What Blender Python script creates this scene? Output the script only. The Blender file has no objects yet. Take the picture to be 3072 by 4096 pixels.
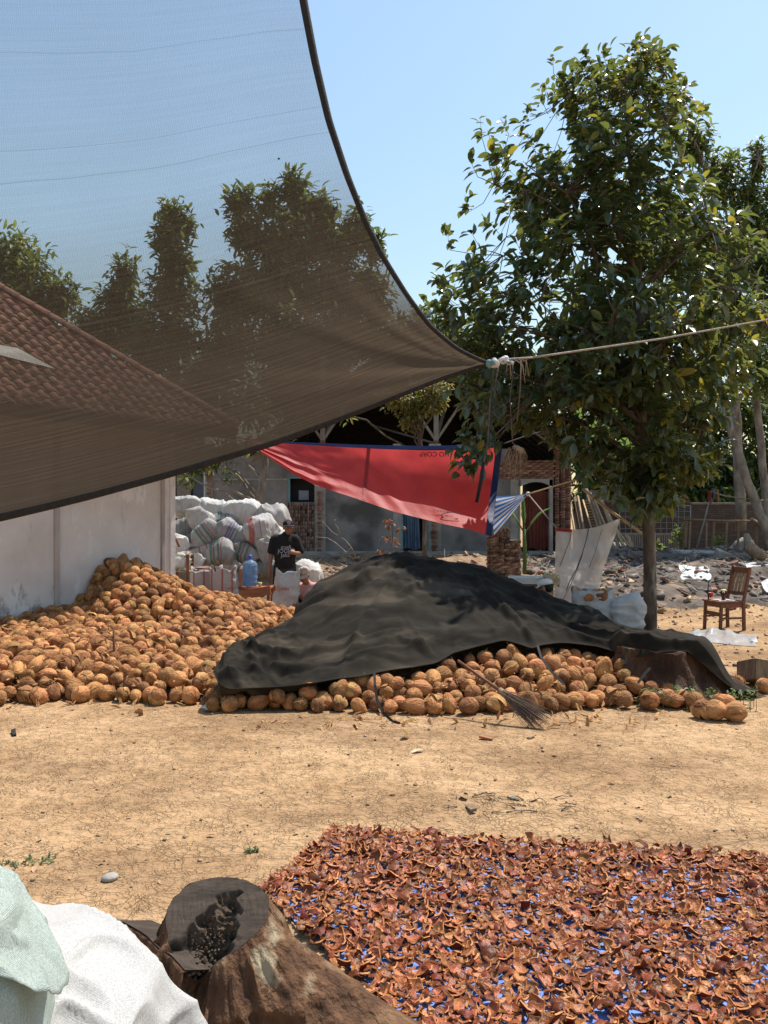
import bpy, bmesh, math, random
import numpy as np
from mathutils import Vector, Matrix, Euler

random.seed(7)
RNG = np.random.default_rng(11)
SC = bpy.context.scene
COL = SC.collection

# ------------------------------------------------------------------ camera, sky, sun, exposure
F, HOR, CH = 3300.0, 2060.0, 1.75          # focal length and horizon in photograph pixels, eye height in metres
cam_d = bpy.data.cameras.new('camera')
cam = bpy.data.objects.new('camera', cam_d)
COL.objects.link(cam)
cam.location = (0, 0, CH)
cam.rotation_euler = (math.radians(90), 0, 0)
cam_d.sensor_fit = 'VERTICAL'
cam_d.sensor_height = 36.0
cam_d.lens = 36.0 * F / 4096.0
cam_d.shift_y = (HOR - 2048.0) / 4096.0
cam_d.clip_start = 0.05
cam_d.clip_end = 3000
SC.camera = cam

SUN_AZ, SUN_EL = math.radians(45), math.radians(64)   # azimuth measured from the view direction towards the right
world = bpy.data.worlds.new('World')
SC.world = world
world.use_nodes = True
wn = world.node_tree
wn.nodes.clear()
sky = wn.nodes.new('ShaderNodeTexSky')
sky.sky_type = 'NISHITA'
sky.sun_disc = False
sky.sun_elevation = SUN_EL
sky.sun_rotation = SUN_AZ
sky.altitude = 100
sky.air_density = 2.0
sky.dust_density = 1.0
sky.ozone_density = 4.0
bg = wn.nodes.new('ShaderNodeBackground')
bg.inputs['Strength'].default_value = 0.118
wo = wn.nodes.new('ShaderNodeOutputWorld')
wn.links.new(sky.outputs[0], bg.inputs[0])
wn.links.new(bg.outputs[0], wo.inputs[0])

sun_d = bpy.data.lights.new('sun', 'SUN')
sun = bpy.data.objects.new('sun', sun_d)
COL.objects.link(sun)
sun_d.energy = 5.0
sun_d.angle = math.radians(0.53)
sun_d.color = (1.0, 0.94, 0.85)
SDIR = Vector((math.sin(SUN_AZ) * math.cos(SUN_EL), math.cos(SUN_AZ) * math.cos(SUN_EL), math.sin(SUN_EL)))
sun.rotation_euler = SDIR.to_track_quat('Z', 'Y').to_euler()
sun.location = (6, 6, 12)

SC.view_settings.view_transform = 'Standard'
SC.view_settings.look = 'None'
SC.view_settings.exposure = 0.44
SC.view_settings.gamma = 1.0
SC.render.film_transparent = False
SC.cycles.max_bounces = 8
SC.cycles.transparent_max_bounces = 16
SC.cycles.use_denoising = True

# ------------------------------------------------------------------ helpers
def P(px, py, Y):
    """a pixel of the photograph at depth Y metres -> a point of the place"""
    return Vector(((px - 1536.0) / F * Y, Y, CH - (py - HOR) / F * Y))

def PG(px, py, z=0.0):
    return P(px, py, F * (CH - z) / (py - HOR))

def _h(ix, iy, iz, seed):
    n = (ix * 374761393 + iy * 668265263 + iz * 2147483647 * 3 + seed * 974634777).astype(np.int64) & 0xffffffff
    n = ((n ^ (n >> 13)) * 1274126177) & 0xffffffff
    n = (n ^ (n >> 16)) & 0xffffffff
    return n / 4294967295.0

def vn(x, y, z=0.0, seed=0):
    """value noise in [-1, 1]"""
    x, y, z = np.broadcast_arrays(np.asarray(x, float), np.asarray(y, float), np.asarray(z, float))
    ix, iy, iz = np.floor(x).astype(np.int64), np.floor(y).astype(np.int64), np.floor(z).astype(np.int64)
    fx, fy, fz = x - ix, y - iy, z - iz
    fx, fy, fz = [f * f * (3 - 2 * f) for f in (fx, fy, fz)]
    r = 0
    for dx in (0, 1):
        for dy in (0, 1):
            for dz in (0, 1):
                w = (fx if dx else 1 - fx) * (fy if dy else 1 - fy) * (fz if dz else 1 - fz)
                r = r + w * _h(ix + dx, iy + dy, iz + dz, seed)
    return r * 2 - 1

def fbm(x, y, z=0.0, seed=0, o=4):
    r, a, f = 0, 1.0, 1.0
    for i in range(o):
        r = r + a * vn(np.asarray(x) * f, np.asarray(y) * f, np.asarray(z) * f, seed + i * 17)
        a *= 0.5
        f *= 2.03
    return r

def sstep(a, b, x):
    t = np.clip((np.asarray(x, float) - a) / (b - a), 0, 1)
    return t * t * (3 - 2 * t)

def wm(o):
    m = o.matrix_parent_inverse @ o.matrix_basis if o.parent else o.matrix_basis.copy()
    return wm(o.parent) @ m if o.parent else m

def tag(o, label=None, cat=None, group=None, kind=None):
    if label: o['label'] = label
    if cat: o['category'] = cat
    if group: o['group'] = group
    if kind: o['kind'] = kind
    return o

def thing(name, label, cat, loc=(0, 0, 0), rot=(0, 0, 0), group=None):
    o = bpy.data.objects.new(name, None)
    o.empty_display_size = 0.1
    COL.objects.link(o)
    o.location = loc
    o.rotation_euler = rot
    return tag(o, label, cat, group)

def link(name, me, parent=None, world=True):
    o = bpy.data.objects.new(name, me)
    COL.objects.link(o)
    if parent is not None:
        o.parent = parent
        if world:
            o.matrix_parent_inverse = wm(parent).inverted()
    return o

def np_mesh(name, verts, faces, mats=(), smooth=True, mi=None, uv=None):
    """verts (N,3), faces (M,k) of one size"""
    verts = np.asarray(verts, np.float32)
    faces = np.asarray(faces, np.int32)
    me = bpy.data.meshes.new(name)
    k = faces.shape[1]
    me.vertices.add(len(verts))
    me.vertices.foreach_set('co', verts.ravel())
    me.loops.add(faces.size)
    me.loops.foreach_set('vertex_index', faces.ravel())
    me.polygons.add(len(faces))
    me.polygons.foreach_set('loop_start', np.arange(0, faces.size, k, dtype=np.int32))
    me.polygons.foreach_set('loop_total', np.full(len(faces), k, np.int32))
    if smooth:
        me.polygons.foreach_set('use_smooth', np.ones(len(faces), bool))
    for m in mats:
        me.materials.append(m)
    if mi is not None:
        me.polygons.foreach_set('material_index', np.asarray(mi, np.int32))
    if uv is not None:
        l = me.uv_layers.new(name='UVMap')
        l.data.foreach_set('uv', np.asarray(uv, np.float32)[faces.ravel()].ravel())
    me.update(calc_edges=True)
    return me

def rotmats(az, tilt, roll):
    """rows of 3x3 matrices Rz(az) @ Ry(tilt) @ Rx(roll)"""
    ca, sa, ct, st, cr, sr = np.cos(az), np.sin(az), np.cos(tilt), np.sin(tilt), np.cos(roll), np.sin(roll)
    n = len(az)
    o, z = np.ones(n), np.zeros(n)
    A = np.stack([ca, -sa, z, sa, ca, z, z, z, o], 1).reshape(n, 3, 3)
    B = np.stack([ct, z, st, z, o, z, -st, z, ct], 1).reshape(n, 3, 3)
    C = np.stack([o, z, z, z, cr, -sr, z, sr, cr], 1).reshape(n, 3, 3)
    return A @ B @ C

def scatter(tv, tf, R, T, S=None):
    """copies of a template: R (n,3,3), T (n,3), S (n,) or (n,3)"""
    tv, tf = np.asarray(tv, float), np.asarray(tf, int)
    n = len(T)
    v = np.broadcast_to(tv, (n,) + tv.shape)
    if S is not None:
        S = np.asarray(S, float)
        v = v * (S[:, None, None] if S.ndim == 1 else S[:, None, :])
    v = np.einsum('nij,nkj->nki', R, v) + np.asarray(T)[:, None, :]
    f = tf[None] + (np.arange(n) * len(tv))[:, None, None]
    return v.reshape(-1, 3), f.reshape(-1, tf.shape[1])

class MB:
    """collects polygons, then links them as ONE mesh object"""
    def __init__(self):
        self.v, self.f, self.m = [], [], []
    def add(self, vs, fs, mi=0):
        b = len(self.v)
        self.v += [tuple(map(float, p)) for p in vs]
        for f in fs:
            self.f.append(tuple(int(i) + b for i in f))
            self.m.append(mi)
        return self
    def box(self, c, s, R=None, mi=0, jit=0.0):
        vs = []
        for x in (-.5, .5):
            for y in (-.5, .5):
                for z in (-.5, .5):
                    p = Vector((x * s[0], y * s[1], z * s[2]))
                    if jit:
                        p += Vector((random.uniform(-jit, jit), random.uniform(-jit, jit), random.uniform(-jit, jit)))
                    if R is not None:
                        p = R @ p
                    vs.append(p + Vector(c))
        return self.add(vs, [(0, 1, 3, 2), (4, 6, 7, 5), (0, 4, 5, 1), (2, 3, 7, 6), (0, 2, 6, 4), (1, 5, 7, 3)], mi)
    def bar(self, a, b, w, h, up=(0, 0, 1), mi=0, jit=0.0):
        a, b = Vector(a), Vector(b)
        d = (b - a)
        z = d.normalized()
        x = z.cross(Vector(up))
        if x.length < 1e-4:
            x = z.cross(Vector((1, 0, 0)))
        x.normalize()
        y = x.cross(z)
        R = Matrix((x, y, z)).transposed()
        return self.box((a + b) / 2, (w, h, d.length), R, mi, jit)
    def tube(self, pts, rad, n=8, mi=0, cap=True):
        pts = [Vector(p) for p in pts]
        if not hasattr(rad, '__len__'):
            rad = [rad] * len(pts)
        vs, fs = [], []
        x = None
        for i, p in enumerate(pts):
            d = (pts[min(i + 1, len(pts) - 1)] - pts[max(i - 1, 0)])
            d = d.normalized() if d.length > 1e-9 else Vector((0, 0, 1))
            if x is None:
                x = d.orthogonal().normalized()
            x = (x - d * x.dot(d))
            x = x.normalized() if x.length > 1e-6 else d.orthogonal().normalized()
            y = d.cross(x)
            for k in range(n):
                t = 2 * math.pi * k / n
                vs.append(p + (x * math.cos(t) + y * math.sin(t)) * rad[i])
        for i in range(len(pts) - 1):
            for k in range(n):
                fs.append((i * n + k, i * n + (k + 1) % n, (i + 1) * n + (k + 1) % n, (i + 1) * n + k))
        if cap:
            fs.append(tuple(range(n - 1, -1, -1)))
            fs.append(tuple((len(pts) - 1) * n + k for k in range(n)))
        return self.add(vs, fs, mi)
    def lathe(self, prof, c=(0, 0, 0), n=20, mi=0):
        vs, fs = [], []
        for r, z in prof:
            for k in range(n):
                t = 2 * math.pi * k / n
                vs.append((c[0] + r * math.cos(t), c[1] + r * math.sin(t), c[2] + z))
        for i in range(len(prof) - 1):
            for k in range(n):
                fs.append((i * n + k, i * n + (k + 1) % n, (i + 1) * n + (k + 1) % n, (i + 1) * n + k))
        return self.add(vs, fs, mi)
    def ell(self, c, r, R=None, nu=14, nv=9, mi=0):
        vs, fs = [], []
        for j in range(nv + 1):
            p = math.pi * j / nv
            for i in range(nu):
                t = 2 * math.pi * i / nu
                q = Vector((r[0] * math.sin(p) * math.cos(t), r[1] * math.sin(p) * math.sin(t), r[2] * math.cos(p)))
                if R is not None:
                    q = R @ q
                vs.append(q + Vector(c))
        for j in range(nv):
            for i in range(nu):
                fs.append((j * nu + i, (j + 1) * nu + i, (j + 1) * nu + (i + 1) % nu, j * nu + (i + 1) % nu))
        return self.add(vs, fs, mi)
    def mesh(self, name, mats, smooth=False):
        me = bpy.data.meshes.new(name)
        me.from_pydata(self.v, [], self.f)
        for m in (mats if isinstance(mats, (list, tuple)) else [mats]):
            me.materials.append(m)
        me.polygons.foreach_set('material_index', np.asarray(self.m, np.int32))
        if smooth:
            me.polygons.foreach_set('use_smooth', np.ones(len(self.f), bool))
        me.update()
        return me
    def build(self, name, mats, parent=None, smooth=False, world=True, bevel=0.0):
        o = link(name, self.mesh(name, mats, smooth), parent, world)
        if bevel:
            b = o.modifiers.new('bevel', 'BEVEL')
            b.width = bevel
            b.segments = 2
            b.limit_method = 'ANGLE'
        return o

def gridmesh(name, fn, nu, nv, mats, smooth=True, uvs=None, parent=None):
    """fn(U, V) -> (..,3) over the unit square"""
    U, Vv = np.meshgrid(np.linspace(0, 1, nu), np.linspace(0, 1, nv), indexing='ij')
    p = np.asarray(fn(U, Vv))
    p = np.moveaxis(p, 0, -1) if p.shape[0] == 3 and p.shape[-1] != 3 else p
    idx = np.arange(nu * nv).reshape(nu, nv)
    f = np.stack([idx[:-1, :-1], idx[1:, :-1], idx[1:, 1:], idx[:-1, 1:]], -1).reshape(-1, 4)
    uv = np.stack([U, Vv], -1).reshape(-1, 2) if uvs is None else uvs(U, Vv).reshape(-1, 2)
    return link(name, np_mesh(name, p.reshape(-1, 3), f, mats, smooth, uv=uv), parent)

# ------------------------------------------------------------------ materials
def M(name, c1, c2=None, rough=0.85, scale=4.0, detail=6.0, bump=0.0, bscale=None, rand=0.0, hue=0.0, spec=0.3,
      trans=0.0, stretch=None, contrast=(0.35, 0.65), metal=0.0, coat=0.0, sub=None, fine=0.0, alpha=1.0, coord='Object'):
    m = bpy.data.materials.new(name)
    m.use_nodes = True
    nt = m.node_tree
    N, L = nt.nodes, nt.links
    b = N['Principled BSDF']
    out = N['Material Output']
    tc = N.new('ShaderNodeTexCoord')
    mp = N.new('ShaderNodeMapping')
    L.new(tc.outputs[coord], mp.inputs[0])
    if stretch:
        mp.inputs['Scale'].default_value = stretch
    c2 = c2 or tuple(x * 0.75 for x in c1)
    nz = N.new('ShaderNodeTexNoise')
    nz.inputs['Scale'].default_value = scale
    nz.inputs['Detail'].default_value = detail
    nz.inputs['Roughness'].default_value = 0.62
    L.new(mp.outputs[0], nz.inputs['Vector'])
    rp = N.new('ShaderNodeValToRGB')
    rp.color_ramp.elements[0].position, rp.color_ramp.elements[1].position = contrast
    rp.color_ramp.elements[0].color = (*c2, 1)
    rp.color_ramp.elements[1].color = (*c1, 1)
    L.new(nz.outputs[0], rp.inputs[0])
    col = rp.outputs[0]
    if sub:                                   # a third colour in large patches
        n3 = N.new('ShaderNodeTexNoise')
        n3.inputs['Scale'].default_value = sub[1]
        n3.inputs['Detail'].default_value = 4
        L.new(mp.outputs[0], n3.inputs['Vector'])
        r3 = N.new('ShaderNodeValToRGB')
        r3.color_ramp.elements[0].position, r3.color_ramp.elements[1].position = sub[2], sub[2] + 0.12
        L.new(n3.outputs[0], r3.inputs[0])
        mx = N.new('ShaderNodeMixRGB')
        mx.inputs[2].default_value = (*sub[0], 1)
        L.new(r3.outputs[0], mx.inputs[0])
        L.new(col, mx.inputs[1])
        col = mx.outputs[0]
    if rand or hue:
        oi = N.new('ShaderNodeObjectInfo')
        ge = N.new('ShaderNodeNewGeometry')
        ad = N.new('ShaderNodeMath')
        ad.operation = 'ADD'
        L.new(oi.outputs['Random'], ad.inputs[0])
        L.new(ge.outputs['Random Per Island'], ad.inputs[1])
        fr = N.new('ShaderNodeMath')
        fr.operation = 'FRACT'
        L.new(ad.outputs[0], fr.inputs[0])
        hs = N.new('ShaderNodeHueSaturation')
        mr = N.new('ShaderNodeMapRange')
        mr.inputs['To Min'].default_value = 1 - rand
        mr.inputs['To Max'].default_value = 1 + rand
        L.new(fr.outputs[0], mr.inputs['Value'])
        L.new(mr.outputs[0], hs.inputs['Value'])
        if hue:
            m7 = N.new('ShaderNodeMath')
            m7.operation = 'MULTIPLY'
            m7.inputs[1].default_value = 7.31
            L.new(fr.outputs[0], m7.inputs[0])
            f7 = N.new('ShaderNodeMath')
            f7.operation = 'FRACT'
            L.new(m7.outputs[0], f7.inputs[0])
            mh = N.new('ShaderNodeMapRange')
            mh.inputs['To Min'].default_value = 0.5 - hue
            mh.inputs['To Max'].default_value = 0.5 + hue
            L.new(f7.outputs[0], mh.inputs['Value'])
            L.new(mh.outputs[0], hs.inputs['Hue'])
        L.new(col, hs.inputs['Color'])
        col = hs.outputs[0]
    L.new(col, b.inputs['Base Color'])
    b.inputs['Roughness'].default_value = rough
    b.inputs['Specular IOR Level'].default_value = spec
    b.inputs['Metallic'].default_value = metal
    b.inputs['Coat Weight'].default_value = coat
    b.inputs['Alpha'].default_value = alpha
    if bump:
        nb = N.new('ShaderNodeTexNoise')
        nb.inputs['Scale'].default_value = bscale or scale * 3
        nb.inputs['Detail'].default_value = 7
        L.new(mp.outputs[0], nb.inputs['Vector'])
        bp = N.new('ShaderNodeBump')
        bp.inputs['Strength'].default_value = min(1.0, bump)
        bp.inputs['Distance'].default_value = 0.02 * max(1.0, bump)
        L.new(nb.outputs[0], bp.inputs['Height'])
        L.new(bp.outputs[0], b.inputs['Normal'])
    if trans:
        tr = N.new('ShaderNodeBsdfTranslucent')
        L.new(col, tr.inputs['Color'])
        mx = N.new('ShaderNodeMixShader')
        mx.inputs[0].default_value = trans
        L.new(b.outputs[0], mx.inputs[1])
        L.new(tr.outputs[0], mx.inputs[2])
        L.new(mx.outputs[0], out.inputs[0])
    m['col'] = 1
    return m

def nodes(m):
    return m.node_tree.nodes, m.node_tree.links, m.node_tree.nodes['Principled BSDF']

MAT = {}
MAT['coconut'] = M('coconut shell fibre', (0.53, 0.25, 0.098), (0.19, 0.075, 0.027), rough=0.9, scale=9, detail=9, bump=1.0, bscale=60, rand=0.5, hue=0.008, stretch=(1, 1, 0.3))
MAT['husk'] = M('husk fibre', (0.60, 0.33, 0.135), (0.25, 0.11, 0.042), rough=0.95, scale=14, bump=0.8, bscale=90, rand=0.3, hue=0.012, stretch=(1, 1, 0.15), trans=0.1)
MAT['shell_out'] = M('shell outside', (0.20, 0.045, 0.017), (0.09, 0.021, 0.010), rough=0.42, scale=20, bump=0.3, bscale=60, rand=0.4, hue=0.01, spec=0.2)
MAT['shell_in'] = M('shell inside', (0.36, 0.122, 0.040), (0.16, 0.045, 0.016), rough=0.42, scale=22, bump=0.4, bscale=80, rand=0.55, hue=0.015, spec=0.4)
MAT['shell_rim'] = M('shell rim', (0.55, 0.23, 0.08), (0.36, 0.125, 0.04), rough=0.6, scale=30, rand=0.3)
MAT['bark'] = M('grey bark', (0.15, 0.115, 0.085), (0.06, 0.045, 0.035), rough=0.95, scale=9, bump=1.0, bscale=22, stretch=(1, 1, 0.35), sub=((0.27, 0.26, 0.22), 5.0, 0.6))
MAT['bark_pale'] = M('pale bark', (0.33, 0.29, 0.24), (0.14, 0.115, 0.09), rough=0.95, scale=5, bump=0.8, bscale=20, stretch=(1, 1, 0.5))
MAT['wood'] = M('weathered wood', (0.34, 0.24, 0.15), (0.17, 0.11, 0.065), rough=0.85, scale=4, bump=0.4, bscale=30, stretch=(6, 6, 0.6), rand=0.3)
MAT['wood_red'] = M('red brown wood', (0.20, 0.072, 0.038), (0.10, 0.036, 0.02), rough=0.55, scale=4, bump=0.2, bscale=30, stretch=(6, 6, 1), rand=0.15)
MAT['wood_orange'] = M('orange brown wood', (0.42, 0.17, 0.08), (0.27, 0.10, 0.045), rough=0.7, scale=4, bump=0.2, bscale=30, stretch=(1, 6, 6))
MAT['bamboo'] = M('dry bamboo', (0.48, 0.36, 0.20), (0.27, 0.18, 0.09), rough=0.6, scale=5, stretch=(4, 4, 0.6), rand=0.3)
MAT['plaster'] = M('white plaster', (0.72, 0.675, 0.635), (0.60, 0.55, 0.51), rough=0.92, scale=1.3, bump=0.3, bscale=14)
MAT['cement'] = M('grey cement render', (0.27, 0.255, 0.235), (0.15, 0.14, 0.13), rough=0.95, scale=1.4, bump=0.5, bscale=9, sub=((0.10, 0.095, 0.085), 0.9, 0.56))
MAT['cement_pale'] = M('pale concrete', (0.40, 0.375, 0.33), (0.26, 0.24, 0.205), rough=0.95, scale=3, bump=0.4, bscale=18)
MAT['mortar'] = M('mortar', (0.30, 0.27, 0.23), (0.19, 0.165, 0.135), rough=0.97, scale=8, bump=0.6)
MAT['brick'] = M('clay brick', (0.29, 0.135, 0.085), (0.15, 0.072, 0.05), rough=0.95, scale=9, bump=0.6, bscale=30, rand=0.42, hue=0.015, sub=((0.33, 0.27, 0.22), 6.0, 0.60))
MAT['old_brick'] = M('old grey brown brick', (0.21, 0.13, 0.092), (0.105, 0.066, 0.05), rough=0.95, scale=9, bump=0.6, bscale=30, rand=0.5, hue=0.015, sub=((0.27, 0.225, 0.185), 6.0, 0.57))
MAT['tile'] = M('clay roof tile', (0.29, 0.13, 0.085), (0.15, 0.07, 0.05), rough=0.9, scale=7, bump=0.4, bscale=25, rand=0.35, hue=0.012)
MAT['blue_wall'] = M('blue grey paint', (0.25, 0.29, 0.32), (0.17, 0.195, 0.21), rough=0.9, scale=2)
MAT['teal'] = M('teal paint', (0.17, 0.30, 0.31), (0.10, 0.19, 0.2), rough=0.7, scale=6)
MAT['dark'] = M('dark interior', (0.03, 0.03, 0.032), (0.018, 0.018, 0.02), rough=0.95)
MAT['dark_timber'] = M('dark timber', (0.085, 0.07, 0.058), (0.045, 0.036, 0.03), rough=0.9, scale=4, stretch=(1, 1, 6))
MAT['timber_grey'] = M('grey timber', (0.30, 0.27, 0.235), (0.19, 0.165, 0.14), rough=0.9, scale=4, stretch=(6, 6, 1))
MAT['rope'] = M('rope', (0.42, 0.37, 0.31), (0.25, 0.21, 0.17), rough=0.9, scale=60, bump=0.5)
MAT['rope_dark'] = M('dark rope', (0.03, 0.03, 0.03), (0.015, 0.015, 0.015), rough=0.8, scale=60)
MAT['black_cloth'] = M('black cloth', (0.018, 0.018, 0.021), (0.010, 0.010, 0.012), rough=0.9, scale=8)
MAT['navy'] = M('dark navy cloth', (0.02, 0.024, 0.04), (0.012, 0.014, 0.024), rough=0.9, scale=10)
MAT['grey_cloth'] = M('charcoal cloth', (0.05, 0.052, 0.055), (0.03, 0.031, 0.033), rough=0.95, scale=10)
MAT['pink'] = M('pale pink cloth', (0.62, 0.36, 0.34), (0.50, 0.27, 0.26), rough=0.9, scale=5)
MAT['beige'] = M('beige cloth', (0.50, 0.38, 0.30), (0.39, 0.29, 0.22), rough=0.9, scale=12)
MAT['white_cloth'] = M('white cloth', (0.80, 0.76, 0.70), (0.66, 0.62, 0.57), rough=0.9, scale=12)
MAT['skin'] = M('skin', (0.31, 0.15, 0.09), (0.23, 0.105, 0.062), rough=0.6, scale=7, spec=0.4)
MAT['hair'] = M('black hair', (0.012, 0.010, 0.009), (0.006, 0.005, 0.005), rough=0.6, scale=60, bump=0.4)
MAT['eye'] = M('eye white', (0.5, 0.46, 0.42), rough=0.3)
MAT['pale_print'] = M('pale print', (0.42, 0.42, 0.46), (0.34, 0.34, 0.38), rough=0.8)
MAT['red_print'] = M('red print', (0.55, 0.10, 0.08), (0.45, 0.09, 0.07), rough=0.8)
MAT['black_print'] = M('black print', (0.025, 0.015, 0.018), rough=0.8)
MAT['straw'] = M('straw', (0.40, 0.29, 0.19), (0.20, 0.13, 0.08), rough=0.95, scale=10, rand=0.3)
MAT['straw_dark'] = M('dry midribs', (0.23, 0.165, 0.125), (0.12, 0.08, 0.06), rough=0.9, scale=10, rand=0.35)
MAT['paper'] = M('white plastic film', (0.74, 0.74, 0.73), (0.60, 0.60, 0.60), rough=0.45, scale=8, bump=0.5, bscale=14, trans=0.25, spec=0.5)
MAT['rubble'] = M('rubble', (0.37, 0.26, 0.175), (0.19, 0.125, 0.085), rough=0.97, scale=9, bump=0.6, bscale=30, rand=0.5, hue=0.03)
MAT['ash'] = M('grey debris', (0.20, 0.17, 0.15), (0.085, 0.07, 0.06), rough=0.97, scale=9, rand=0.55, hue=0.02)
MAT['dry_leaf'] = M('dry leaf', (0.42, 0.28, 0.15), (0.24, 0.14, 0.07), rough=0.85, scale=20, rand=0.45, hue=0.02)
MAT['mulch'] = M('rotten wood', (0.13, 0.088, 0.058), (0.05, 0.033, 0.022), rough=1.0, scale=30, bump=1.0, bscale=50)
MAT['metal'] = M('grey metal', (0.30, 0.32, 0.33), (0.2, 0.21, 0.22), rough=0.5, metal=0.6)
MAT['blue_plastic'] = M('blue sheet', (0.03, 0.12, 0.55), (0.02, 0.07, 0.36), rough=0.5, scale=6, spec=0.5)
MAT['white_foam'] = M('off white board', (0.66, 0.62, 0.54), (0.54, 0.50, 0.43), rough=0.8, scale=5)
MAT['carton'] = M('brown carton', (0.30, 0.21, 0.13), (0.22, 0.15, 0.09), rough=0.9, scale=5)
MAT['red_plastic'] = M('red plastic', (0.50, 0.05, 0.03), (0.38, 0.035, 0.02), rough=0.4, scale=5, spec=0.5)
MAT['black_plastic'] = M('black plastic', (0.02, 0.022, 0.02), rough=0.4, scale=5, spec=0.5)
MAT['yellow'] = M('yellow lid', (0.62, 0.56, 0.25), rough=0.5)
MAT['straw_yellow'] = M('pale straw weave', (0.60, 0.50, 0.33), (0.42, 0.33, 0.2), rough=0.9, scale=30)
MAT['curtain_red'] = M('red brown curtain', (0.17, 0.045, 0.03), (0.10, 0.028, 0.02), rough=0.95, scale=3)
MAT['curtain_blue'] = M('blue curtain', (0.13, 0.19, 0.27), (0.08, 0.12, 0.18), rough=0.95, scale=3)

def leafmat(name, top, under, rough=0.35, rand=0.35, hue=0.025, trans=0.32, spec=0.5):
    m = M(name, top, tuple(x * 0.7 for x in top), rough=rough, scale=6, rand=rand, hue=hue, spec=spec, trans=trans)
    N, L, b = nodes(m)
    for n in N:
        if n.type == 'BSDF_TRANSLUCENT':
            for l in list(n.inputs['Color'].links):
                L.remove(l)
            hs = [k for k in N if k.type == 'HUE_SAT'][0]
            mx = N.new('ShaderNodeMixRGB')
            mx.inputs[0].default_value = 0.75
            mx.inputs[2].default_value = (*under, 1)
            L.new(hs.outputs[0], mx.inputs[1])
            L.new(mx.outputs[0], n.inputs['Color'])
    return m

MAT['leaf'] = leafmat('glossy leaf', (0.056, 0.092, 0.046), (0.30, 0.34, 0.055), rough=0.24, hue=0.02, trans=0.3, spec=0.7)
MAT['leaf_yellow'] = leafmat('backlit yellow leaf', (0.19, 0.17, 0.03), (0.52, 0.45, 0.05), rough=0.35, hue=0.02, trans=0.4)  # yellow copy of the leaf, sunlight from behind put into its colour
MAT['leaf_far'] = leafmat('far leaf', (0.065, 0.105, 0.036), (0.26, 0.32, 0.07), rough=0.5, trans=0.3)
MAT['leaf_bright'] = leafmat('bright leaf', (0.14, 0.20, 0.045), (0.42, 0.46, 0.08), rough=0.45, trans=0.4)
MAT['leaf_autumn'] = leafmat('tinted leaf', (0.20, 0.17, 0.05), (0.45, 0.33, 0.08), rough=0.5, trans=0.35, hue=0.05)
MAT['banana'] = leafmat('banana leaf', (0.09, 0.17, 0.045), (0.28, 0.44, 0.09), rough=0.45, trans=0.4, rand=0.15, hue=0.01)
MAT['weed'] = leafmat('weed leaf', (0.10, 0.14, 0.05), (0.30, 0.42, 0.09), rough=0.5, trans=0.3)
MAT['rust_leaf'] = leafmat('rusty leaf', (0.26, 0.10, 0.05), (0.5, 0.2, 0.08), rough=0.6, trans=0.3)

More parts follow.
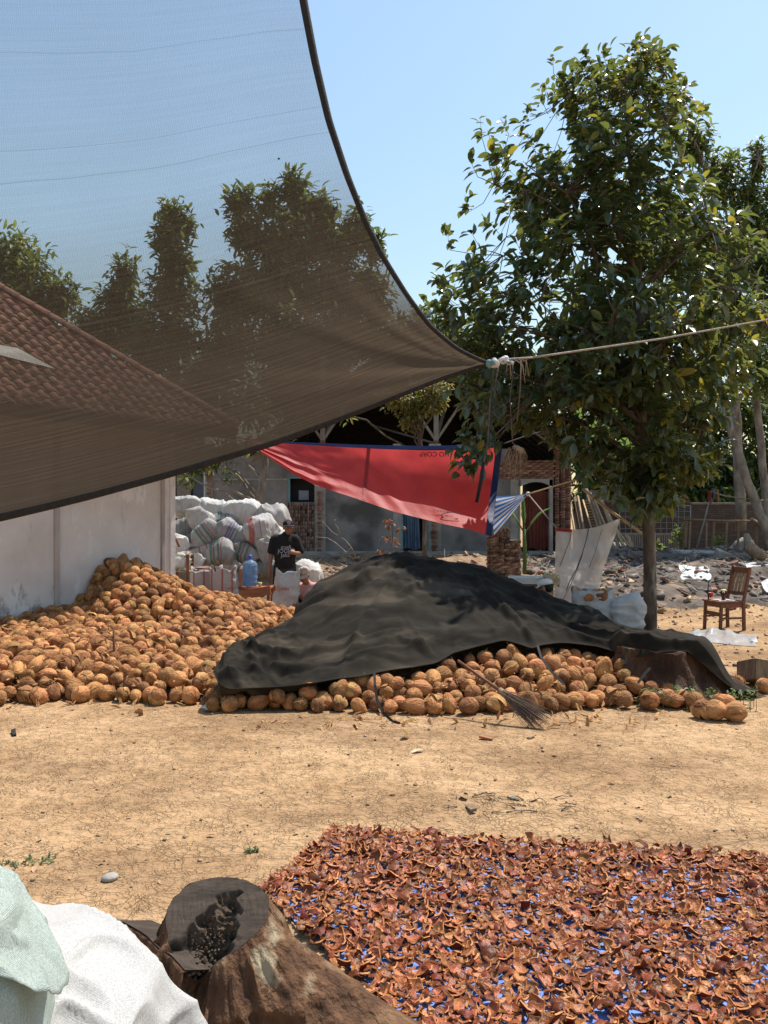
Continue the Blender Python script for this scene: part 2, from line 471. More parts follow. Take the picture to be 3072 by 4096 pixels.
def sackmat(name, base=(0.66, 0.645, 0.62), dirt=(0.40, 0.365, 0.32), stripes=(), axis=0, weave=70.0, dirtat=0.42):
    """woven sack cloth with printed stripes along one axis (metres from the middle) and grime"""
    m = M(name, base, dirt, rough=0.55, scale=4.5, detail=7, bump=0.5, bscale=16, spec=0.4, trans=0.25, contrast=(dirtat - 0.12, dirtat + 0.12))
    N, L, b = nodes(m)
    col = b.inputs['Base Color'].links[0].from_socket
    tc = [n for n in N if n.type == 'TEX_COORD'][0]
    sp = N.new('ShaderNodeSeparateXYZ')
    L.new(tc.outputs['Object'], sp.inputs[0])
    for (p, w, c) in stripes:
        a = N.new('ShaderNodeMath')
        a.operation = 'SUBTRACT'
        a.inputs[1].default_value = p
        L.new(sp.outputs[axis], a.inputs[0])
        ab = N.new('ShaderNodeMath')
        ab.operation = 'ABSOLUTE'
        L.new(a.outputs[0], ab.inputs[0])
        lt = N.new('ShaderNodeMath')
        lt.operation = 'LESS_THAN'
        lt.inputs[1].default_value = w
        L.new(ab.outputs[0], lt.inputs[0])
        ml = N.new('ShaderNodeMath')
        ml.operation = 'MULTIPLY'
        ml.inputs[1].default_value = 0.75
        L.new(lt.outputs[0], ml.inputs[0])
        mx = N.new('ShaderNodeMixRGB')
        mx.inputs[2].default_value = (*c, 1)
        L.new(ml.outputs[0], mx.inputs[0])
        L.new(col, mx.inputs[1])
        col = mx.outputs[0]
    L.new(col, b.inputs['Base Color'])
    for n in list(N):
        if n.type == 'BSDF_TRANSLUCENT':
            L.new(col, n.inputs['Color'])
    # open gaps of the weave darken the cloth a little
    vw = N.new('ShaderNodeTexVoronoi')
    vw.inputs['Scale'].default_value = weave * 2.0
    L.new(tc.outputs['Object'], vw.inputs['Vector'])
    wr = N.new('ShaderNodeMapRange')
    wr.inputs['From Min'].default_value, wr.inputs['From Max'].default_value, wr.inputs['To Min'].default_value, wr.inputs['To Max'].default_value = .2, .7, 1.06, .72
    L.new(vw.outputs['Distance'], wr.inputs['Value'])
    wm_ = N.new('ShaderNodeVectorMath'); wm_.operation = 'SCALE'
    L.new(col, wm_.inputs[0]); L.new(wr.outputs[0], wm_.inputs['Scale'])
    col = wm_.outputs[0]
    L.new(col, b.inputs['Base Color'])
    # fine weave relief
    wv = [N.new('ShaderNodeTexWave') for _ in range(2)]
    bump = [n for n in N if n.type == 'BUMP'][0]
    h = bump.inputs['Height'].links[0].from_socket
    for k, w in enumerate(wv):
        w.bands_direction = 'X' if k == 0 else 'Z'
        w.inputs['Scale'].default_value = weave
        w.inputs['Distortion'].default_value = 0.6
        L.new(tc.outputs['Object'], w.inputs['Vector'])
        mm = N.new('ShaderNodeMath')
        mm.operation = 'MULTIPLY_ADD'
        mm.inputs[1].default_value = 0.16
        L.new(w.outputs['Fac'], mm.inputs[0])
        L.new(h, mm.inputs[2])
        h = mm.outputs[0]
    L.new(h, bump.inputs['Height'])
    return m

GRN, RED, BLU, PUR, BRN = (0.05, 0.24, 0.17), (0.52, 0.07, 0.06), (0.12, 0.22, 0.42), (0.16, 0.10, 0.24), (0.27, 0.17, 0.13)
SACKM = [
    sackmat('sack white', stripes=()),
    sackmat('sack white clean', base=(0.82, 0.81, 0.78), dirt=(0.62, 0.585, 0.54), dirtat=0.4),
    sackmat('sack green stripes', base=(0.56, 0.55, 0.54), dirt=(0.32, 0.30, 0.27), stripes=((-0.10, 0.022, GRN), (-0.04, 0.012, BRN), (0.05, 0.022, GRN), (0.10, 0.010, RED))),
    sackmat('sack purple stripes', base=(0.55, 0.54, 0.54), dirt=(0.33, 0.31, 0.28), stripes=((-0.08, 0.014, PUR), (-0.03, 0.014, BLU), (0.02, 0.014, PUR), (0.09, 0.012, GRN))),
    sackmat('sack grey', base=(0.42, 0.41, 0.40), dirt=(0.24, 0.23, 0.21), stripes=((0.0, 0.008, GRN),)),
    sackmat('sack red edge', base=(0.68, 0.67, 0.65), dirt=(0.52, 0.49, 0.45), stripes=((-0.21, 0.045, RED), (-0.05, 0.006, RED)), dirtat=0.36),
    sackmat('sack red lines', base=(0.64, 0.61, 0.59), dirt=(0.47, 0.43, 0.41), stripes=((-0.15, 0.012, RED), (0.015, 0.014, RED), (0.16, 0.012, RED)), dirtat=0.38),
]
MAT['sack_green'] = sackmat('pale green sack', base=(0.54, 0.62, 0.565), dirt=(0.42, 0.49, 0.445), weave=110, dirtat=0.36)
MAT['sack_big'] = sackmat('big white sack', base=(0.74, 0.725, 0.70), dirt=(0.60, 0.58, 0.545), weave=120, dirtat=0.34)

# ------------------------------------------------------------------ ground
def gz(x, y):
    x, y = np.asarray(x, float), np.asarray(y, float)
    z = 0.60 * sstep(14.3, 21.0, y)
    z = z + 0.012 * fbm(x * 0.9, y * 0.9, 0, 3, 4) * sstep(60, 20, y)
    z = z + 0.006 * fbm(x * 3.1, y * 3.1, 0, 6, 3) * sstep(40, 14, y)
    rub = sstep(14.2, 16.0, y) * sstep(22.0, 20.5, y) * sstep(-2.6, -1.4, x)
    z = z + rub * (0.13 * fbm(x * 0.55, y * 0.8, 0, 5, 4) + 0.05)
    rr = sstep(15.4, 17.0, y) * sstep(24.0, 22.0, y) * sstep(2.0, 4.0, x)
    z = z + rr * (0.10 * fbm(x * 0.8, y * 1.1, 0, 9, 4) + 0.07)
    d2 = ((x - 0.78) / 0.55) ** 2 + ((y - 4.86) / 0.24) ** 2         # root mound in the yard
    z = z + 0.070 * np.exp(-d2) * (1 + 0.5 * vn(x * 9, y * 9, 0, 4))
    return z

def G(x, y):
    return float(gz(x, y))

MAT['soil'] = M('dry cracked soil', (0.50, 0.325, 0.18), (0.36, 0.222, 0.115), rough=0.97, scale=1.1, detail=10, bump=0.0, contrast=(0.36, 0.62))
def _soil():
    m = MAT['soil']
    N, L, b = nodes(m)
    b.inputs['Specular IOR Level'].default_value = 0.1
    col = b.inputs['Base Color'].links[0].from_socket
    tc = [n for n in N if n.type == 'TEX_COORD'][0]
    wn_ = N.new('ShaderNodeTexNoise')
    wn_.inputs['Scale'].default_value = 3.5
    wn_.inputs['Detail'].default_value = 5
    L.new(tc.outputs['Object'], wn_.inputs['Vector'])
    ws = N.new('ShaderNodeVectorMath')
    ws.operation = 'MULTIPLY_ADD'
    ws.inputs[1].default_value = (0.42, 0.22, 0.1)
    L.new(wn_.outputs['Color'], ws.inputs[0])
    L.new(tc.outputs['Object'], ws.inputs[2])
    hs = None
    # patches where the crust is broken and darker, and a damp brown band
    pn = N.new('ShaderNodeTexNoise')
    pn.inputs['Scale'].default_value = 0.75
    pn.inputs['Detail'].default_value = 8
    pn.inputs['Roughness'].default_value = 0.66
    mpp = N.new('ShaderNodeMapping')
    mpp.inputs['Scale'].default_value = (0.7, 1.3, 1)
    L.new(tc.outputs['Object'], mpp.inputs[0])
    L.new(mpp.outputs[0], pn.inputs['Vector'])
    pr = N.new('ShaderNodeValToRGB')
    pr.color_ramp.elements[0].position, pr.color_ramp.elements[1].position = 0.45, 0.66
    L.new(pn.outputs[0], pr.inputs[0])
    mx = N.new('ShaderNodeMixRGB')
    mx.inputs[2].default_value = (0.20, 0.115, 0.062, 1)
    pf = N.new('ShaderNodeMath')
    pf.operation = 'MULTIPLY'
    pf.inputs[1].default_value = 0.75
    L.new(pr.outputs[0], pf.inputs[0])
    L.new(pf.outputs[0], mx.inputs[0])
    L.new(col, mx.inputs[1])
    col = mx.outputs[0]
    height = None
    for sc, w, dk, amp in ((6.0, 0.03, 0.14, 0.5), (15.0, 0.06, 0.15, 0.6), (33.0, 0.10, 0.16, 0.5)):
        vo = N.new('ShaderNodeTexVoronoi')
        vo.feature = 'DISTANCE_TO_EDGE'
        vo.inputs['Scale'].default_value = sc
        L.new(ws.outputs[0], vo.inputs['Vector'])
        r = N.new('ShaderNodeMapRange')
        r.inputs['From Max'].default_value = w
        r.inputs['To Min'].default_value = 1
        r.inputs['To Max'].default_value = 0
        L.new(vo.outputs['Distance'], r.inputs['Value'])
        # cracks come and go
        gn = N.new('ShaderNodeTexNoise')
        gn.inputs['Scale'].default_value = sc * 0.35
        L.new(tc.outputs['Object'], gn.inputs['Vector'])
        gr = N.new('ShaderNodeMapRange')
        gr.inputs['From Min'].default_value = 0.42
        gr.inputs['From Max'].default_value = 0.58
        L.new(gn.outputs[0], gr.inputs['Value'])
        mu = N.new('ShaderNodeMath')
        mu.operation = 'MULTIPLY'
        L.new(r.outputs[0], mu.inputs[0])
        L.new(gr.outputs[0], mu.inputs[1])
        m2 = N.new('ShaderNodeMath')
        m2.operation = 'MULTIPLY'
        m2.inputs[1].default_value = dk
        L.new(mu.outputs[0], m2.inputs[0])
        mx = N.new('ShaderNodeMixRGB')
        mx.inputs[2].default_value = (0.12, 0.07, 0.038, 1)
        L.new(m2.outputs[0], mx.inputs[0])
        L.new(col, mx.inputs[1])
        col = mx.outputs[0]
        ma = N.new('ShaderNodeMath')
        ma.operation = 'MULTIPLY_ADD'
        ma.inputs[1].default_value = -amp
        L.new(mu.outputs[0], ma.inputs[0])
        if height is None:
            ma.inputs[2].default_value = 0
        else:
            L.new(height, ma.inputs[2])
        height = ma.outputs[0]
    # grit: pale and dark crumbs
    for sc, lo, c, s in ((120.0, 0.70, (0.60, 0.45, 0.28), 0.4), (75.0, 0.72, (0.09, 0.05, 0.03), 0.6)):
        g = N.new('ShaderNodeTexNoise')
        g.inputs['Scale'].default_value = sc
        g.inputs['Detail'].default_value = 2
        L.new(tc.outputs['Object'], g.inputs['Vector'])
        gr = N.new('ShaderNodeMapRange')
        gr.inputs['From Min'].default_value = lo - 0.05
        gr.inputs['From Max'].default_value = lo
        gr.inputs['To Max'].default_value = s
        L.new(g.outputs[0], gr.inputs['Value'])
        mx = N.new('ShaderNodeMixRGB')
        mx.inputs[2].default_value = (*c, 1)
        L.new(gr.outputs[0], mx.inputs[0])
        L.new(col, mx.inputs[1])
        col = mx.outputs[0]
    L.new(col, b.inputs['Base Color'])
    hn = N.new('ShaderNodeTexNoise')
    hn.inputs['Scale'].default_value = 22
    hn.inputs['Detail'].default_value = 8
    L.new(tc.outputs['Object'], hn.inputs['Vector'])
    ha = N.new('ShaderNodeMath')
    ha.operation = 'MULTIPLY_ADD'
    ha.inputs[1].default_value = 2.6
    L.new(hn.outputs[0], ha.inputs[0])
    L.new(height, ha.inputs[2])
    bp = N.new('ShaderNodeBump')
    bp.inputs['Strength'].default_value = 0.9
    bp.inputs['Distance'].default_value = 0.016
    L.new(ha.outputs[0], bp.inputs['Height'])
    L.new(bp.outputs[0], b.inputs['Normal'])
_soil()

def build_ground():
    xs = np.concatenate([[-900, -400, -150, -60, -30, -18], np.linspace(-11, 11, 260), [18, 30, 60, 150, 400, 900]])
    ys = np.concatenate([[-600, -100, -20, -6, -1], np.linspace(0.4, 8, 160), np.linspace(8.1, 25, 190), [27, 32, 45, 80, 160, 400, 1200]])
    X, Yy = np.meshgrid(xs, ys, indexing='ij')
    Z = gz(X, Yy)
    p = np.stack([X, Yy, Z], -1).reshape(-1, 3)
    idx = np.arange(p.shape[0]).reshape(len(xs), len(ys))
    f = np.stack([idx[:-1, :-1], idx[1:, :-1], idx[1:, 1:], idx[:-1, 1:]], -1).reshape(-1, 4)
    tag(link('ground', np_mesh('ground', p, f, [MAT['soil']])), 'dry cracked tan earth of the yard', kind='structure')
build_ground()

# ------------------------------------------------------------------ shared piece meshes
def brick_meshes(sx, sy, sz, n, name='brick', mat='brick', jit=0.006):
    out = []
    for k in range(n):
        b = MB()
        b.box((0, 0, 0), (sx, sy, sz), jit=jit)
        out.append(b.mesh(name, MAT[mat]))
    return out

def piece(name, me, parent, loc, rot=(0, 0, 0), scale=None):
    """a repeated piece in world coordinates under its thing"""
    o = bpy.data.objects.new(name, me)
    COL.objects.link(o)
    o.parent = parent
    o.matrix_parent_inverse = wm(parent).inverted()
    o.location = loc
    o.rotation_euler = rot
    if scale is not None:
        o.scale = scale
    return o

BR = brick_meshes(0.215, 0.10, 0.052, 5)
BRH = brick_meshes(0.10, 0.21, 0.052, 4)            # header towards the viewer
BRO = brick_meshes(0.215, 0.10, 0.052, 4, mat='old_brick', jit=0.009)
BROH = brick_meshes(0.10, 0.21, 0.052, 4, mat='old_brick', jit=0.009)
BRE = brick_meshes(0.056, 0.20, 0.098, 4, mat='old_brick')           # standing on edge

# ------------------------------------------------------------------ the white house beside the heap
DIR, NRM = Vector((0.575, 0.818, 0)), Vector((0.818, -0.575, 0))
W1 = Vector((-3.27, 12.8, 0))
EZ = 3.07
def _plaster():
    m = MAT['plaster']
    N, L, b = nodes(m)
    col = b.inputs['Base Color'].links[0].from_socket
    tc = [n for n in N if n.type == 'TEX_COORD'][0]
    sp = N.new('ShaderNodeSeparateXYZ')
    L.new(tc.outputs['Object'], sp.inputs[0])
    def layer(scale, stretch, lo, hi, c, amt, zmax=None):
        nonlocal col
        mp = N.new('ShaderNodeMapping')
        mp.inputs['Scale'].default_value = stretch
        L.new(tc.outputs['Object'], mp.inputs[0])
        n = N.new('ShaderNodeTexNoise')
        n.inputs['Scale'].default_value = scale
        n.inputs['Detail'].default_value = 8
        n.inputs['Roughness'].default_value = 0.7
        L.new(mp.outputs[0], n.inputs['Vector'])
        r = N.new('ShaderNodeMapRange')
        r.inputs['From Min'].default_value = lo
        r.inputs['From Max'].default_value = hi
        r.inputs['To Max'].default_value = amt
        v = n.outputs[0]
        if zmax:
            z = N.new('ShaderNodeMapRange')
            z.inputs['From Min'].default_value = zmax[0]
            z.inputs['From Max'].default_value = zmax[1]
            z.inputs['To Min'].default_value = 0.22
            z.inputs['To Max'].default_value = -0.1
            L.new(sp.outputs[2], z.inputs['Value'])
            a = N.new('ShaderNodeMath')
            L.new(v, a.inputs[0])
            L.new(z.outputs[0], a.inputs[1])
            v = a.outputs[0]
        L.new(v, r.inputs['Value'])
        mx = N.new('ShaderNodeMixRGB')
        mx.inputs[2].default_value = (*c, 1)
        L.new(r.outputs[0], mx.inputs[0])
        L.new(col, mx.inputs[1])
        col = mx.outputs[0]
    layer(2.4, (1, 1, 0.45), 0.54, 0.60, (0.78, 0.75, 0.73), 0.85)          # bare white where the paint flaked
    layer(3.2, (1, 1, 0.25), 0.60, 0.75, (0.34, 0.27, 0.24), 0.6)           # brown runs
    layer(5.0, (1, 1, 0.5), 0.62, 0.74, (0.16, 0.14, 0.13), 0.7, (0.2, 1.3))  # mould near the ground
    L.new(col, b.inputs['Base Color'])
_plaster()

def build_white_house():
    t = thing('white_house', 'white plastered house with clay tile hip roof behind the coconut heap', 'house', W1)
    # walls
    b = MB()
    a0 = W1 - DIR * 9
    th = 0.16
    def slab(p, q, n, z0, z1, mb):
        p, q = Vector(p), Vector(q)
        vs = []
        for base in (p, q, q - n * th, p - n * th):
            vs += [(base.x, base.y, z0), (base.x, base.y, z1)]
        mb.add(vs, [(0, 2, 3, 1), (2, 4, 5, 3), (4, 6, 7, 5), (6, 0, 1, 7), (1, 3, 5, 7), (0, 6, 4, 2)])
    slab(a0, W1, NRM, -0.2, EZ + 0.02, b)
    b.build('wall', MAT['plaster'], t)
    b = MB()
    slab(W1 - NRM * (th + 0.003), W1 - NRM * 7, DIR, -0.2, EZ + 0.02, b)
    b.build('wall', MAT['plaster'], t)
    # raised pilaster strips
    MAT['pilaster'] = M('stained pilaster', (0.50, 0.45, 0.42), (0.33, 0.27, 0.24), rough=0.9, scale=3, stretch=(1, 1, 0.3), bump=0.3)
    for px, w in ((225, 0.075), (648, 0.06)):
        k = (px - 1536) / F
        s = (k * W1.y - W1.x) / (DIR.x - k * DIR.y)
        c = W1 + DIR * s
        b = MB()
        b.bar(c + NRM * 0.012 + Vector((0, 0, -0.2)), c + NRM * 0.012 + Vector((0, 0, EZ - 0.02)), 0.05, w, up=DIR)
        b.build('pilaster', MAT['pilaster'], t, bevel=0.006)
    b = MB()
    b.bar(W1 + NRM * 0.008 - DIR * 0.03 + Vector((0, 0, -0.2)), W1 + NRM * 0.008 - DIR * 0.03 + Vector((0, 0, EZ - 0.02)), 0.045, 0.10, up=DIR)
    b.build('corner_strip', MAT['plaster'], t, bevel=0.006)
    # roof
    E = W1 + NRM * 0.8 + DIR * 0.6 + Vector((0, 0, EZ))
    pitch = math.radians(39)
    up = (-NRM * math.cos(pitch) + Vector((0, 0, 1)) * math.sin(pitch))
    nz = (NRM * math.sin(pitch) + Vector((0, 0, 1)) * math.cos(pitch))
    D = 4.4                                   # plan depth of the slope
    b = MB()
    c1 = E - DIR * 9.6
    apex = E - DIR * D - NRM * D + Vector((0, 0, D * math.tan(pitch)))
    ridge_end = c1 - NRM * D + Vector((0, 0, D * math.tan(pitch)))
    c2 = E - NRM * 2 * D
    c3 = c1 - NRM * 2 * D
    dn = Vector((0, 0, -0.07))
    top = [E, c1, ridge_end, apex, c2, c3]
    b.add([p for p in top] + [p + dn for p in top],
          [(0, 3, 2, 1), (0, 4, 3), (4, 5, 2, 3), (6, 7, 8, 9), (6, 9, 10), (10, 9, 8, 11), (0, 1, 7, 6), (4, 0, 6, 10)])
    roof = b.build('roof', MAT['dark_timber'], t)
    # pantiles
    tw, tl = 0.19, 0.25
    def tile_mesh(seed):
        rs = random.Random(seed)
        n = 7
        vs, fs = [], []
        for i in range(n):
            u = i / (n - 1)
            h = 0.028 * math.sin(u * 2 * math.pi) + 0.006
            for y, lift in ((0, 0.020), (tl, 0.0)):
                for dz in (0.0, -0.012):
                    vs.append(((u - .5) * tw * 1.08, y + rs.uniform(-.006, .006), h + lift + dz))
        for i in range(n - 1):
            a, c = i * 4, (i + 1) * 4
            fs += [(a, c, c + 2, a + 2), (a + 1, a + 3, c + 3, c + 1), (a, a + 1, c + 1, c)]
        m = MB()
        m.add(vs, fs)
        return m.mesh('roof_tile', MAT['tile'], True)
    tm = [tile_mesh(i) for i in range(5)]
    Rm = Matrix((-DIR, up, -DIR.cross(up))).transposed()
    if Rm.determinant() < 0 or (Rm @ Vector((0, 0, 1))).z < 0:
        Rm = Matrix((DIR, up, DIR.cross(up))).transposed()
    e = Rm.to_euler()
    spots = []
    for r in range(int(D / math.cos(pitch) / 0.195)):
        s = r * 0.195
        d = s * math.cos(pitch)
        for c in range(46):
            u = 0.12 + c * tw
            if u < d + 0.08 or u > 9.4:
                continue
            p = E - DIR * u + up * (s - 0.04) + nz * 0.008
            spots.append(p)
    spots.sort(key=lambda p: 0 if 0 <= 1536 + p.x / p.y * F <= 3072 else 1)
    st = MB()
    for i, p in enumerate(spots):
        q = p + nz * random.uniform(0, 0.008) + DIR * random.uniform(-.008, .008)
        if i < 300:
            o = piece('roof_tile', random.choice(tm), roof, q, e)
            o.rotation_euler.rotate_axis('Z', random.uniform(-.03, .03))
        else:
            m = random.choice(tm)
            st.add([Rm @ v.co + q for v in m.vertices], [tuple(f.vertices) for f in m.polygons])
    tag(st.build('roof_tiles', MAT['tile'], t, True), kind='stuff')
    # hip cap tiles
    hip = (apex - E)
    n = int(hip.length / 0.24)
    cap = MB()
    for i in range(9):
        a = math.pi * i / 8
        for y, r in ((0, 0.105), (0.30, 0.088)):
            cap.v.append((math.cos(a) * r, y, math.sin(a) * r * 0.8))
    for i in range(8):
        cap.f.append((2 * i, 2 * i + 2, 2 * i + 3, 2 * i + 1))
        cap.m.append(0)
    cm = cap.mesh('hip_tile', MAT['tile'], True)
    y = hip.normalized()
    x = y.cross(Vector((0, 0, 1))).normalized()
    Rc = Matrix((x, y, x.cross(y))).transposed()
    for i in range(n):
        piece('hip_tile', cm, roof, E + hip * (i / n) + Vector((0, 0, 0.05)), Rc.to_euler())
    # eave fascia and rafters
    b = MB()
    b.bar(E - NRM * 0.05 + Vector((0, 0, -0.10)), E - NRM * 0.05 - DIR * 9.4 + Vector((0, 0, -0.10)), 0.025, 0.09)
    b.build('fascia', MAT['dark_timber'], t)
    for k in range(12):
        p = E - DIR * (0.5 + k * 0.75) + Vector((0, 0, -0.115))
        b = MB()
        b.bar(p - NRM * 0.08, p + up * 1.3 - nz * 0.0 - NRM * 0.03, 0.05, 0.07)
        b.build('rafter', MAT['dark_timber'], t)
    # piece of zinc patching the tiles
    b = MB()
    q = P(45, 1390, 10.6)
    q = E + (q - E).dot(-DIR) * -DIR + up * 1.15 + nz * 0.075
    b.add([q + DIR * .55 - up * .25, q - DIR * .55 - up * .05, q - DIR * .62 + up * .16, q + DIR * .2 + up * .16], [(0, 1, 2, 3)])
    b.build('patch_sheet', MAT['cement_pale'], roof)
build_white_house()

# ------------------------------------------------------------------ the unfinished house at the back
BY = 22.4
def X(px, Y=BY): return (px - 1536) / F * Y
def Z(py, Y=BY): return CH - (py - HOR) / F * Y

def panel(mb, px0, px1, py0, py1, Y=BY, th=0.14, mi=0):
    x0, x1, z0, z1 = X(px0, Y), X(px1, Y), Z(py1, Y), Z(py0, Y)
    mb.box(((x0 + x1) / 2, Y + th / 2, (z0 + z1) / 2), (x1 - x0, th, z1 - z0), mi=mi)
    return mb

def build_back_house():
    t = thing('unfinished_house', 'unfinished grey rendered and brick house with an open timber gable', 'house', (X(1650), BY, G(X(1650), BY)))
    for (a, c, y0, y1) in ((850, 1152, 1795, 2214), (1302, 1572, 1795, 2214), (1762, 2042, 1795, 2214)):
        panel(MB(), a, c, y0, y1).build('wall_panel', MAT['cement'], t)
    panel(MB(), 1152, 1302, 1795, 1908).build('wall_panel', MAT['cement'], t)
    panel(MB(), 1572, 1762, 1795, 1900).build('wall_panel', MAT['cement'], t)
    # a thin ring beam line on the first panel
    panel(MB(), 852, 1150, 1914, 1921, BY - 0.02, 0.02).build('beam', MAT['cement_pale'], t)
    # plinth
    panel(MB(), 680, 2290, 2207, 2260, BY - 0.35, 0.6).build('plinth', MAT['cement_pale'], t)
    # concrete columns with toothed brick
    for (a, c) in ((820, 850), (1258, 1302), (1572, 1606), (1716, 1764)):
        panel(MB(), a, c, 1775, 2210, BY - 0.03, 0.18).build('column', MAT['cement_pale'], t)
    def teeth(pxc, w, py0, py1, Y, every=0.115):
        z = Z(py1, Y)
        k = 0
        while z < Z(py0, Y):
            piece('brick', random.choice(BRH), t, (X(pxc, Y) + random.uniform(-.012, .012), Y + 0.06, z),
                  (0, 0, random.uniform(-.05, .05)), (w * random.uniform(.75, 1.1), 1, random.uniform(.9, 1.2)))
            z += every * (0.62 if random.random() < 0.55 else 1.0)
    teeth(835, 1.3, 1840, 2200, BY - 0.08)
    teeth(1278, 1.1, 1960, 2200, BY - 0.08)
    teeth(1738, 1.6, 1975, 2205, BY - 0.08)
    # window bricked up in its lower half
    wf = panel(MB(), 1152, 1160, 1908, 2010, BY - 0.03, 0.1).build('window', MAT['teal'], t)
    panel(MB(), 1160, 1258, 1908, 1914, BY - 0.03, 0.1).build('frame', MAT['teal'], wf)
    panel(MB(), 1160, 1258, 1914, 2010, BY + 0.25, 0.03).build('pane', MAT['dark'], wf)
    panel(MB(), 1195, 1235, 1962, 2000, BY + 0.2, 0.03).build('inner_frame', MAT['blue_wall'], wf)
    panel(MB(), 1152, 1258, 2008, 2210, BY + 0.06, 0.1).build('mortar_bed', MAT['mortar'], t)
    nx = 11
    for r in range(13):
        for c in range(nx):
            if random.random() < 0.05:
                continue
            x = X(1156) + (c + .5) * (X(1256) - X(1156)) / nx
            z = Z(2206) + (r + .5) * (Z(2010) - Z(2206)) / 13
            piece('brick', random.choice(BRE), t, (x + random.uniform(-.006, .006), BY + 0.03 + random.uniform(-.015, .015), z),
                  (random.uniform(-.04, .04), random.uniform(-.05, .05), random.uniform(-.05, .05)))
    # doorway with the blue curtain
    d = panel(MB(), 1606, 1613, 1900, 2210, BY - 0.03, 0.12).build('door_frame', MAT['teal'], t)
    panel(MB(), 1709, 1716, 1900, 2210, BY - 0.03, 0.12).build('door_frame', MAT['teal'], t)
    panel(MB(), 1613, 1709, 1895, 1902, BY - 0.03, 0.12).build('door_frame', MAT['teal'], t)
    def curtain(px0, px1, py0, py1, Y, mat, folds, name):
        def fn(U, V):
            w = np.sin(U * folds * 2 * np.pi + 0.6 * np.sin(V * 3)) * 0.025 * (0.5 + V)
            return np.stack([X(px0, Y) + U * (X(px1, Y) - X(px0, Y)) + 0.02 * np.sin(V * 5 + U * 9), Y + w, Z(py0, Y) + V * (Z(py1, Y) - Z(py0, Y)) + 0.03 * np.sin(U * 7) * V], -1)
        return gridmesh(name, fn, 40, 14, [mat], parent=t)
    curtain(1614, 1678, 1902, 2196, BY + 0.08, MAT['curtain_blue'], 6, 'curtain')
    # brick part with the arched doorway
    panel(MB(), 1985, 2212, 1852, 1918, BY + 0.02, 0.1).build('mortar_bed', MAT['mortar'], t)
    z, r = Z(1916), 0
    while z < Z(1848):
        x = X(1985) + (0.11 if r % 2 else 0)
        while x < X(2205):
            piece('brick', random.choice(BR), t, (x + .1, BY + 0.03 + random.uniform(-.012, .012), z + 0.03), (0, random.uniform(-.02, .02), random.uniform(-.03, .03)))
            x += 0.226
        z += 0.064
        r += 1
    panel(MB(), 2042, 2076, 1918, 2214, BY - 0.02, 0.14).build('column', MAT['cement_pale'], t)
    panel(MB(), 2198, 2212, 1918, 2222, BY - 0.06, 0.16).build('door_frame', MAT['cement_pale'], t)
    panel(MB(), 2076, 2082, 1918, 2222, BY - 0.06, 0.16).build('door_frame', MAT['cement_pale'], t)
    arch = MB()
    n = 14
    for Yy in (BY - 0.06, BY + 0.10):
        for i in range(n + 1):
            u = i / n
            px = 2076 + u * 136
            arch.v += [(X(px), Yy, Z(1916)), (X(px), Yy, Z(1948 - 20 * math.sin(u * math.pi)))]
    m_ = 2 * (n + 1)
    for i in range(n):
        a = 2 * i
        for f in ((a, a + 2, a + 3, a + 1), (m_ + a, m_ + a + 1, m_ + a + 3, m_ + a + 2), (a + 1, a + 3, m_ + a + 3, m_ + a + 1), (a, m_ + a, m_ + a + 2, a + 2)):
            arch.f.append(f)
            arch.m.append(0)
    arch.build('arch', MAT['cement_pale'], t)
    curtain(2094, 2198, 1966, 2196, BY + 0.1, MAT['curtain_red'], 7, 'curtain')
    # brick piers at the corner
    for (pc, w, top, base) in ((2228, 1.0, 1800, 2218), (2250, 1.0, 1830, 2218), (2272, 1.2, 1860, 2222)):
        panel(MB(), pc - 9, pc + 11, top, base, BY + (0.10 if pc != 2250 else 0.03), 0.12).build('mortar_bed', MAT['mortar'], t)
        z = Z(base)
        while z < Z(top):
            piece('brick', random.choice(BRH), t, (X(pc) + random.uniform(-.01, .01), BY + (0.08 if pc != 2250 else 0.02), z + 0.03), (0, random.uniform(-.03, .03), random.uniform(-.06, .06)), (w * 1.15, 1, 1))
            z += 0.07
    # inside: floor, side walls, back wall
    b = MB()
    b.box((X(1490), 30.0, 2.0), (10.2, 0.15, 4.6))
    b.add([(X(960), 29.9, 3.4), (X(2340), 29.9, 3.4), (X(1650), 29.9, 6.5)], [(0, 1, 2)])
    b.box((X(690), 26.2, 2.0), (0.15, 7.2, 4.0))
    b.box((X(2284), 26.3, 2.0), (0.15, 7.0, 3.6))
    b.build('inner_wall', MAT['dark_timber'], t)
    # lighter return wall seen through the opening
    for px in (1290, 1745, 2235):
        tp = panel(MB(), px - 11, px + 11, 1762, 1796, BY, 0.16).build('brick_cap', MAT['brick'], t)
    # posts with raking braces
    for px in (1290, 1745):
        x = X(px)
        MB().box((x, BY + 0.08, (Z(1762) + Z(1420)) / 2), (0.13, 0.12, Z(1420) - Z(1762))).build('post', MAT['timber_grey'], t)
        for s in (-1, 1):
            b = MB()
            b.bar((x + s * 0.05, BY + 0.08, Z(1752)), (x + s * 0.75, BY + 0.08, Z(1752) + 1.05), 0.07, 0.07, up=(0, 1, 0))
            b.build('brace', MAT['timber_grey'], t)
        b = MB()
        b.bar((x, BY + 0.15, Z(1756)), (x + 0.4, BY + 1.3, Z(1752) + 1.2), 0.07, 0.07)
        b.build('brace', MAT['timber_grey'], t)
    b = MB()
    b.bar((X(1480), BY + 2.4, Z(1700, BY + 2.4)), (X(1745), BY + 0.4, Z(1768)), 0.05, 0.05)
    b.build('loose_pole', MAT['timber_grey'], t)
    # roof slopes
    ax, az = X(1650), Z(1640) + (X(2060) - X(1650)) * 0.70
    ridge0, ridge1 = 21.7, 30.3
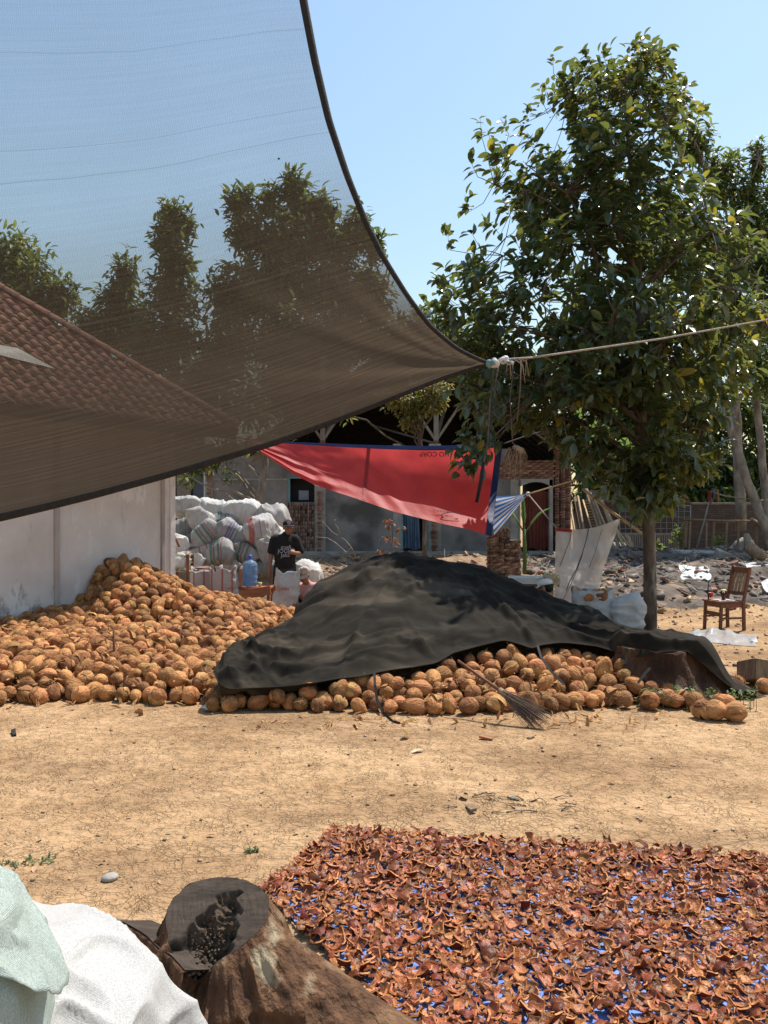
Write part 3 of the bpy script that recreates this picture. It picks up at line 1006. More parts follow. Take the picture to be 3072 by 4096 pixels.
    def slope(s):
        ex = ax + s * (X(2300) - ax)
        ez = az - (X(2300) - ax) * 0.70
        b = MB()
        vs = []
        for y in (ridge0, ridge1):
            for (x, z) in ((ax, az), (ex, ez)):
                vs += [(x, y, z), (x, y, z - 0.06)]
        b.add(vs, [(0, 2, 6, 4), (1, 5, 7, 3), (0, 1, 3, 2), (4, 6, 7, 5), (2, 3, 7, 6), (0, 4, 5, 1)])
        r = b.build('roof', MAT['dark_timber'], t)
        for k in range(11):                       # rafters below the tiles
            y = ridge0 + 0.5 + k * 0.78
            m = MB()
            m.bar((ax + s * 0.05, y, az - 0.12), (ex, y, ez - 0.10), 0.06, 0.10)
            m.build('rafter', MAT['dark_timber'], r)
        for k in range(9):                        # battens
            u = (k + 0.5) / 9
            m = MB()
            p = Vector((ax + (ex - ax) * u, ridge0, az + (ez - az) * u - 0.075))
            m.bar(p, p + Vector((0, ridge1 - ridge0, 0)), 0.04, 0.025)
            m.build('batten', MAT['dark_timber'], r)
        # barge boards on the open gable
        m = MB()
        m.bar((ax, ridge0 - 0.03, az - 0.10), (ex, ridge0 - 0.03, ez - 0.10), 0.03, 0.17, up=(0, 1, 0))
        m.build('barge_board', MAT['wood'], r)
        m = MB()
        m.bar((ax, ridge0 - 0.015, az - 0.32), (ex - s * 0.1, ridge0 + 0.25, ez - 0.30), 0.04, 0.11, up=(0, 1, 0))
        m.build('barge_board', MAT['wood'], r)
        return r, ex, ez
    for s in (-1, 1):
        r, ex, ez = slope(s)
        L_ = math.hypot(ex - ax, ez - az)
        st = MB()
        for i in range(int(L_ / 0.22)):
            u = i * 0.22 / L_
            for j in range(30):
                p = Vector((ax + (ex - ax) * u, ridge0 - 0.05 + j * 0.24, az + (ez - az) * u + 0.03))
                tl = MB()
                if j < 4 and s == 1:
                    tl.bar(p, p + Vector(((ex - ax) / L_ * .26, 0, (ez - az) / L_ * .26 + 0.02)), 0.22, 0.025)
                    tl.build('roof_tile', MAT['tile'], r, bevel=0.008)
                else:
                    st.bar(p, p + Vector(((ex - ax) / L_ * .26, 0, (ez - az) / L_ * .26 + 0.02)), 0.22, 0.025)
        tag(st.build('roof_tiles', MAT['tile'], t), kind='stuff')
        if s == 1:
            def fn(U, V):
                u = 0.60 + 0.36 * U
                return np.stack([ax + (ex - ax) * u, ridge0 + 0.25 + V * 1.6 + 0.1 * np.sin(U * 9), az + (ez - az) * u + 0.10 + 0.02 * np.sin(U * 25 + V * 9)], -1)
            o = gridmesh('roof_tarpaulin', fn, 24, 10, [MAT['blue_plastic']])
            tag(o, 'blue plastic sheet laid over the tiles of the gable roof', 'tarpaulin')
    return t
build_back_house()

def build_blue_house():
    t = thing('painted_house', 'blue grey painted house wall with a dark window behind the piled sacks', 'house', (X(740, 24.5), 24.5, 0.6))
    panel(MB(), 560, 815, 1750, 2260, 24.5, 0.2).build('wall', MAT['blue_wall'], t)
    w = panel(MB(), 690, 750, 1958, 2012, 24.46, 0.06).build('window', MAT['dark'], t)
    panel(MB(), 716, 722, 1958, 2012, 24.43, 0.05).build('mullion', MAT['dark_timber'], w)
    panel(MB(), 690, 750, 1984, 1988, 24.42, 0.05).build('mullion', MAT['dark_timber'], w)
    panel(MB(), 684, 756, 2012, 2018, 24.38, 0.12).build('sill', MAT['cement_pale'], w)
build_blue_house()

# ------------------------------------------------------------------ brick boundary wall
def brick_texture_mat():
    m = M('old dark brickwork', (0.15, 0.105, 0.085), rough=0.97, scale=2)
    N, L, b = nodes(m)
    tc = [n for n in N if n.type == 'TEX_COORD'][0]
    mp = N.new('ShaderNodeMapping')
    mp.inputs['Rotation'].default_value = (math.radians(90), 0, 0)
    L.new(tc.outputs['Object'], mp.inputs[0])
    br = N.new('ShaderNodeTexBrick')
    br.inputs['Color1'].default_value = (0.17, 0.105, 0.078, 1)
    br.inputs['Color2'].default_value = (0.10, 0.07, 0.058, 1)
    br.inputs['Mortar'].default_value = (0.075, 0.068, 0.06, 1)
    br.inputs['Scale'].default_value = 1.0
    br.inputs['Brick Width'].default_value = 0.23
    br.inputs['Row Height'].default_value = 0.065
    br.inputs['Mortar Size'].default_value = 0.010
    L.new(mp.outputs[0], br.inputs['Vector'])
    old = b.inputs['Base Color'].links[0].from_socket
    mx = N.new('ShaderNodeMixRGB')
    mx.blend_type = 'MULTIPLY'
    mx.inputs[0].default_value = 0.5
    ga = N.new('ShaderNodeMixRGB')
    ga.blend_type = 'DIVIDE'
    ga.inputs[0].default_value = 1
    ga.inputs[2].default_value = (0.15, 0.105, 0.085, 1)
    L.new(old, ga.inputs[1])
    L.new(br.outputs[0], mx.inputs[1])
    L.new(ga.outputs[0], mx.inputs[2])
    L.new(mx.outputs[0], b.inputs['Base Color'])
    bp = N.new('ShaderNodeBump')
    bp.inputs['Strength'].default_value = 0.6
    bp.inputs['Distance'].default_value = 0.012
    bp.invert = True
    L.new(br.outputs['Fac'], bp.inputs['Height'])
    L.new(bp.outputs[0], b.inputs['Normal'])
    return m
MAT['brickwork'] = brick_texture_mat()
GWY = 25.0
def build_garden_wall():
    t = thing('boundary_wall', 'long dark old brick wall at the back of the yard', 'wall', (X(2700, GWY), GWY, 0.55))
    panel(MB(), 2300, 3700, 2016, 2270, GWY, 0.24).build('brickwork', MAT['brickwork'], t)
    panel(MB(), 2296, 2760, 2003, 2014, GWY - 0.03, 0.3).build('coping', MAT['brick'], t, bevel=0.01)
    panel(MB(), 2765, 3700, 2010, 2018, GWY - 0.03, 0.3).build('coping', MAT['mortar'], t, bevel=0.01)
    panel(MB(), 2345, 2430, 1960, 2002, GWY + 0.3, 0.2).build('upper_course', MAT['cement'], t)
build_garden_wall()

# ------------------------------------------------------------------ coconut heaps
AP = Vector((-3.57, 11.76, 0))
def hp_left(x, y):
    x, y = np.asarray(x, float), np.asarray(y, float)
    dw = (x - W1.x) * NRM.x + (y - W1.y) * NRM.y
    yf = 7.62 + 0.16 * vn(x * 1.1, 0, 0, 21) + 0.05 * vn(x * 4, 0, 0, 22)
    t = np.maximum(y - yf, 0)
    plat = 0.33 * (1 - np.exp(-t / 0.42)) + 0.07 * np.maximum(0, y - 8.6) * sstep(-1.2, -2.4, x) + 0.05 * fbm(x * 0.9, y * 0.9, 0, 30, 2) * sstep(0, .6, t)
    plat = plat * sstep(-0.95, -1.75, x - 0.10 * (y - 8)) * sstep(12.9, 12.0, y)
    rx, ry = x - AP.x, y - AP.y
    a = rx * DIR.x + ry * DIR.y
    b = rx * NRM.x + ry * NRM.y
    left = 0.30 + 0.85 * np.exp(-np.maximum(b, 0) / 0.5)
    cone = 1.10 - left * np.maximum(0, -a - 0.25) - 0.50 * np.maximum(0, a) - 0.27 * np.maximum(0, b - 0.05) + 0.03 * vn(x * 2, y * 2, 0, 40)
    h = np.maximum(plat, cone)
    return np.where(dw > 0.02, np.maximum(h, 0), 0)

RIDGE = [(-1.42, 7.75, 0.40, 0.95), (-1.0, 8.25, 0.54, 0.80), (-0.5, 8.95, 0.86, 0.62), (0.0, 9.6, 1.19, 0.50), (0.26, 9.9, 1.23, 0.47),
         (0.9, 9.9, 1.12, 0.42), (1.25, 9.75, 0.97, 0.40), (1.7, 9.45, 0.76, 0.38), (2.2, 8.85, 0.55, 0.40), (2.45, 8.5, 0.51, 0.46), (2.72, 8.2, 0.48, 0.7)]
def hp_right(x, y):
    x, y = np.asarray(x, float), np.asarray(y, float)
    h = np.zeros(np.broadcast(x, y).shape)
    for (a, b) in zip(RIDGE[:-1], RIDGE[1:]):
        ax, ay, az, as_ = a
        bx, by, bz, bs = b
        dx, dy = bx - ax, by - ay
        t = np.clip(((x - ax) * dx + (y - ay) * dy) / (dx * dx + dy * dy), 0, 1)
        d = np.hypot(x - ax - t * dx, y - ay - t * dy)
        sl = as_ + (bs - as_) * t
        d2 = np.sqrt(d * d + 0.10 ** 2) - 0.10
        h = np.maximum(h, az + (bz - az) * t - sl * d2)
    return np.maximum(h - 0.02 + 0.03 * vn(x * 1.6, y * 1.6, 0, 60), 0)

def ray_hit(px, py, fn, off=0.0, y0=5.5, y1=13.0):
    Y = np.linspace(y0, y1, 1500)
    x = (px - 1536) / F * Y
    z = CH - (py - HOR) / F * Y
    hit = np.nonzero(z <= fn(x, Y) + off)[0]
    i = hit[0] if len(hit) else -1
    return Vector((x[i], Y[i], z[i]))

def coconut_mesh(seed):
    rs = np.random.default_rng(seed)
    bm = bmesh.new()
    bmesh.ops.create_icosphere(bm, subdivisions=3, radius=1.0)
    v = np.array([p.co[:] for p in bm.verts])
    f = np.array([[p.index for p in q.verts] for q in bm.faces])
    bm.free()
    r = 1 + 0.05 * vn(v[:, 0] * 1.5, v[:, 1] * 1.5, v[:, 2] * 1.5, seed) + 0.025 * vn(v[:, 0] * 5, v[:, 1] * 5, v[:, 2] * 2, seed + 5)
    ang = np.arctan2(v[:, 1], v[:, 0])
    r += 0.025 * np.cos(3 * ang) * (1 - np.abs(v[:, 2]))
    peak = np.clip(v[:, 2], 0, 1) ** 6 * rs.uniform(0.02, 0.55)
    v = v * (r + peak)[:, None] * np.array([1, 1, rs.uniform(0.98, 1.25)]) * 0.074
    return v, f

def fibre_mesh(seed, n=46):
    """loose coir: thin tapering strips lying over the nut and a tuft at its end"""
    rs = np.random.default_rng(seed)
    vs, fs = [], []
    for k in range(n):
        if k < n * 0.55:
            d = rs.normal(size=3)
            d /= np.linalg.norm(d)
            tdir = rs.normal(size=3)
        else:
            d = np.array([rs.normal(0, .35), rs.normal(0, .35), 1.0])
            d /= np.linalg.norm(d)
            tdir = np.array([rs.normal(0, .6), rs.normal(0, .6), 1.0])
        tdir = tdir - d * tdir.dot(d) * (1 if k < n * 0.55 else 0.0)
        tdir /= np.linalg.norm(tdir) + 1e-6
        s = np.cross(d, tdir)
        s /= np.linalg.norm(s) + 1e-6
        w = rs.uniform(0.0012, 0.004)
        L = rs.uniform(0.03, 0.075)
        p0 = d * 0.0755
        p1 = p0 + tdir * L * .5 + d * rs.uniform(-.004, .010)
        p2 = p0 + tdir * L + d * rs.uniform(-.022, .018)
        b = len(vs)
        vs += [p0 - s * w, p0 + s * w, p1 - s * w * .8, p1 + s * w * .8, p2 - s * w * .2, p2 + s * w * .2]
        fs += [(b, b + 1, b + 3, b + 2), (b + 2, b + 3, b + 5, b + 4)]
    return np.array(vs), np.array(fs)

def husk_mesh(seed):
    """stiff curved husk still clinging to one side: one torn collar ending in pointed lobes"""
    rs = np.random.default_rng(seed)
    mb = MB()
    na, nr = 17, 6
    a0, span, lob, ph = rs.uniform(0, 6.28), rs.uniform(1.6, 4.2), rs.integers(2, 4), rs.uniform(0, 6)
    curl = rs.uniform(0.0, 0.45)
    for i in range(na):
        u = i / (na - 1)
        az = a0 + (u - .5) * span
        ln = 0.55 + 0.85 * abs(math.sin(math.pi * lob * u)) ** .7 + 0.15 * math.sin(ph + 9 * u)
        for j in range(nr):
            v = j / (nr - 1)
            th = math.radians(128) - v * ln
            r = 0.0775 + 0.008 * math.sin(math.pi * v) + curl * 0.05 * v * v + 0.003 * math.sin(7 * u * span + ph)
            mb.v.append((r * math.sin(th) * math.cos(az), r * math.sin(th) * math.sin(az), r * math.cos(th) * 1.08))
    for i in range(na - 1):
        for j in range(nr - 1):
            k = i * nr + j
            mb.f.append((k, k + nr, k + nr + 1, k + 1))
            mb.m.append(0)
    return mb.mesh('husk', MAT['husk'], True)

COCO = []
for k in range(6):
    v, f = coconut_mesh(100 + k)
    fv, ff = fibre_mesh(200 + k)
    COCO.append((v, f, fv, ff))
def coco_data(k):
    v, f, fv, ff = COCO[k]
    m = MB()
    m.add(v, f, 0)
    m.add(fv, ff, 1)
    return m.mesh('coconut', [MAT['coconut'], MAT['husk']], True)
COCO_ME = [coco_data(k) for k in range(6)]
HUSK_ME = [husk_mesh(300 + k) for k in range(6)]

def darts(fn, x0, x1, y0, y1, spacing, n, off, ok, seed, hmin=0.02):
    rs = np.random.default_rng(seed)
    xs, ys = rs.uniform(x0, x1, n), rs.uniform(y0, y1, n)
    hs = fn(xs, ys)
    keep = (hs > hmin)
    xs, ys, hs = xs[keep], ys[keep], hs[keep]
    grid, out = {}, []
    for x, y, h in zip(xs, ys, hs):
        z = max(0.07, h + off)
        if not ok(x, y):
            continue
        c = (int(x // spacing), int(y // spacing), int(z // spacing))
        bad = False
        for i in (-1, 0, 1):
            for j in (-1, 0, 1):
                for k in (-1, 0, 1):
                    for q in grid.get((c[0] + i, c[1] + j, c[2] + k), ()):
                        if (q[0] - x) ** 2 + (q[1] - y) ** 2 + (q[2] - z) ** 2 < spacing * spacing:
                            bad = True
        if bad:
            continue
        grid.setdefault(c, []).append((x, y, z))
        out.append((x, y, z))
    return out

HEM_PX = [(908, 2754), (1000, 2752), (1089, 2747), (1248, 2736), (1400, 2714), (1523, 2685), (1650, 2664), (1740, 2649), (1813, 2613), (1957, 2577), (2015, 2563),
          (2085, 2573), (2130, 2588), (2153, 2580), (2229, 2572), (2300, 2576), (2383, 2584), (2470, 2600)]
HEM = [P(905, 2622, 7.85), P(868, 2655, 7.6), P(855, 2692, 7.40), P(875, 2735, 7.25)]
for i, q in enumerate(HEM_PX):
    p = ray_hit(q[0], q[1], hp_right, 0.10)
    if i < 4:                                            # at the bunched end the cloth hangs clear of the nuts
        p = P(q[0], q[1], 7.28 + 0.02 * i)
    HEM.append(p)
STX, STY = 2.72, 8.12                                     # old stump under the end of the cloth
HEM += [P(2560, 2622, 7.86), P(2660, 2612, 7.80), P(2755, 2603, 7.80), P(2789, 2640, 7.80), P(2850, 2690, 7.80), P(2904, 2734, 7.78), P(2965, 2775, 7.78), P(3025, 2806, 7.78)]
HEMX = np.array([p.x for p in HEM[4:]])
HEMY = np.array([p.y for p in HEM[4:]])
def under_hem(x, y):
    return y > np.interp(x, HEMX, HEMY) + 0.05

def build_coconuts():
    left = darts(hp_left, -5.6, -0.8, 7.2, 12.9, 0.130, 60000, -0.035, lambda x, y: (x - W1.x) * NRM.x + (y - W1.y) * NRM.y > 0.08, 1)
    left2 = darts(hp_left, -5.6, -0.8, 7.6, 12.9, 0.15, 20000, -0.13, lambda x, y: (x - W1.x) * NRM.x + (y - W1.y) * NRM.y > 0.1 and float(hp_left(x, y)) > 0.22, 2)
    right = darts(hp_right, -1.6, 2.75, 6.2, 9.8, 0.130, 40000, -0.03, lambda x, y: not under_hem(x, y) and not (x < -0.35 and y < 7.25), 3)
    right2 = darts(hp_right, -1.4, 2.6, 6.6, 9.6, 0.15, 15000, -0.13, lambda x, y: not under_hem(x, y) and float(hp_right(x, y)) > 0.22, 4)
    rs = random.Random(5)
    extra = []                                           # nuts rolled out in front of the black cloth and beyond
    for px, py in ((925, 2810), (960, 2835), (1030, 2840), (1100, 2832), (1160, 2838), (1230, 2830), (870, 2822), (1270, 2800), (1330, 2790), (1390, 2780), (1450, 2808), (1180, 2790), (1060, 2790),
                   (1010, 2785), (950, 2775), (1120, 2775), (1500, 2812), (1560, 2820), (1385, 2745), (1340, 2755), (1440, 2740)):
        g = PG(px, py, 0.0)
        extra.append((g.x, g.y, 0.068))
    for px, py, z in ((1400, 2740, .19), (1450, 2725, .21), (1350, 2760, .17), (1545, 2725, .22), (1230, 2770, .15), (1110, 2780, .14)):
        p = PG(px, py, z)
        extra.append((p.x, p.y, z))
    A = [(p, 0) for p in left] + [(p, 1) for p in right] + [(p, 1) for p in extra]
    B = left2 + right2
    def inview(p):
        px = 1536 + p[0] / p[1] * F
        return -40 < px < 3110
    A.sort(key=lambda q: (0 if inview(q[0]) else 1, q[0][1]))
    t_l = 'coconut %s near the front of the white wall heap'
    t_r = 'coconut %s in the heap spilling from under the black cloth'
    for i, (p, side) in enumerate(A[:294]):
        k = rs.randrange(6)
        o = bpy.data.objects.new('coconut', COCO_ME[k])
        COL.objects.link(o)
        o.location = p
        o.rotation_euler = (rs.uniform(0, 2.4) * rs.choice((-1, 1)), rs.uniform(0, 6.28), rs.uniform(0, 6.28))
        s = rs.uniform(0.74, 1.2)
        o.scale = (s, s, s * rs.uniform(0.95, 1.1))
        flap = rs.random() < 0.5
        tag(o, (t_r if side else t_l) % ('with a torn husk collar' if flap else 'peeled bare of its husk'), 'coconut', 'coconuts spilling from under the black cloth' if side else 'coconuts heaped by the white wall')
        if flap:
            link('husk_flap', rs.choice(HUSK_ME), o, world=False)
    # the rest of both heaps as one mass
    V_, F3, F4, n0 = [], [], [], 0
    rest = [q[0] for q in A[294:]] + B
    n = len(rest)
    rg = np.random.default_rng(8)
    R = rotmats(rg.uniform(0, 6.28, n), rg.uniform(-2.2, 2.2, n), rg.uniform(0, 6.28, n))
    S = rg.uniform(0.74, 1.2, n)
    T = np.array(rest)
    kk = rg.integers(0, 6, n)
    hv, hf = [], []
    m3, m4 = [], []
    for k in range(6):
        s_ = kk == k
        v, f, fv, ff = COCO[k]
        a, b = scatter(v, f, R[s_], T[s_], S[s_])
        m3.append((a, b))
        a, b = scatter(fv, ff, R[s_], T[s_], S[s_])
        m4.append((a, b))
        me = HUSK_ME[k]
        tv = np.array([q.co[:] for q in me.vertices])
        tf = np.array([list(q.vertices) for q in me.polygons])
        s2 = s_ & (rg.random(n) < 0.55)
        a, b = scatter(tv, tf, R[s2], T[s2], S[s2])
        m4.append((a, b))
    def cat(l):
        vs, fs, n_ = [], [], 0
        for a, b in l:
            vs.append(a)
            fs.append(b + n_)
            n_ += len(a)
        return np.concatenate(vs), np.concatenate(fs)
    v3, f3 = cat(m3)
    tag(link('piled_coconuts', np_mesh('piled_coconuts', v3, f3, [MAT['coconut']])), 'mass of brown coconuts farther up the heaps', 'coconuts', kind='stuff')
    v4, f4 = cat(m4)
    tag(link('husk_fibre', np_mesh('husk_fibre', v4, f4, [MAT['husk']])), 'torn husk flaps and fibre among the heaped coconuts', 'husk', kind='stuff')
    # loose fibre and husk scraps lying between and in front of the nuts
    rs2 = np.random.default_rng(77)
    n = 620
    xs = np.concatenate([rs2.uniform(-4.6, -0.9, n), rs2.uniform(-1.2, 2.5, n // 2)])
    ys = np.concatenate([rs2.uniform(7.4, 10.2, n), rs2.uniform(6.7, 8.2, n // 2)])
    zs = np.maximum(np.maximum(hp_left(xs, ys), np.where(xs > -1.3, hp_right(xs, ys), 0)) + 0.02, gz(xs, ys) + 0.006)
    sc = np.array([(-.05, -.006, 0), (-.05, .006, .002), (0, -.012, .012), (0, .012, .010), (.05, -.003, 0), (.05, .004, -.004)])
    fv = np.array([(0, 1, 3, 2), (2, 3, 5, 4)])
    m = len(xs)
    okk = (ys < np.interp(xs, HEMX, HEMY) - .25) | (xs < -1.6)
    R = rotmats(rs2.uniform(0, 6.28, m), rs2.normal(0, .5, m), rs2.uniform(-1, 1, m))
    a, b = scatter(sc, fv, R[okk], np.stack([xs, ys, zs], 1)[okk], rs2.uniform(0.4, 1.3, m)[okk])
    tag(link('loose_fibre', np_mesh('loose_fibre', a, b, [MAT['husk']])), 'torn coir scraps between the heaped coconuts', 'husk', kind='stuff')
    # the core of the heaps
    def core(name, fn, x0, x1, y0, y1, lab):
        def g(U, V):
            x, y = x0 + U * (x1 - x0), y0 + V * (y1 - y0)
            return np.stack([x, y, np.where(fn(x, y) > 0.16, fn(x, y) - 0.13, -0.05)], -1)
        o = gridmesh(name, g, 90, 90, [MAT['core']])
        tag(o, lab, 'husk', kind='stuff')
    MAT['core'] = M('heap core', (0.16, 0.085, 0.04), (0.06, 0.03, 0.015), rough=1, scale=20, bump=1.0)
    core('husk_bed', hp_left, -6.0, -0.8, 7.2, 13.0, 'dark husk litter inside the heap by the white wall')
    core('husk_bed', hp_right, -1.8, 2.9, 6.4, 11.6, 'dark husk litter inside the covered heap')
    # loose nuts beyond the stump, each told apart by its look or place
    def single(px, py, label, flap, seed, s=1.1, z=0.0):
        g = PG(px, py, z)
        o = bpy.data.objects.new('coconut', COCO_ME[seed % 6])
        COL.objects.link(o)
        o.location = (g.x, g.y, z + 0.072 * s)
        r_ = random.Random(seed)
        o.rotation_euler = (r_.uniform(0, 2), r_.uniform(0, 6), r_.uniform(0, 6))
        o.scale = (s, s, s)
        tag(o, label, 'coconut', 'loose coconuts beside the covered stump')
        if flap:
            link('husk_flap', HUSK_ME[seed % 6], o, world=False)
    single(2780, 2838, 'loose coconut at the back left of the small cluster beside the weeds', True, 2)
    single(2812, 2872, 'leftmost front coconut of the small cluster beside the weeds', True, 3)
    single(2865, 2880, 'middle coconut with a torn husk collar in the small cluster', True, 10)
    single(2940, 2884, 'rightmost coconut with a split husk cap in the small cluster', True, 5)
    single(2905, 2850, 'half hidden coconut behind the row of the small cluster', False, 7)
    single(2672, 2826, 'dark brown coconut lying alone against the weeds', False, 9)
    single(2945, 2760, 'loose coconut behind the edge of the black cloth', True, 8, 1.0)
    single(3055, 2772, 'coconut by the wooden trough at the edge of the yard', False, 6, 1.0)
build_coconuts()

# ------------------------------------------------------------------ black shade cloth over the heap
def cloth_mat():
    m = M('black shade cloth', (0.030, 0.0245, 0.0185), (0.012, 0.0105, 0.009), rough=0.9, scale=3.0, bump=1.6, bscale=5, spec=0.08, sub=((0.066, 0.053, 0.039), 1.6, 0.56))
    N, L, b = nodes(m)
    b.inputs['Sheen Weight'].default_value = 0.04
    b.inputs['Sheen Roughness'].default_value = 0.4
    b.inputs['Sheen Tint'].default_value = (0.75, 0.68, 0.58, 1)
    bump = [n for n in N if n.type == 'BUMP'][0]
    nz = bump.inputs['Height'].links[0].from_node
    nz.noise_type = 'RIDGED_MULTIFRACTAL'
    nz.inputs['Scale'].default_value = 2.4
    nz.inputs['Detail'].default_value = 5
    nz.inputs['Roughness'].default_value = 0.5
    bump.inputs['Distance'].default_value = 0.03
    mp = [n for n in N if n.type == 'MAPPING'][0]
    mp.inputs['Rotation'].default_value = (0, 0, 0.6)
    mp.inputs['Scale'].default_value = (0.55, 1.3, 1)
    return m
MAT['black_tarp'] = cloth_mat()

def build_cloth():
    hem = np.array([tuple(p) for p in HEM])
    d = np.concatenate([[0], np.cumsum(np.linalg.norm(np.diff(hem, axis=0), axis=1))])
    nu, nv = 320, 150
    u = np.linspace(0, d[-1], nu)
    H = np.stack([np.interp(u, d, hem[:, k]) for k in range(3)], 1)
    for _ in range(3):
        H[1:-1] = 0.25 * H[:-2] + 0.5 * H[1:-1] + 0.25 * H[2:]
    back = np.array([(-1.36, 7.98), (-1.28, 8.1), (-1.2, 8.25), (-1.05, 8.6), (-0.75, 9.4), (-0.2, 10.4), (0.4, 11.0), (1.1, 10.9), (1.8, 10.4), (2.3, 9.6), (2.6, 8.95), (2.95, 8.55), (3.3, 8.15), (3.55, 7.86)])
    bd = np.linspace(0, 1, len(back))
    # both edges run from the bunched end to the far tip
    un = (u / d[-1])
    warp = np.interp(un, [0, .1, .35, .6, .8, 1], [0, .09, .36, .62, .83, 1])
    Bk = np.stack([np.interp(warp, bd, back[:, k]) for k in range(2)], 1)
    Vv = np.linspace(0, 1, nv)[None, :]
    Xg = H[:, 0:1] * (1 - Vv) + Bk[:, 0:1] * Vv
    Yg = H[:, 1:2] * (1 - Vv) + Bk[:, 1:2] * Vv
    base = np.maximum(hp_right(Xg, Yg), gz(Xg, Yg))
    sd = np.hypot((Xg - STX) / 0.62, (Yg - STY) / 0.5)
    stump = 0.47 * sstep(1.25, 0.62, sd)
    zz = np.maximum(base, stump) + 0.085
    # lumps of nuts showing through and long folds running down from the crown of the heap
    lump = 0.032 * np.maximum(0, vn(Xg * 7, Yg * 7, 0, 70)) ** .8 * sstep(0.1, 0.3, base)
    ang = np.arctan2(Yg - 10.0, Xg - 0.45)
    rad = np.hypot(Yg - 10.0, Xg - 0.45)
    f1 = 1 - np.abs(vn(ang * 3.2 + 0.25 * vn(Xg, Yg, 0, 2), rad * 0.30, 0, 71))
    f2 = 1 - np.abs(vn(ang * 7.0 + 0.3 * vn(Xg * 2, Yg * 2, 0, 3), rad * 0.55, 0, 72))
    f3 = 1 - np.abs(vn(Xg * 2.6 + Yg * 1.2, Yg * 1.6 - Xg * .6, 0, 73))
    amp = sstep(0.15, 1.2, rad)
    z = zz + lump + amp * (0.045 * f1 ** 9 + 0.028 * f2 ** 9) + 0.03 * f3 ** 14 + 0.014 * (1 - np.abs(vn(Xg * 6 - Yg * 3, Yg * 4 + Xg * 2, 0, 77))) ** 9
    # long creases pulled tight over the nuts
    for pts, am, wd in (([(1632, 2251), (1393, 2374), (1190, 2454), (1017, 2526), (935, 2590)], .075, .035), ([(1905, 2330), (1953, 2404), (2044, 2476), (2125, 2572)], .085, .035), ([(990, 2610), (1290, 2606), (1430, 2580), (1580, 2535)], .05, .028),
                        ([(1600, 2570), (1733, 2622)], .05, .025), ([(2060, 2390), (2200, 2465), (2350, 2535), (2560, 2600)], .07, .03), ([(1780, 2280), (1700, 2340), (1600, 2390)], .05, .028), ([(1240, 2520), (1330, 2470), (1400, 2440)], .04, .025), ([(1100, 2680), (1400, 2650), (1700, 2600)], .045, .022), ([(1020, 2700), (1000, 2640), (1010, 2590)], .05, .04)):
        q = [ray_hit(a_, b_, hp_right, 0.07) for a_, b_ in pts]
        dm = np.full(Xg.shape, 9.0)
        for a_, b_ in zip(q[:-1], q[1:]):
            dx, dy = b_.x - a_.x, b_.y - a_.y
            tt = np.clip(((Xg - a_.x) * dx + (Yg - a_.y) * dy) / (dx * dx + dy * dy), 0, 1)
            dm = np.minimum(dm, np.hypot(Xg - a_.x - tt * dx, Yg - a_.y - tt * dy))
        dm = dm + .03 * vn(Xg * 5, Yg * 5, 0, 76)
        z += am * np.exp(-np.abs(dm) / wd) - .35 * am * np.exp(-((dm - 2.2 * wd) / wd) ** 2)
    # crumpled, bunched end
    bun = sstep(-0.55, -1.2, Xg)
    z += bun * 0.05 * (1 - np.abs(fbm(Xg * 5, Yg * 5, 0, 74, 3))) ** 2
    # meet the hem heights
    w = sstep(0.10, 0.0, Vv)
    z = z * (1 - w) + w * (H[:, 2:3] + 0.02 * vn(u[:, None] * 4, 0, 0, 75))
    tail = sstep(0.90, 1.0, un)[:, None]
    z = np.maximum(z * (1 - 0.0 * tail), gz(Xg, Yg) + 0.012)
    # slow relaxation keeps it cloth-like
    for _ in range(1):
        z[1:-1, 1:-1] = 0.5 * z[1:-1, 1:-1] + 0.125 * (z[:-2, 1:-1] + z[2:, 1:-1] + z[1:-1, :-2] + z[1:-1, 2:])
    p = np.stack([Xg, Yg, z], -1).reshape(-1, 3)
    idx = np.arange(nu * nv).reshape(nu, nv)
    f = np.stack([idx[:-1, :-1], idx[1:, :-1], idx[1:, 1:], idx[:-1, 1:]], -1).reshape(-1, 4)
    t = thing('black_cloth', 'black shade cloth draped over the middle heap of coconuts', 'cloth', (0.4, 8.6, 0))
    o = link('sheet', np_mesh('sheet', p, f, [MAT['black_tarp']]), t)
    # rolled hem along the front edge
    m = MB()
    hp = [(H[i, 0], H[i, 1], max(float(z[i, 0]), G(H[i, 0], H[i, 1]) + 0.01)) for i in range(0, nu, 2)]
    m.tube(hp, 0.005, 6)
    m.build('hem', MAT['black_tarp'], t, True)
    # tie straps hanging over the nuts
    def strap(pts, name='tie_strap'):
        m = MB()
        q = [P(*a) for a in pts]
        for i in range(len(q) - 1):
            m.bar(q[i], q[i + 1], 0.022, 0.004, up=(0, -1, 0.3))
        m.build(name, MAT['rope_dark'], t)
    strap([(1497, 2690, 7.15), (1500, 2740, 7.05), (1508, 2800, 6.98), (1530, 2850, 6.9), (1570, 2885, 6.88), (1600, 2893, 6.85)])
    strap([(2150, 2582, 7.78), (2165, 2630, 7.62), (2200, 2680, 7.45), (2258, 2738, 7.28)])
    strap([(2600, 2672, 7.5), (2575, 2700, 7.45), (2552, 2732, 7.4)])
build_cloth()

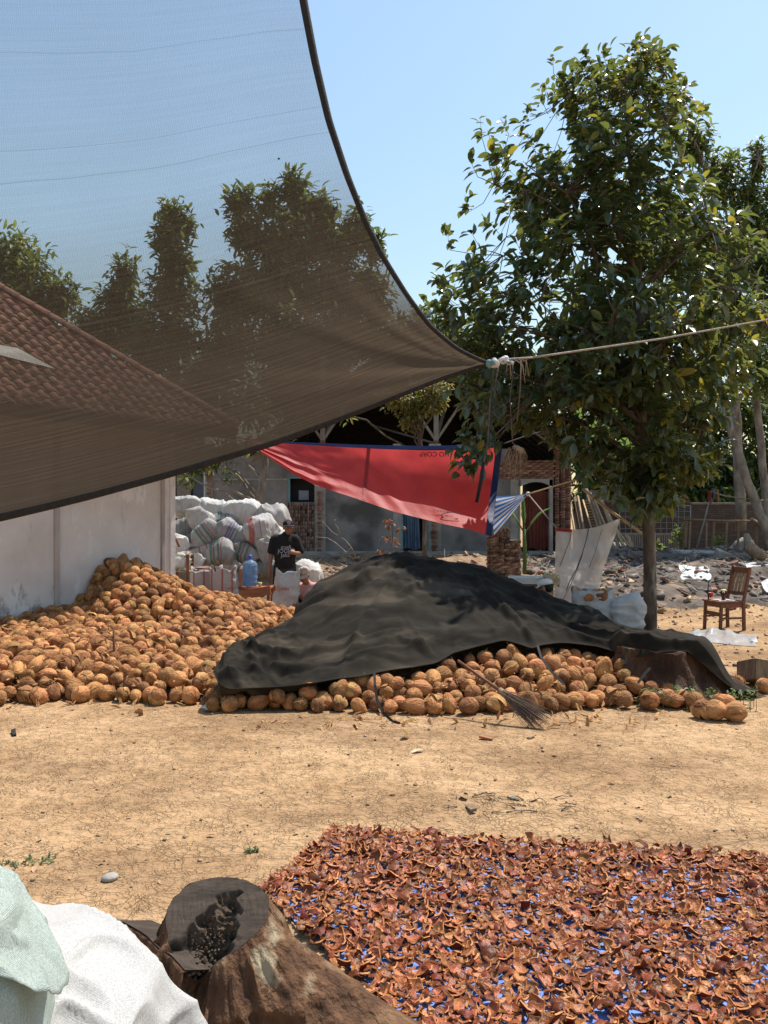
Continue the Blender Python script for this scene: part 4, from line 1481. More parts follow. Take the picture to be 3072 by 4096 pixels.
# ------------------------------------------------------------------ old stump under the end of the cloth, with weeds
def build_back_stump():
    t = thing('old_stump', 'dark rotten stump under the end of the black cloth', 'stump', (STX, STY, 0))
    def fn(U, V):
        a = U * 2 * np.pi
        r = 0.40 + 0.36 * (1 - V) ** 2.0 + 0.07 * np.cos(5 * a + 1) * (1 - V * .6) + 0.04 * vn(np.cos(a) * 3, np.sin(a) * 3, V * 2, 81) + 0.05 * (1 - np.abs(vn(np.cos(a) * 7, np.sin(a) * 7, V * 2.5, 83))) ** 3
        r = r * (1 + 0.35 * np.exp(-((np.mod(a + 0.15 + np.pi, 2 * np.pi) - np.pi) / 0.5) ** 2) * (1 - V) ** 2)
        rr = np.where(V > 0.93, r * (1 - (V - 0.93) / 0.07), r)
        return np.stack([STX + rr * np.cos(a), STY + rr * np.sin(a) * 0.8, -0.06 + 0.52 * np.minimum(V / 0.93, 1) + 0.02 * vn(np.cos(a) * 5, np.sin(a) * 5, V * 6, 82)], -1)
    MAT['stump_dark'] = M('rotten stump wood', (0.10, 0.05, 0.028), (0.03, 0.016, 0.01), rough=0.97, scale=6, bump=2.5, bscale=20, stretch=(1, 1, 0.4), sub=((0.20, 0.16, 0.11), 4, 0.6))
    gridmesh('trunk', fn, 130, 40, [MAT['stump_dark']], parent=t)
build_back_stump()

# ------------------------------------------------------------------ coconut shell pieces drying on the blue mat
MATP = [(-0.226, 4.49), (-0.53, 3.79), (0.06, 2.86), (0.55, 2.15), (2.9, 1.9), (2.9, 3.98), (1.93, 4.14)]
def inpoly(x, y, poly):
    c = False
    n = len(poly)
    for i in range(n):
        x0, y0 = poly[i]
        x1, y1 = poly[(i + 1) % n]
        if (y0 > y) != (y1 > y) and x < (x1 - x0) * (y - y0) / (y1 - y0) + x0:
            c = not c
    return c
def build_mat():
    MAT['mat_blue'] = M('blue plastic mat', (0.16, 0.27, 0.62), (0.10, 0.18, 0.46), rough=0.45, scale=5, bump=0.4, bscale=16, spec=0.5, rand=0.0, sub=((0.42, 0.52, 0.72), 3.0, 0.56))
    bm = bmesh.new()
    ring = []
    n = len(MATP)
    for i in range(n):
        a, b = Vector(MATP[i]), Vector(MATP[(i + 1) % n])
        k = max(2, int((b - a).length / 0.06))
        for j in range(k):
            p = a.lerp(b, j / k)
            off = 0.018 * float(vn(p.x * 6, p.y * 6, 0, 91))
            ring.append((p.x + off, p.y + off))
    vs = [bm.verts.new((x, y, G(x, y) + 0.006 + 0.006 * abs(float(vn(x * 9, y * 9, 0, 92))))) for x, y in ring]
    bm.faces.new(vs)
    bmesh.ops.triangulate(bm, faces=bm.faces[:])
    bmesh.ops.subdivide_edges(bm, edges=bm.edges[:], cuts=2, use_grid_fill=True)
    for v in bm.verts:
        v.co.z = G(v.co.x, v.co.y) + 0.007 + 0.006 * abs(float(vn(v.co.x * 9, v.co.y * 9, 0, 92)))
    me = bpy.data.meshes.new('drying_mat')
    bm.to_mesh(me)
    bm.free()
    me.materials.append(MAT['mat_blue'])
    tag(link('drying_mat', me), 'blue plastic mat spread on the earth under the shell pieces', 'mat')
    def shell(seed):
        rs = np.random.default_rng(seed)
        R_ = rs.uniform(0.046, 0.062)
        th = rs.uniform(0.0055, 0.0085)
        wx, wy = rs.uniform(0.45, 0.80), rs.uniform(0.34, 0.60)
        c = np.array([(-wx, -wy), (wx, -wy), (wx, wy), (-wx, wy)]) * rs.uniform(0.55, 1.25, (4, 2))
        if rs.random() < 0.45:
            c[3] = c[2] * 0.9 + rs.normal(0, .12, 2)
        n = 5
        P_ = []
        for lay in (0, 1):
            for i in range(n):
                for j in range(n):
                    u, v = i / (n - 1), j / (n - 1)
                    q = (1 - u) * (1 - v) * c[0] + u * (1 - v) * c[1] + u * v * c[2] + (1 - u) * v * c[3]
                    edge = i in (0, n - 1) or j in (0, n - 1)
                    if edge:
                        q = q * (1 + 0.05 * math.sin(i * 2.3 + j * 1.7 + seed))
                    r = R_ + (th if lay else 0) + 0.0025 * math.sin(q[0] * 7 + seed)
                    a, b = q
                    P_.append((r * math.sin(a) * math.cos(b), r * math.sin(b), -r * math.cos(a) * math.cos(b) + R_ * 0.85))
        fs, mi = [], []
        N2 = n * n
        for i in range(n - 1):
            for j in range(n - 1):
                a = i * n + j
                fs.append((a, a + n, a + n + 1, a + 1)); mi.append(0)
                fs.append((N2 + a, N2 + a + 1, N2 + a + n + 1, N2 + a + n)); mi.append(1)
        ring = [i * n for i in range(n)] + [(n - 1) * n + j for j in range(1, n)] + [i * n + n - 1 for i in range(n - 2, -1, -1)] + [j for j in range(n - 2, 0, -1)]
        for k in range(len(ring)):
            a, b = ring[k], ring[(k + 1) % len(ring)]
            c_ = len(P_)
            P_ += [P_[a], P_[b], P_[N2 + b], P_[N2 + a]]
            fs.append((c_, c_ + 1, c_ + 2, c_ + 3)); mi.append(2)
        return np.array(P_), np.array(fs), np.array(mi)
    S = [shell(400 + k) for k in range(14)]
    mats = [MAT['shell_in'], MAT['shell_out'], MAT['shell_rim']]
    ME = [np_mesh('shell_piece', v, f, mats, True, mi) for v, f, mi in S]
    for me in ME:
        me.shade_flat() if False else None
    pts = darts(lambda x, y: np.ones_like(x), -0.65, 2.6, 2.3, 4.55, 0.0235, 90000, 0.0, lambda x, y: inpoly(1.15 + (x - 1.15) / 1.025, 3.2 + (y - 3.2) / 1.025, MATP), 9)
    rs = np.random.default_rng(12)
    def seen(p):
        px = 1536 + p[0] / p[1] * F
        py = HOR + CH / p[1] * F
        return px < 3120 and py < 4140 and not (px < 1500 and py > 3700 and p[0] < -0.25)
    pts.sort(key=lambda p: (0 if seen(p) else 1, p[1]))
    n = len(pts)
    az = rs.uniform(0, 6.28, n)
    tilt = rs.normal(0, 0.30, n)
    roll = rs.normal(0, 0.30, n)
    flip = rs.random(n) < 0.10
    roll = np.where(flip, roll + np.pi, roll)
    sc = rs.uniform(0.56, 0.98, n)
    R = rotmats(az, tilt, roll)
    kk = rs.integers(0, 14, n)
    acc = []
    for i, p in enumerate(pts):
        v = S[kk[i]][0] * sc[i]
        w = v @ R[i].T
        lo = w[:, 2].min()
        lift = rs.uniform(0, 0.012)
        z = G(p[0], p[1]) + 0.014 - lo + lift
        if i < 298:
            o = bpy.data.objects.new('shell_piece', ME[kk[i]])
            COL.objects.link(o)
            o.matrix_world = Matrix.LocRotScale(Vector((p[0], p[1], z)), Matrix(R[i].tolist()).to_quaternion(), Vector((sc[i],) * 3))
            tag(o, ('overturned dark backed coconut shell piece' if flip[i] else 'cupped brown coconut shell piece') + ' drying at the near side of the blue mat', 'shell piece', 'shell pieces drying on the blue mat')
        else:
            acc.append((w + np.array([p[0], p[1], z]), kk[i]))
    vs, fs, mi, b = [], [], [], 0
    for w, k in acc:
        vs.append(w)
        fs.append(S[k][1] + b)
        mi.append(S[k][2])
        b += len(w)
    tag(link('shell_pieces', np_mesh('shell_pieces', np.concatenate(vs), np.concatenate(fs), mats, True, np.concatenate(mi))),
        'mass of curved brown shell pieces covering the far side of the blue mat', 'shell pieces', kind='stuff')
build_mat()

# ------------------------------------------------------------------ the shade net stretched over the yard
def net_mat():
    m = bpy.data.materials.new('brown shade net')
    m.use_nodes = True
    N, L = m.node_tree.nodes, m.node_tree.links
    N.remove(N['Principled BSDF'])
    out = N['Material Output']
    uv = N.new('ShaderNodeUVMap')
    uv.uv_map = 'UVMap'
    def wave(direction, scale, dist):
        w = N.new('ShaderNodeTexWave')
        w.bands_direction = direction
        w.inputs['Scale'].default_value = scale
        w.inputs['Distortion'].default_value = dist
        w.inputs['Detail'].default_value = 2
        w.inputs['Detail Scale'].default_value = 1.5
        L.new(uv.outputs[0], w.inputs['Vector'])
        return w.outputs['Fac']
    def mth(op, a, b):
        n = N.new('ShaderNodeMath')
        n.operation = op
        for i, q in enumerate((a, b)):
            if isinstance(q, (int, float)):
                n.inputs[i].default_value = q
            else:
                L.new(q, n.inputs[i])
        return n.outputs[0]
    ribs = wave('Y', 26, 3.5)
    knit = wave('X', 22, 6.0)
    n1 = N.new('ShaderNodeTexNoise')
    n1.inputs['Scale'].default_value = 1.0
    n1.inputs['Detail'].default_value = 6
    mp = N.new('ShaderNodeMapping')
    mp.inputs['Scale'].default_value = (0.9, 38, 1)
    L.new(uv.outputs[0], mp.inputs[0])
    L.new(mp.outputs[0], n1.inputs['Vector'])
    n2 = N.new('ShaderNodeTexNoise')
    n2.inputs['Scale'].default_value = 1.3
    n2.inputs['Detail'].default_value = 5
    L.new(uv.outputs[0], n2.inputs['Vector'])
    # coverage of the threads: 0 open, 1 closed
    def madd(x, k, c):
        n = N.new('ShaderNodeMath')
        n.operation = 'MULTIPLY_ADD'
        L.new(x, n.inputs[0])
        n.inputs[1].default_value = k
        if isinstance(c, (int, float)):
            n.inputs[2].default_value = c
        else:
            L.new(c, n.inputs[2])
        return n.outputs[0]
    sp0 = N.new('ShaderNodeSeparateXYZ')
    L.new(uv.outputs[0], sp0.inputs[0])
    tight = N.new('ShaderNodeValToRGB')          # the knit is drawn tighter towards the lower hem
    for p_, v_ in ((0, .82), (1, .10), (.17, .70), (.30, .42), (.48, .19)):
        e_ = tight.color_ramp.elements[int(p_)] if p_ in (0, 1) else tight.color_ramp.elements.new(p_)
        e_.color = (v_, v_, v_, 1)
    L.new(mth('DIVIDE', sp0.outputs[1], 4.2), tight.inputs[0])
    cov = madd(ribs, 0.05, tight.outputs[0])
    cov = madd(knit, 0.08, cov)
    cov = madd(n1.outputs[0], 0.12, cov)
    cov = madd(n2.outputs[0], 0.10, cov)
    # sewn seams
    sp = N.new('ShaderNodeSeparateXYZ')
    L.new(uv.outputs[0], sp.inputs[0])
    wob = N.new('ShaderNodeTexNoise')
    wob.inputs['Scale'].default_value = 1.2
    L.new(uv.outputs[0], wob.inputs['Vector'])
    yy = madd(wob.outputs[0], 0.06, sp.outputs[1])
    for p, w, s in ((0.62, 0.004, 0.1), (1.27, 0.006, 0.2), (1.33, 0.003, 0.12), (2.22, 0.004, 0.13), (2.42, 0.003, 0.12), (3.02, 0.004, 0.1)):
        d = mth('ABSOLUTE', mth('SUBTRACT', yy, p), 0)
        cov = mth('ADD', cov, mth('MULTIPLY', mth('LESS_THAN', d, w), s))
    cl = N.new('ShaderNodeClamp')
    cl.inputs['Max'].default_value = 0.96
    L.new(cov, cl.inputs[0])
    tr = N.new('ShaderNodeBsdfTransparent')
    df = N.new('ShaderNodeBsdfDiffuse')
    df.inputs['Color'].default_value = (0.115, 0.09, 0.066, 1)
    tl = N.new('ShaderNodeBsdfTranslucent')
    tl.inputs['Color'].default_value = (0.125, 0.095, 0.068, 1)
    mx = N.new('ShaderNodeMixShader')
    mx.inputs[0].default_value = 0.5
    L.new(df.outputs[0], mx.inputs[1])
    L.new(tl.outputs[0], mx.inputs[2])
    m2 = N.new('ShaderNodeMixShader')
    L.new(cl.outputs[0], m2.inputs[0])
    L.new(tr.outputs[0], m2.inputs[1])
    L.new(mx.outputs[0], m2.inputs[2])
    L.new(m2.outputs[0], out.inputs[0])
    bp = N.new('ShaderNodeBump')
    bp.inputs['Strength'].default_value = 0.5
    bp.inputs['Distance'].default_value = 0.01
    L.new(n1.outputs[0], bp.inputs['Height'])
    L.new(bp.outputs[0], df.inputs['Normal'])
    L.new(bp.outputs[0], tl.inputs['Normal'])
    return m
MAT['net'] = net_mat()
MAT['net_hem'] = M('dark net hem', (0.035, 0.027, 0.021), (0.02, 0.016, 0.013), rough=0.85, scale=40, bump=0.4)

def build_net():
    Rp = [(1956, 1454), (1900, 1432), (1824, 1393), (1722, 1306), (1630, 1185), (1537, 1037), (1463, 889), (1389, 704), (1315, 481), (1259, 241), (1213, 0), (1180, -250), (1160, -520)]
    Bp = [(1956, 1454), (1900, 1472), (1778, 1511), (1630, 1570), (1482, 1630), (1300, 1700), (1111, 1769), (925, 1825), (741, 1880), (555, 1932), (370, 1982), (185, 2028), (0, 2071), (-370, 2150), (-760, 2220)]
    def curve(pts, d0, d1, pw):
        a = np.array(pts, float)
        s = np.concatenate([[0], np.cumsum(np.hypot(*np.diff(a, axis=0).T))])
        s /= s[-1]
        def f(t):
            x, y = np.interp(t, s, a[:, 0]), np.interp(t, s, a[:, 1])
            Yd = d0 + (d1 - d0) * t ** pw
            return np.stack([x, y, Yd], -1)
        return f
    fr, fb = curve(Rp, 4.2, 4.95, 1.0), curve(Bp, 4.2, 4.6, 1.0)
    nu, nv = 150, 150
    u, v = np.linspace(0, 1, nu), np.linspace(0, 1, nv)
    def smooth(a):
        for _ in range(6):
            a[1:-1] = .25 * a[:-2] + .5 * a[1:-1] + .25 * a[2:]
        return a
    Rc, Bc = smooth(fr(u)), smooth(fb(v))
    C0 = Rc[0]
    Fc = np.array([-900, -760, 5.2])
    U, V_ = np.meshgrid(u, v, indexing='ij')
    S = Rc[:, None, :] + Bc[None, :, :] - C0 + (U * V_)[..., None] * (Fc - (Rc[-1] + Bc[-1] - C0))
    px, py, Yd = S[..., 0], S[..., 1], S[..., 2].copy()
    Yd += 0.22 * np.sin(np.pi * np.clip(V_, 0, 1)) * np.sin(np.pi * np.clip(U * .8, 0, 1))      # belly away from the viewer
    # pull folds radiating from the tied corner and creases
    ang = np.arctan2(V_ + 1e-4, U + 1e-4)
    rad = np.hypot(U, V_)
    Yd += 0.010 * vn(ang * 9, rad * 1.5, 0, 95) * np.clip(1.2 - rad, 0, 1) + 0.006 * vn(px / 90 + py / 300, py / 500, 0, 96)
    Xw = (px - 1536) / F * Yd
    Zw = CH - (py - HOR) / F * Yd
    W = np.stack([Xw, Yd, Zw], -1)
    # metres along each family of threads
    uvx = np.linalg.norm(W - W[:, :1], axis=-1)
    uvy = np.broadcast_to((U * 4.2), U.shape)
    idx = np.arange(nu * nv).reshape(nu, nv)
    f = np.stack([idx[:-1, :-1], idx[1:, :-1], idx[1:, 1:], idx[:-1, 1:]], -1).reshape(-1, 4)
    t = thing('shade_net', 'brown mesh shade net stretched across the upper left', 'shade net', tuple(W[0, 0]))
    link('net_sheet', np_mesh('net_sheet', W.reshape(-1, 3), f, [MAT['net']], True, uv=np.stack([uvx, uvy], -1).reshape(-1, 2)), t)
    def hem(pts, w0, w1, name):
        m = MB()
        n = len(pts)
        vs, fs = [], []
        inner = []
        for i in range(n):
            p = Vector(pts[i])
            d = (Vector(pts[min(i + 1, n - 1)]) - Vector(pts[max(i - 1, 0)])).normalized()
            s = d.cross(Vector((0, 1, 0))).normalized()
            w = (w0 + (w1 - w0) * min(1, i / (n * .75)))
            for k in range(8):
                a = 2 * math.pi * k / 8
                vs.append(p + s * math.cos(a) * w + Vector((0, 1, 0)) * math.sin(a) * w * 0.45)
        for i in range(n - 1):
            for k in range(8):
                fs.append((i * 8 + k, i * 8 + (k + 1) % 8, (i + 1) * 8 + (k + 1) % 8, (i + 1) * 8 + k))
        m.add(vs, fs)
        m.build(name, MAT['net_hem'], t, True)
    hem([W[i, 0] for i in range(nu)], 0.010, 0.024, 'hem')
    hem([W[0, j] for j in range(nv)], 0.009, 0.022, 'hem')
    # specks of leaf litter caught on the net
    for (x, y) in ((1122, 637), (800, 1388), (1334, 840), (1170, 940)):
        d = (px - x) ** 2 + (py - y) ** 2
        i, j = np.unravel_index(np.argmin(d), d.shape)
        m = MB()
        m.ell(W[i, j] + np.array([0, -0.006, 0]), (0.007, 0.004, 0.006), nu=7, nv=5)
        m.build('litter_speck', MAT['dark'], t, True)
    return W[0, 0]
NETC = build_net()

def rope(name, pts, r, mat, label, cat='rope', n=6, twist=None, parent=None):
    q = [Vector(p) for p in pts]
    out = []
    for i in range(len(q) - 1):
        k = max(2, int((q[i + 1] - q[i]).length / 0.12))
        out += [q[i].lerp(q[i + 1], j / k) for j in range(k)]
    out.append(q[-1])
    m = MB()
    m.tube(out, r, n)
    o = m.build(name, mat, parent, True)
    if not parent:
        tag(o, label, cat)
    return o

def build_net_rope():
    t = thing('net_rope', 'pale rope tying the shade net corner away over the yard', 'rope', tuple(NETC))
    a = Vector(NETC)
    b, c = P(2130, 1430, 4.35), P(3072, 1278, 5.2)
    d = c + (c - b) * 1.2
    rope('line', [b, b.lerp(c, .5) + Vector((0, 0, -.012)), c, d], 0.0055, MAT['rope'], '', parent=t)
    rope('line', [a, a.lerp(b, .5) + Vector((0, 0, .008)), b], 0.005, MAT['rope'], '', parent=t)
    # knot of plastic and frayed ends at the corner
    m = MB()
    rs = random.Random(3)
    for k in range(9):
        p = a.lerp(b, rs.uniform(0.05, 0.5)) + Vector((rs.uniform(-.01, .01), rs.uniform(-.02, .02), rs.uniform(-.02, .012)))
        m.ell(p, (rs.uniform(.012, .03), .012, rs.uniform(.008, .02)), Euler((rs.uniform(-1, 1), rs.uniform(-1, 1), 0)).to_matrix(), 8, 5)
    m.build('knot', MAT['paper'], t, True)
    m = MB()
    m.ell(a, (.018, .016, .022), nu=10, nv=6)
    m.ell(a + Vector((.018, -.01, .004)), (.012, .014, .016), nu=8, nv=6)
    m.build('knot', MAT['teal'], t, True)
    for k in range(12):
        s = a.lerp(b, rs.uniform(0.1, 1.0))
        L_ = rs.uniform(.05, .16)
        dx = rs.uniform(-.08, .06)
        m = MB()
        m.tube([s, s + Vector((dx * .7, rs.uniform(-.03, .03), -L_ * .4 + rs.uniform(0, .05))), s + Vector((dx, rs.uniform(-.03, .03), -L_))], [.0028, .0022, .0012], 5)
        m.build('frayed_end', MAT['rope'] if k % 3 else MAT['rope_dark'], t, True)
    m = MB()
    m.tube([P(1990, 1465, 4.25), P(1975, 1580, 4.25), P(1960, 1700, 4.26), P(1955, 1850, 4.27)], [.003, .0026, .0022, .002], 5)
    m.build('hanging_end', MAT['rope_dark'], t, True)
    m = MB()
    m.tube([P(2085, 1440, 4.33), P(2080, 1560, 4.33), P(2068, 1690, 4.33)], [.003, .003, .002], 5)
    m.build('hanging_end', MAT['straw_dark'], t, True)
build_net_rope()

# ------------------------------------------------------------------ foliage tools
def leaf_template(width=0.47, droop=0.22, fold=0.10):
    st = [(0.22, 0.72), (0.50, 1.0), (0.78, 0.72)]
    v = [(0, 0, 0)]
    for x, w in st:
        h = -droop * x * x
        v += [(x, -w * width / 2, h + fold * w), (x, 0, h), (x, w * width / 2, h + fold * w)]
    v.append((1.0, 0, -droop))
    f = [(0, 1, 2), (0, 2, 3)]
    for i in (1, 4):
        f += [(i, i + 3, i + 4), (i, i + 4, i + 1), (i + 1, i + 4, i + 5), (i + 1, i + 5, i + 2)]
    f += [(7, 10, 8), (8, 10, 9)]
    return np.array(v), np.array(f)
LEAF_V, LEAF_F = leaf_template()
LEAF_V2, LEAF_F2 = leaf_template(0.34, 0.45, 0.06)

def frames(d, up):
    d = d / (np.linalg.norm(d, axis=1, keepdims=True) + 1e-9)
    y = np.cross(up, d)
    y /= (np.linalg.norm(y, axis=1, keepdims=True) + 1e-9)
    z = np.cross(d, y)
    return np.stack([d, y, z], 2)

def shoot_leaves(tips, outs, per, size, rs, spread=0.16, droop=0.5):
    """leaves in loose pairs along short shoots; returns frames, positions, sizes"""
    D, T, S = [], [], []
    n = len(tips)
    cnt = rs.integers(per[0], per[1] + 1, n)
    rep = np.repeat(np.arange(n), cnt)
    m = len(rep)
    o = outs[rep]
    back = rs.random(m)[:, None]
    pos = tips[rep] - o * back * spread * 1.6 + rs.normal(0, spread * 0.18, (m, 3))
    side = rs.normal(size=(m, 3))
    side -= o * np.sum(side * o, 1, keepdims=True)
    side /= np.linalg.norm(side, axis=1, keepdims=True) + 1e-9
    d = o * (0.75 - 0.55 * back) + side * (0.55 + 0.35 * back)
    d[:, 2] -= droop * rs.random(m)
    up = np.tile(np.array([0, 0, 1.0]), (m, 1)) + rs.normal(0, 0.35, (m, 3))
    return frames(d, up), pos, rs.uniform(size[0], size[1], m)

def twig(mb, a, b, r0, r1, rs, n=4, sag=0.0, sides=5):
    a, b = Vector(a), Vector(b)
    L_ = (b - a).length
    pts, rr = [], []
    for i in range(n + 1):
        u = i / n
        p = a.lerp(b, u)
        if 0 < i < n:
            p += Vector(rs.normal(0, 0.035 * L_, 3))
        p.z += sag * math.sin(math.pi * u) * L_
        pts.append(p)
        rr.append(r0 + (r1 - r0) * u)
    mb.tube(pts, rr, sides)
    return pts

# ------------------------------------------------------------------ the broad-leaved tree in the yard
TY = 12.2
def build_main_tree():
    rs = np.random.default_rng(31)
    base = PG(2604, 2535)
    t = thing('mangosteen_tree', 'tall broad leaved tree with glossy dark leaves and slim straight trunk', 'tree', (base.x, base.y, G(base.x, base.y)))
    tr = [(2606, 2565, .125), (2604, 2530, .108), (2602, 2400, .098), (2597, 2250, .094), (2590, 2050, .090), (2578, 1850, .086), (2570, 1700, .082), (2562, 1500, .074), (2556, 1300, .066), (2546, 1000, .052), (2528, 700, .038), (2505, 450, .022), (2490, 280, .010)]
    pts = [P(a, b, TY) + Vector((0, 0.04 * math.sin(i * 1.3), 0)) for i, (a, b, r) in enumerate(tr)]
    m = MB()
    dense, rad = [], []
    for i in range(len(pts) - 1):
        for j in range(4):
            u = j / 4
            dense.append(pts[i].lerp(pts[i + 1], u))
            rad.append((tr[i][2] * (1 - u) + tr[i + 1][2] * u) * (1 + 0.05 * float(vn(i * 4 + j, 0, 0, 5))))
    m.tube(dense, rad, 14)
    trunk = m.build('trunk', MAT['bark'], t, True)
    table = np.array([(190, 2430, 2660), (300, 2190, 2730), (450, 2090, 2800), (620, 1930, 2840), (760, 1890, 2930), (910, 1800, 3010), (1060, 1790, 3060), (1190, 1705, 3100), (1350, 1750, 3110), (1500, 1800, 3080),
                      (1620, 1850, 3000), (1700, 2060, 2980), (1800, 2280, 2930), (1900, 2400, 2860), (1980, 2450, 2740), (2030, 2500, 2680)], float)
    def sample(n, lo, hi, rmin=0.0, pw=0.45):
        wgt = np.interp(np.linspace(lo, hi, 400), table[:, 0], table[:, 2] - table[:, 1])
        ys = rs.choice(np.linspace(lo, hi, 400), n, p=wgt / wgt.sum()) + rs.normal(0, 8, n)
        xl, xr = np.interp(ys, table[:, 0], table[:, 1]), np.interp(ys, table[:, 0], table[:, 2])
        r = rmin + (1 - rmin) * rs.random(n) ** pw
        ph = rs.uniform(0, 2 * np.pi, n)
        w = (xr - xl) / 2
        cx = (xr + xl) / 2
        px = cx + w * r * np.cos(ph)
        Yd = TY + (w / F * TY) * 0.8 * r * np.sin(ph)
        zc = CH - (ys - HOR) / F * TY
        Xw = (px - 1536) / F * TY
        return np.stack([Xw, Yd, zc], 1), np.stack([w * np.cos(ph) / F * TY, w * 0.8 * np.sin(ph) / F * TY], 1), np.stack([(cx - 1536) / F * TY, np.full(n, TY)], 1)
    # limbs
    limbs = MB()
    nodes_ = []
    ends, _, _ = sample(46, 260, 1950, 0.55, 0.8)
    tz = np.array([p.z for p in dense])
    for e in ends:
        z0 = e[2] - rs.uniform(0.25, 0.9) - 0.25 * np.hypot(e[0] - base.x, e[1] - TY)
        z0 = max(z0, 2.3)
        i = int(np.argmin(np.abs(tz - z0)))
        L_ = (Vector(e) - dense[i]).length
        q = twig(limbs, dense[i], e, min(rad[i] * .55, 0.012 + 0.010 * L_), 0.006, rs, 6, 0.06 if e[2] > 3 else 0.16, 6)
        nodes_ += q[1:]
    nodes_ = np.array([tuple(p) for p in nodes_] + [tuple(p) for p in dense[24:]])
    # shoots carrying the leaves
    tips, wv, cen = sample(1900, 215, 2030)
    gap = fbm(tips[:, 0] * .85 + 3, tips[:, 1] * .85, tips[:, 2] * .95, 333, 3)
    tips = tips[gap > -0.25]
    # upright leaders along the upper outline
    lead = np.array([P(x, y, TY + d) for x, y, d in ((2210, 215, .1), (2260, 300, -.2), (2300, 250, .2), (2400, 215, 0), (2470, 250, -.3), (2530, 230, .2), (2620, 175, 0), (2650, 260, .2), (2800, 440, 0), (2815, 400, .3), (1920, 470, .1),
                                                     (1950, 520, .2), (2000, 470, -.2), (2080, 480, 0), (1880, 640, 0), (1860, 780, .2), (1790, 930, .1), (1780, 1060, 0), (1700, 1190, .2), (2170, 330, .3), (2120, 420, 0), (2160, 380, -.4), (2350, 240, -.3), (2570, 210, .4))])
    hang = np.array([P(x, y, d) for x, y, d in ((1850, 1640, 10.8), (1880, 1700, 10.7), (1840, 1740, 10.6), (1900, 1760, 10.7), (1820, 1790, 10.5), (1870, 1830, 10.5), (1840, 1850, 10.5), (1900, 1860, 10.6), (1930, 1800, 10.8), (1800, 1560, 11), (1920, 1620, 11), (1960, 1560, 11), (2000, 1600, 11.2), (1940, 1690, 11), (1850, 1880, 10.5), (2000, 1520, 11.2),
                                                     (2330, 1900, 11.2), (2250, 1850, 11.3), (2280, 1780, 11.3), (2180, 1640, 11.4), (2420, 1960, 11.2), (2470, 2010, 11.3), (2560, 2060, 11.4), (2620, 2050, 11.3), (2690, 2010, 11.3))])
    tips = np.concatenate([tips, lead, hang])
    outs = np.zeros_like(tips)
    cx = np.interp(tips[:, 2], [CH - (y - HOR) / F * TY for y in table[::-1, 0]], (((table[::-1, 1] + table[::-1, 2]) / 2) - 1536) / F * TY)
    outs[:, 0] = tips[:, 0] - cx
    outs[:, 1] = tips[:, 1] - TY
    outs /= (np.linalg.norm(outs, axis=1, keepdims=True) + 0.3)
    hz = (tips[:, 2] - 2.0) / 6.0
    outs[:, 2] = np.where(hz > 0.45, 0.55 + 0.6 * hz, -0.25 + 1.2 * hz) + rs.normal(0, .2, len(tips))
    nl = len(lead)
    outs[-len(hang) - nl:-len(hang), :2] *= 0.35
    outs[-len(hang) - nl:-len(hang), 2] = 1.3
    outs[-len(hang):, 2] = -0.7
    outs += rs.normal(0, 0.18, outs.shape)
    outs /= np.linalg.norm(outs, axis=1, keepdims=True)
    tw = MB()
    for p, o in zip(tips, outs):
        d = np.sum((nodes_ - p) ** 2, 1)
        q = nodes_[int(np.argmin(d))]
        mid = Vector(p) - Vector(o) * 0.28
        tw.tube([Vector(q), Vector(q).lerp(mid, .55) + Vector(rs.normal(0, .03, 3)), mid, Vector(p)], [0.008, 0.006, 0.0045, 0.0025], 4, cap=False)
    limbs.build('limbs', MAT['bark'], trunk, True)
    tag(tw.build('twigs', MAT['bark'], t, True), kind='stuff')
    R, T, S = shoot_leaves(tips, outs, (8, 13), (0.15, 0.235), rs, 0.17, 0.6)
    # young small leaves on the leaders
    zt = T[:, 2]
    S = np.where(zt > 7.2, S * 0.75, S)
    pxx = 1536 + T[:, 0] / T[:, 1] * F
    pyy = HOR - (T[:, 2] - CH) / T[:, 1] * F
    yel = rs.random(len(T)) < np.clip(0.035 + 0.13 * ((pxx > 2650) & (pyy > 1200)) + 0.09 * (pyy < 500), 0, 1)  # extra yellow on the right paints in sunlight coming through the leaves
    rank = np.argsort(T[:, 1] + rs.normal(0, .05, len(T)))
    ind = np.zeros(len(T), bool)
    vis = [i for i in rank if 0 < pxx[i] < 3072][:300]
    ind[vis] = True
    lm = {False: np_mesh('leaf', LEAF_V, LEAF_F, [MAT['leaf']]), True: np_mesh('leaf', LEAF_V, LEAF_F, [MAT['leaf_yellow']])}
    inv = wm(t).inverted()
    for i in vis:
        o = bpy.data.objects.new('leaf', lm[bool(yel[i])])
        COL.objects.link(o)
        o.parent = t
        o.matrix_parent_inverse = inv
        M4 = Matrix(R[i].tolist()).to_4x4()
        o.matrix_basis = Matrix.Translation(Vector(T[i])) @ M4 @ Matrix.Diagonal((S[i], S[i], S[i], 1))
    for flag, nm, mt in ((False, 'crown', 'leaf'), (True, 'crown', 'leaf_yellow')):
        s_ = (~ind) & (yel == flag)
        v, f = scatter(LEAF_V, LEAF_F, R[s_], T[s_], S[s_])
        tag(link(nm, np_mesh(nm, v, f, [MAT[mt]]), t), kind='stuff')
build_main_tree()

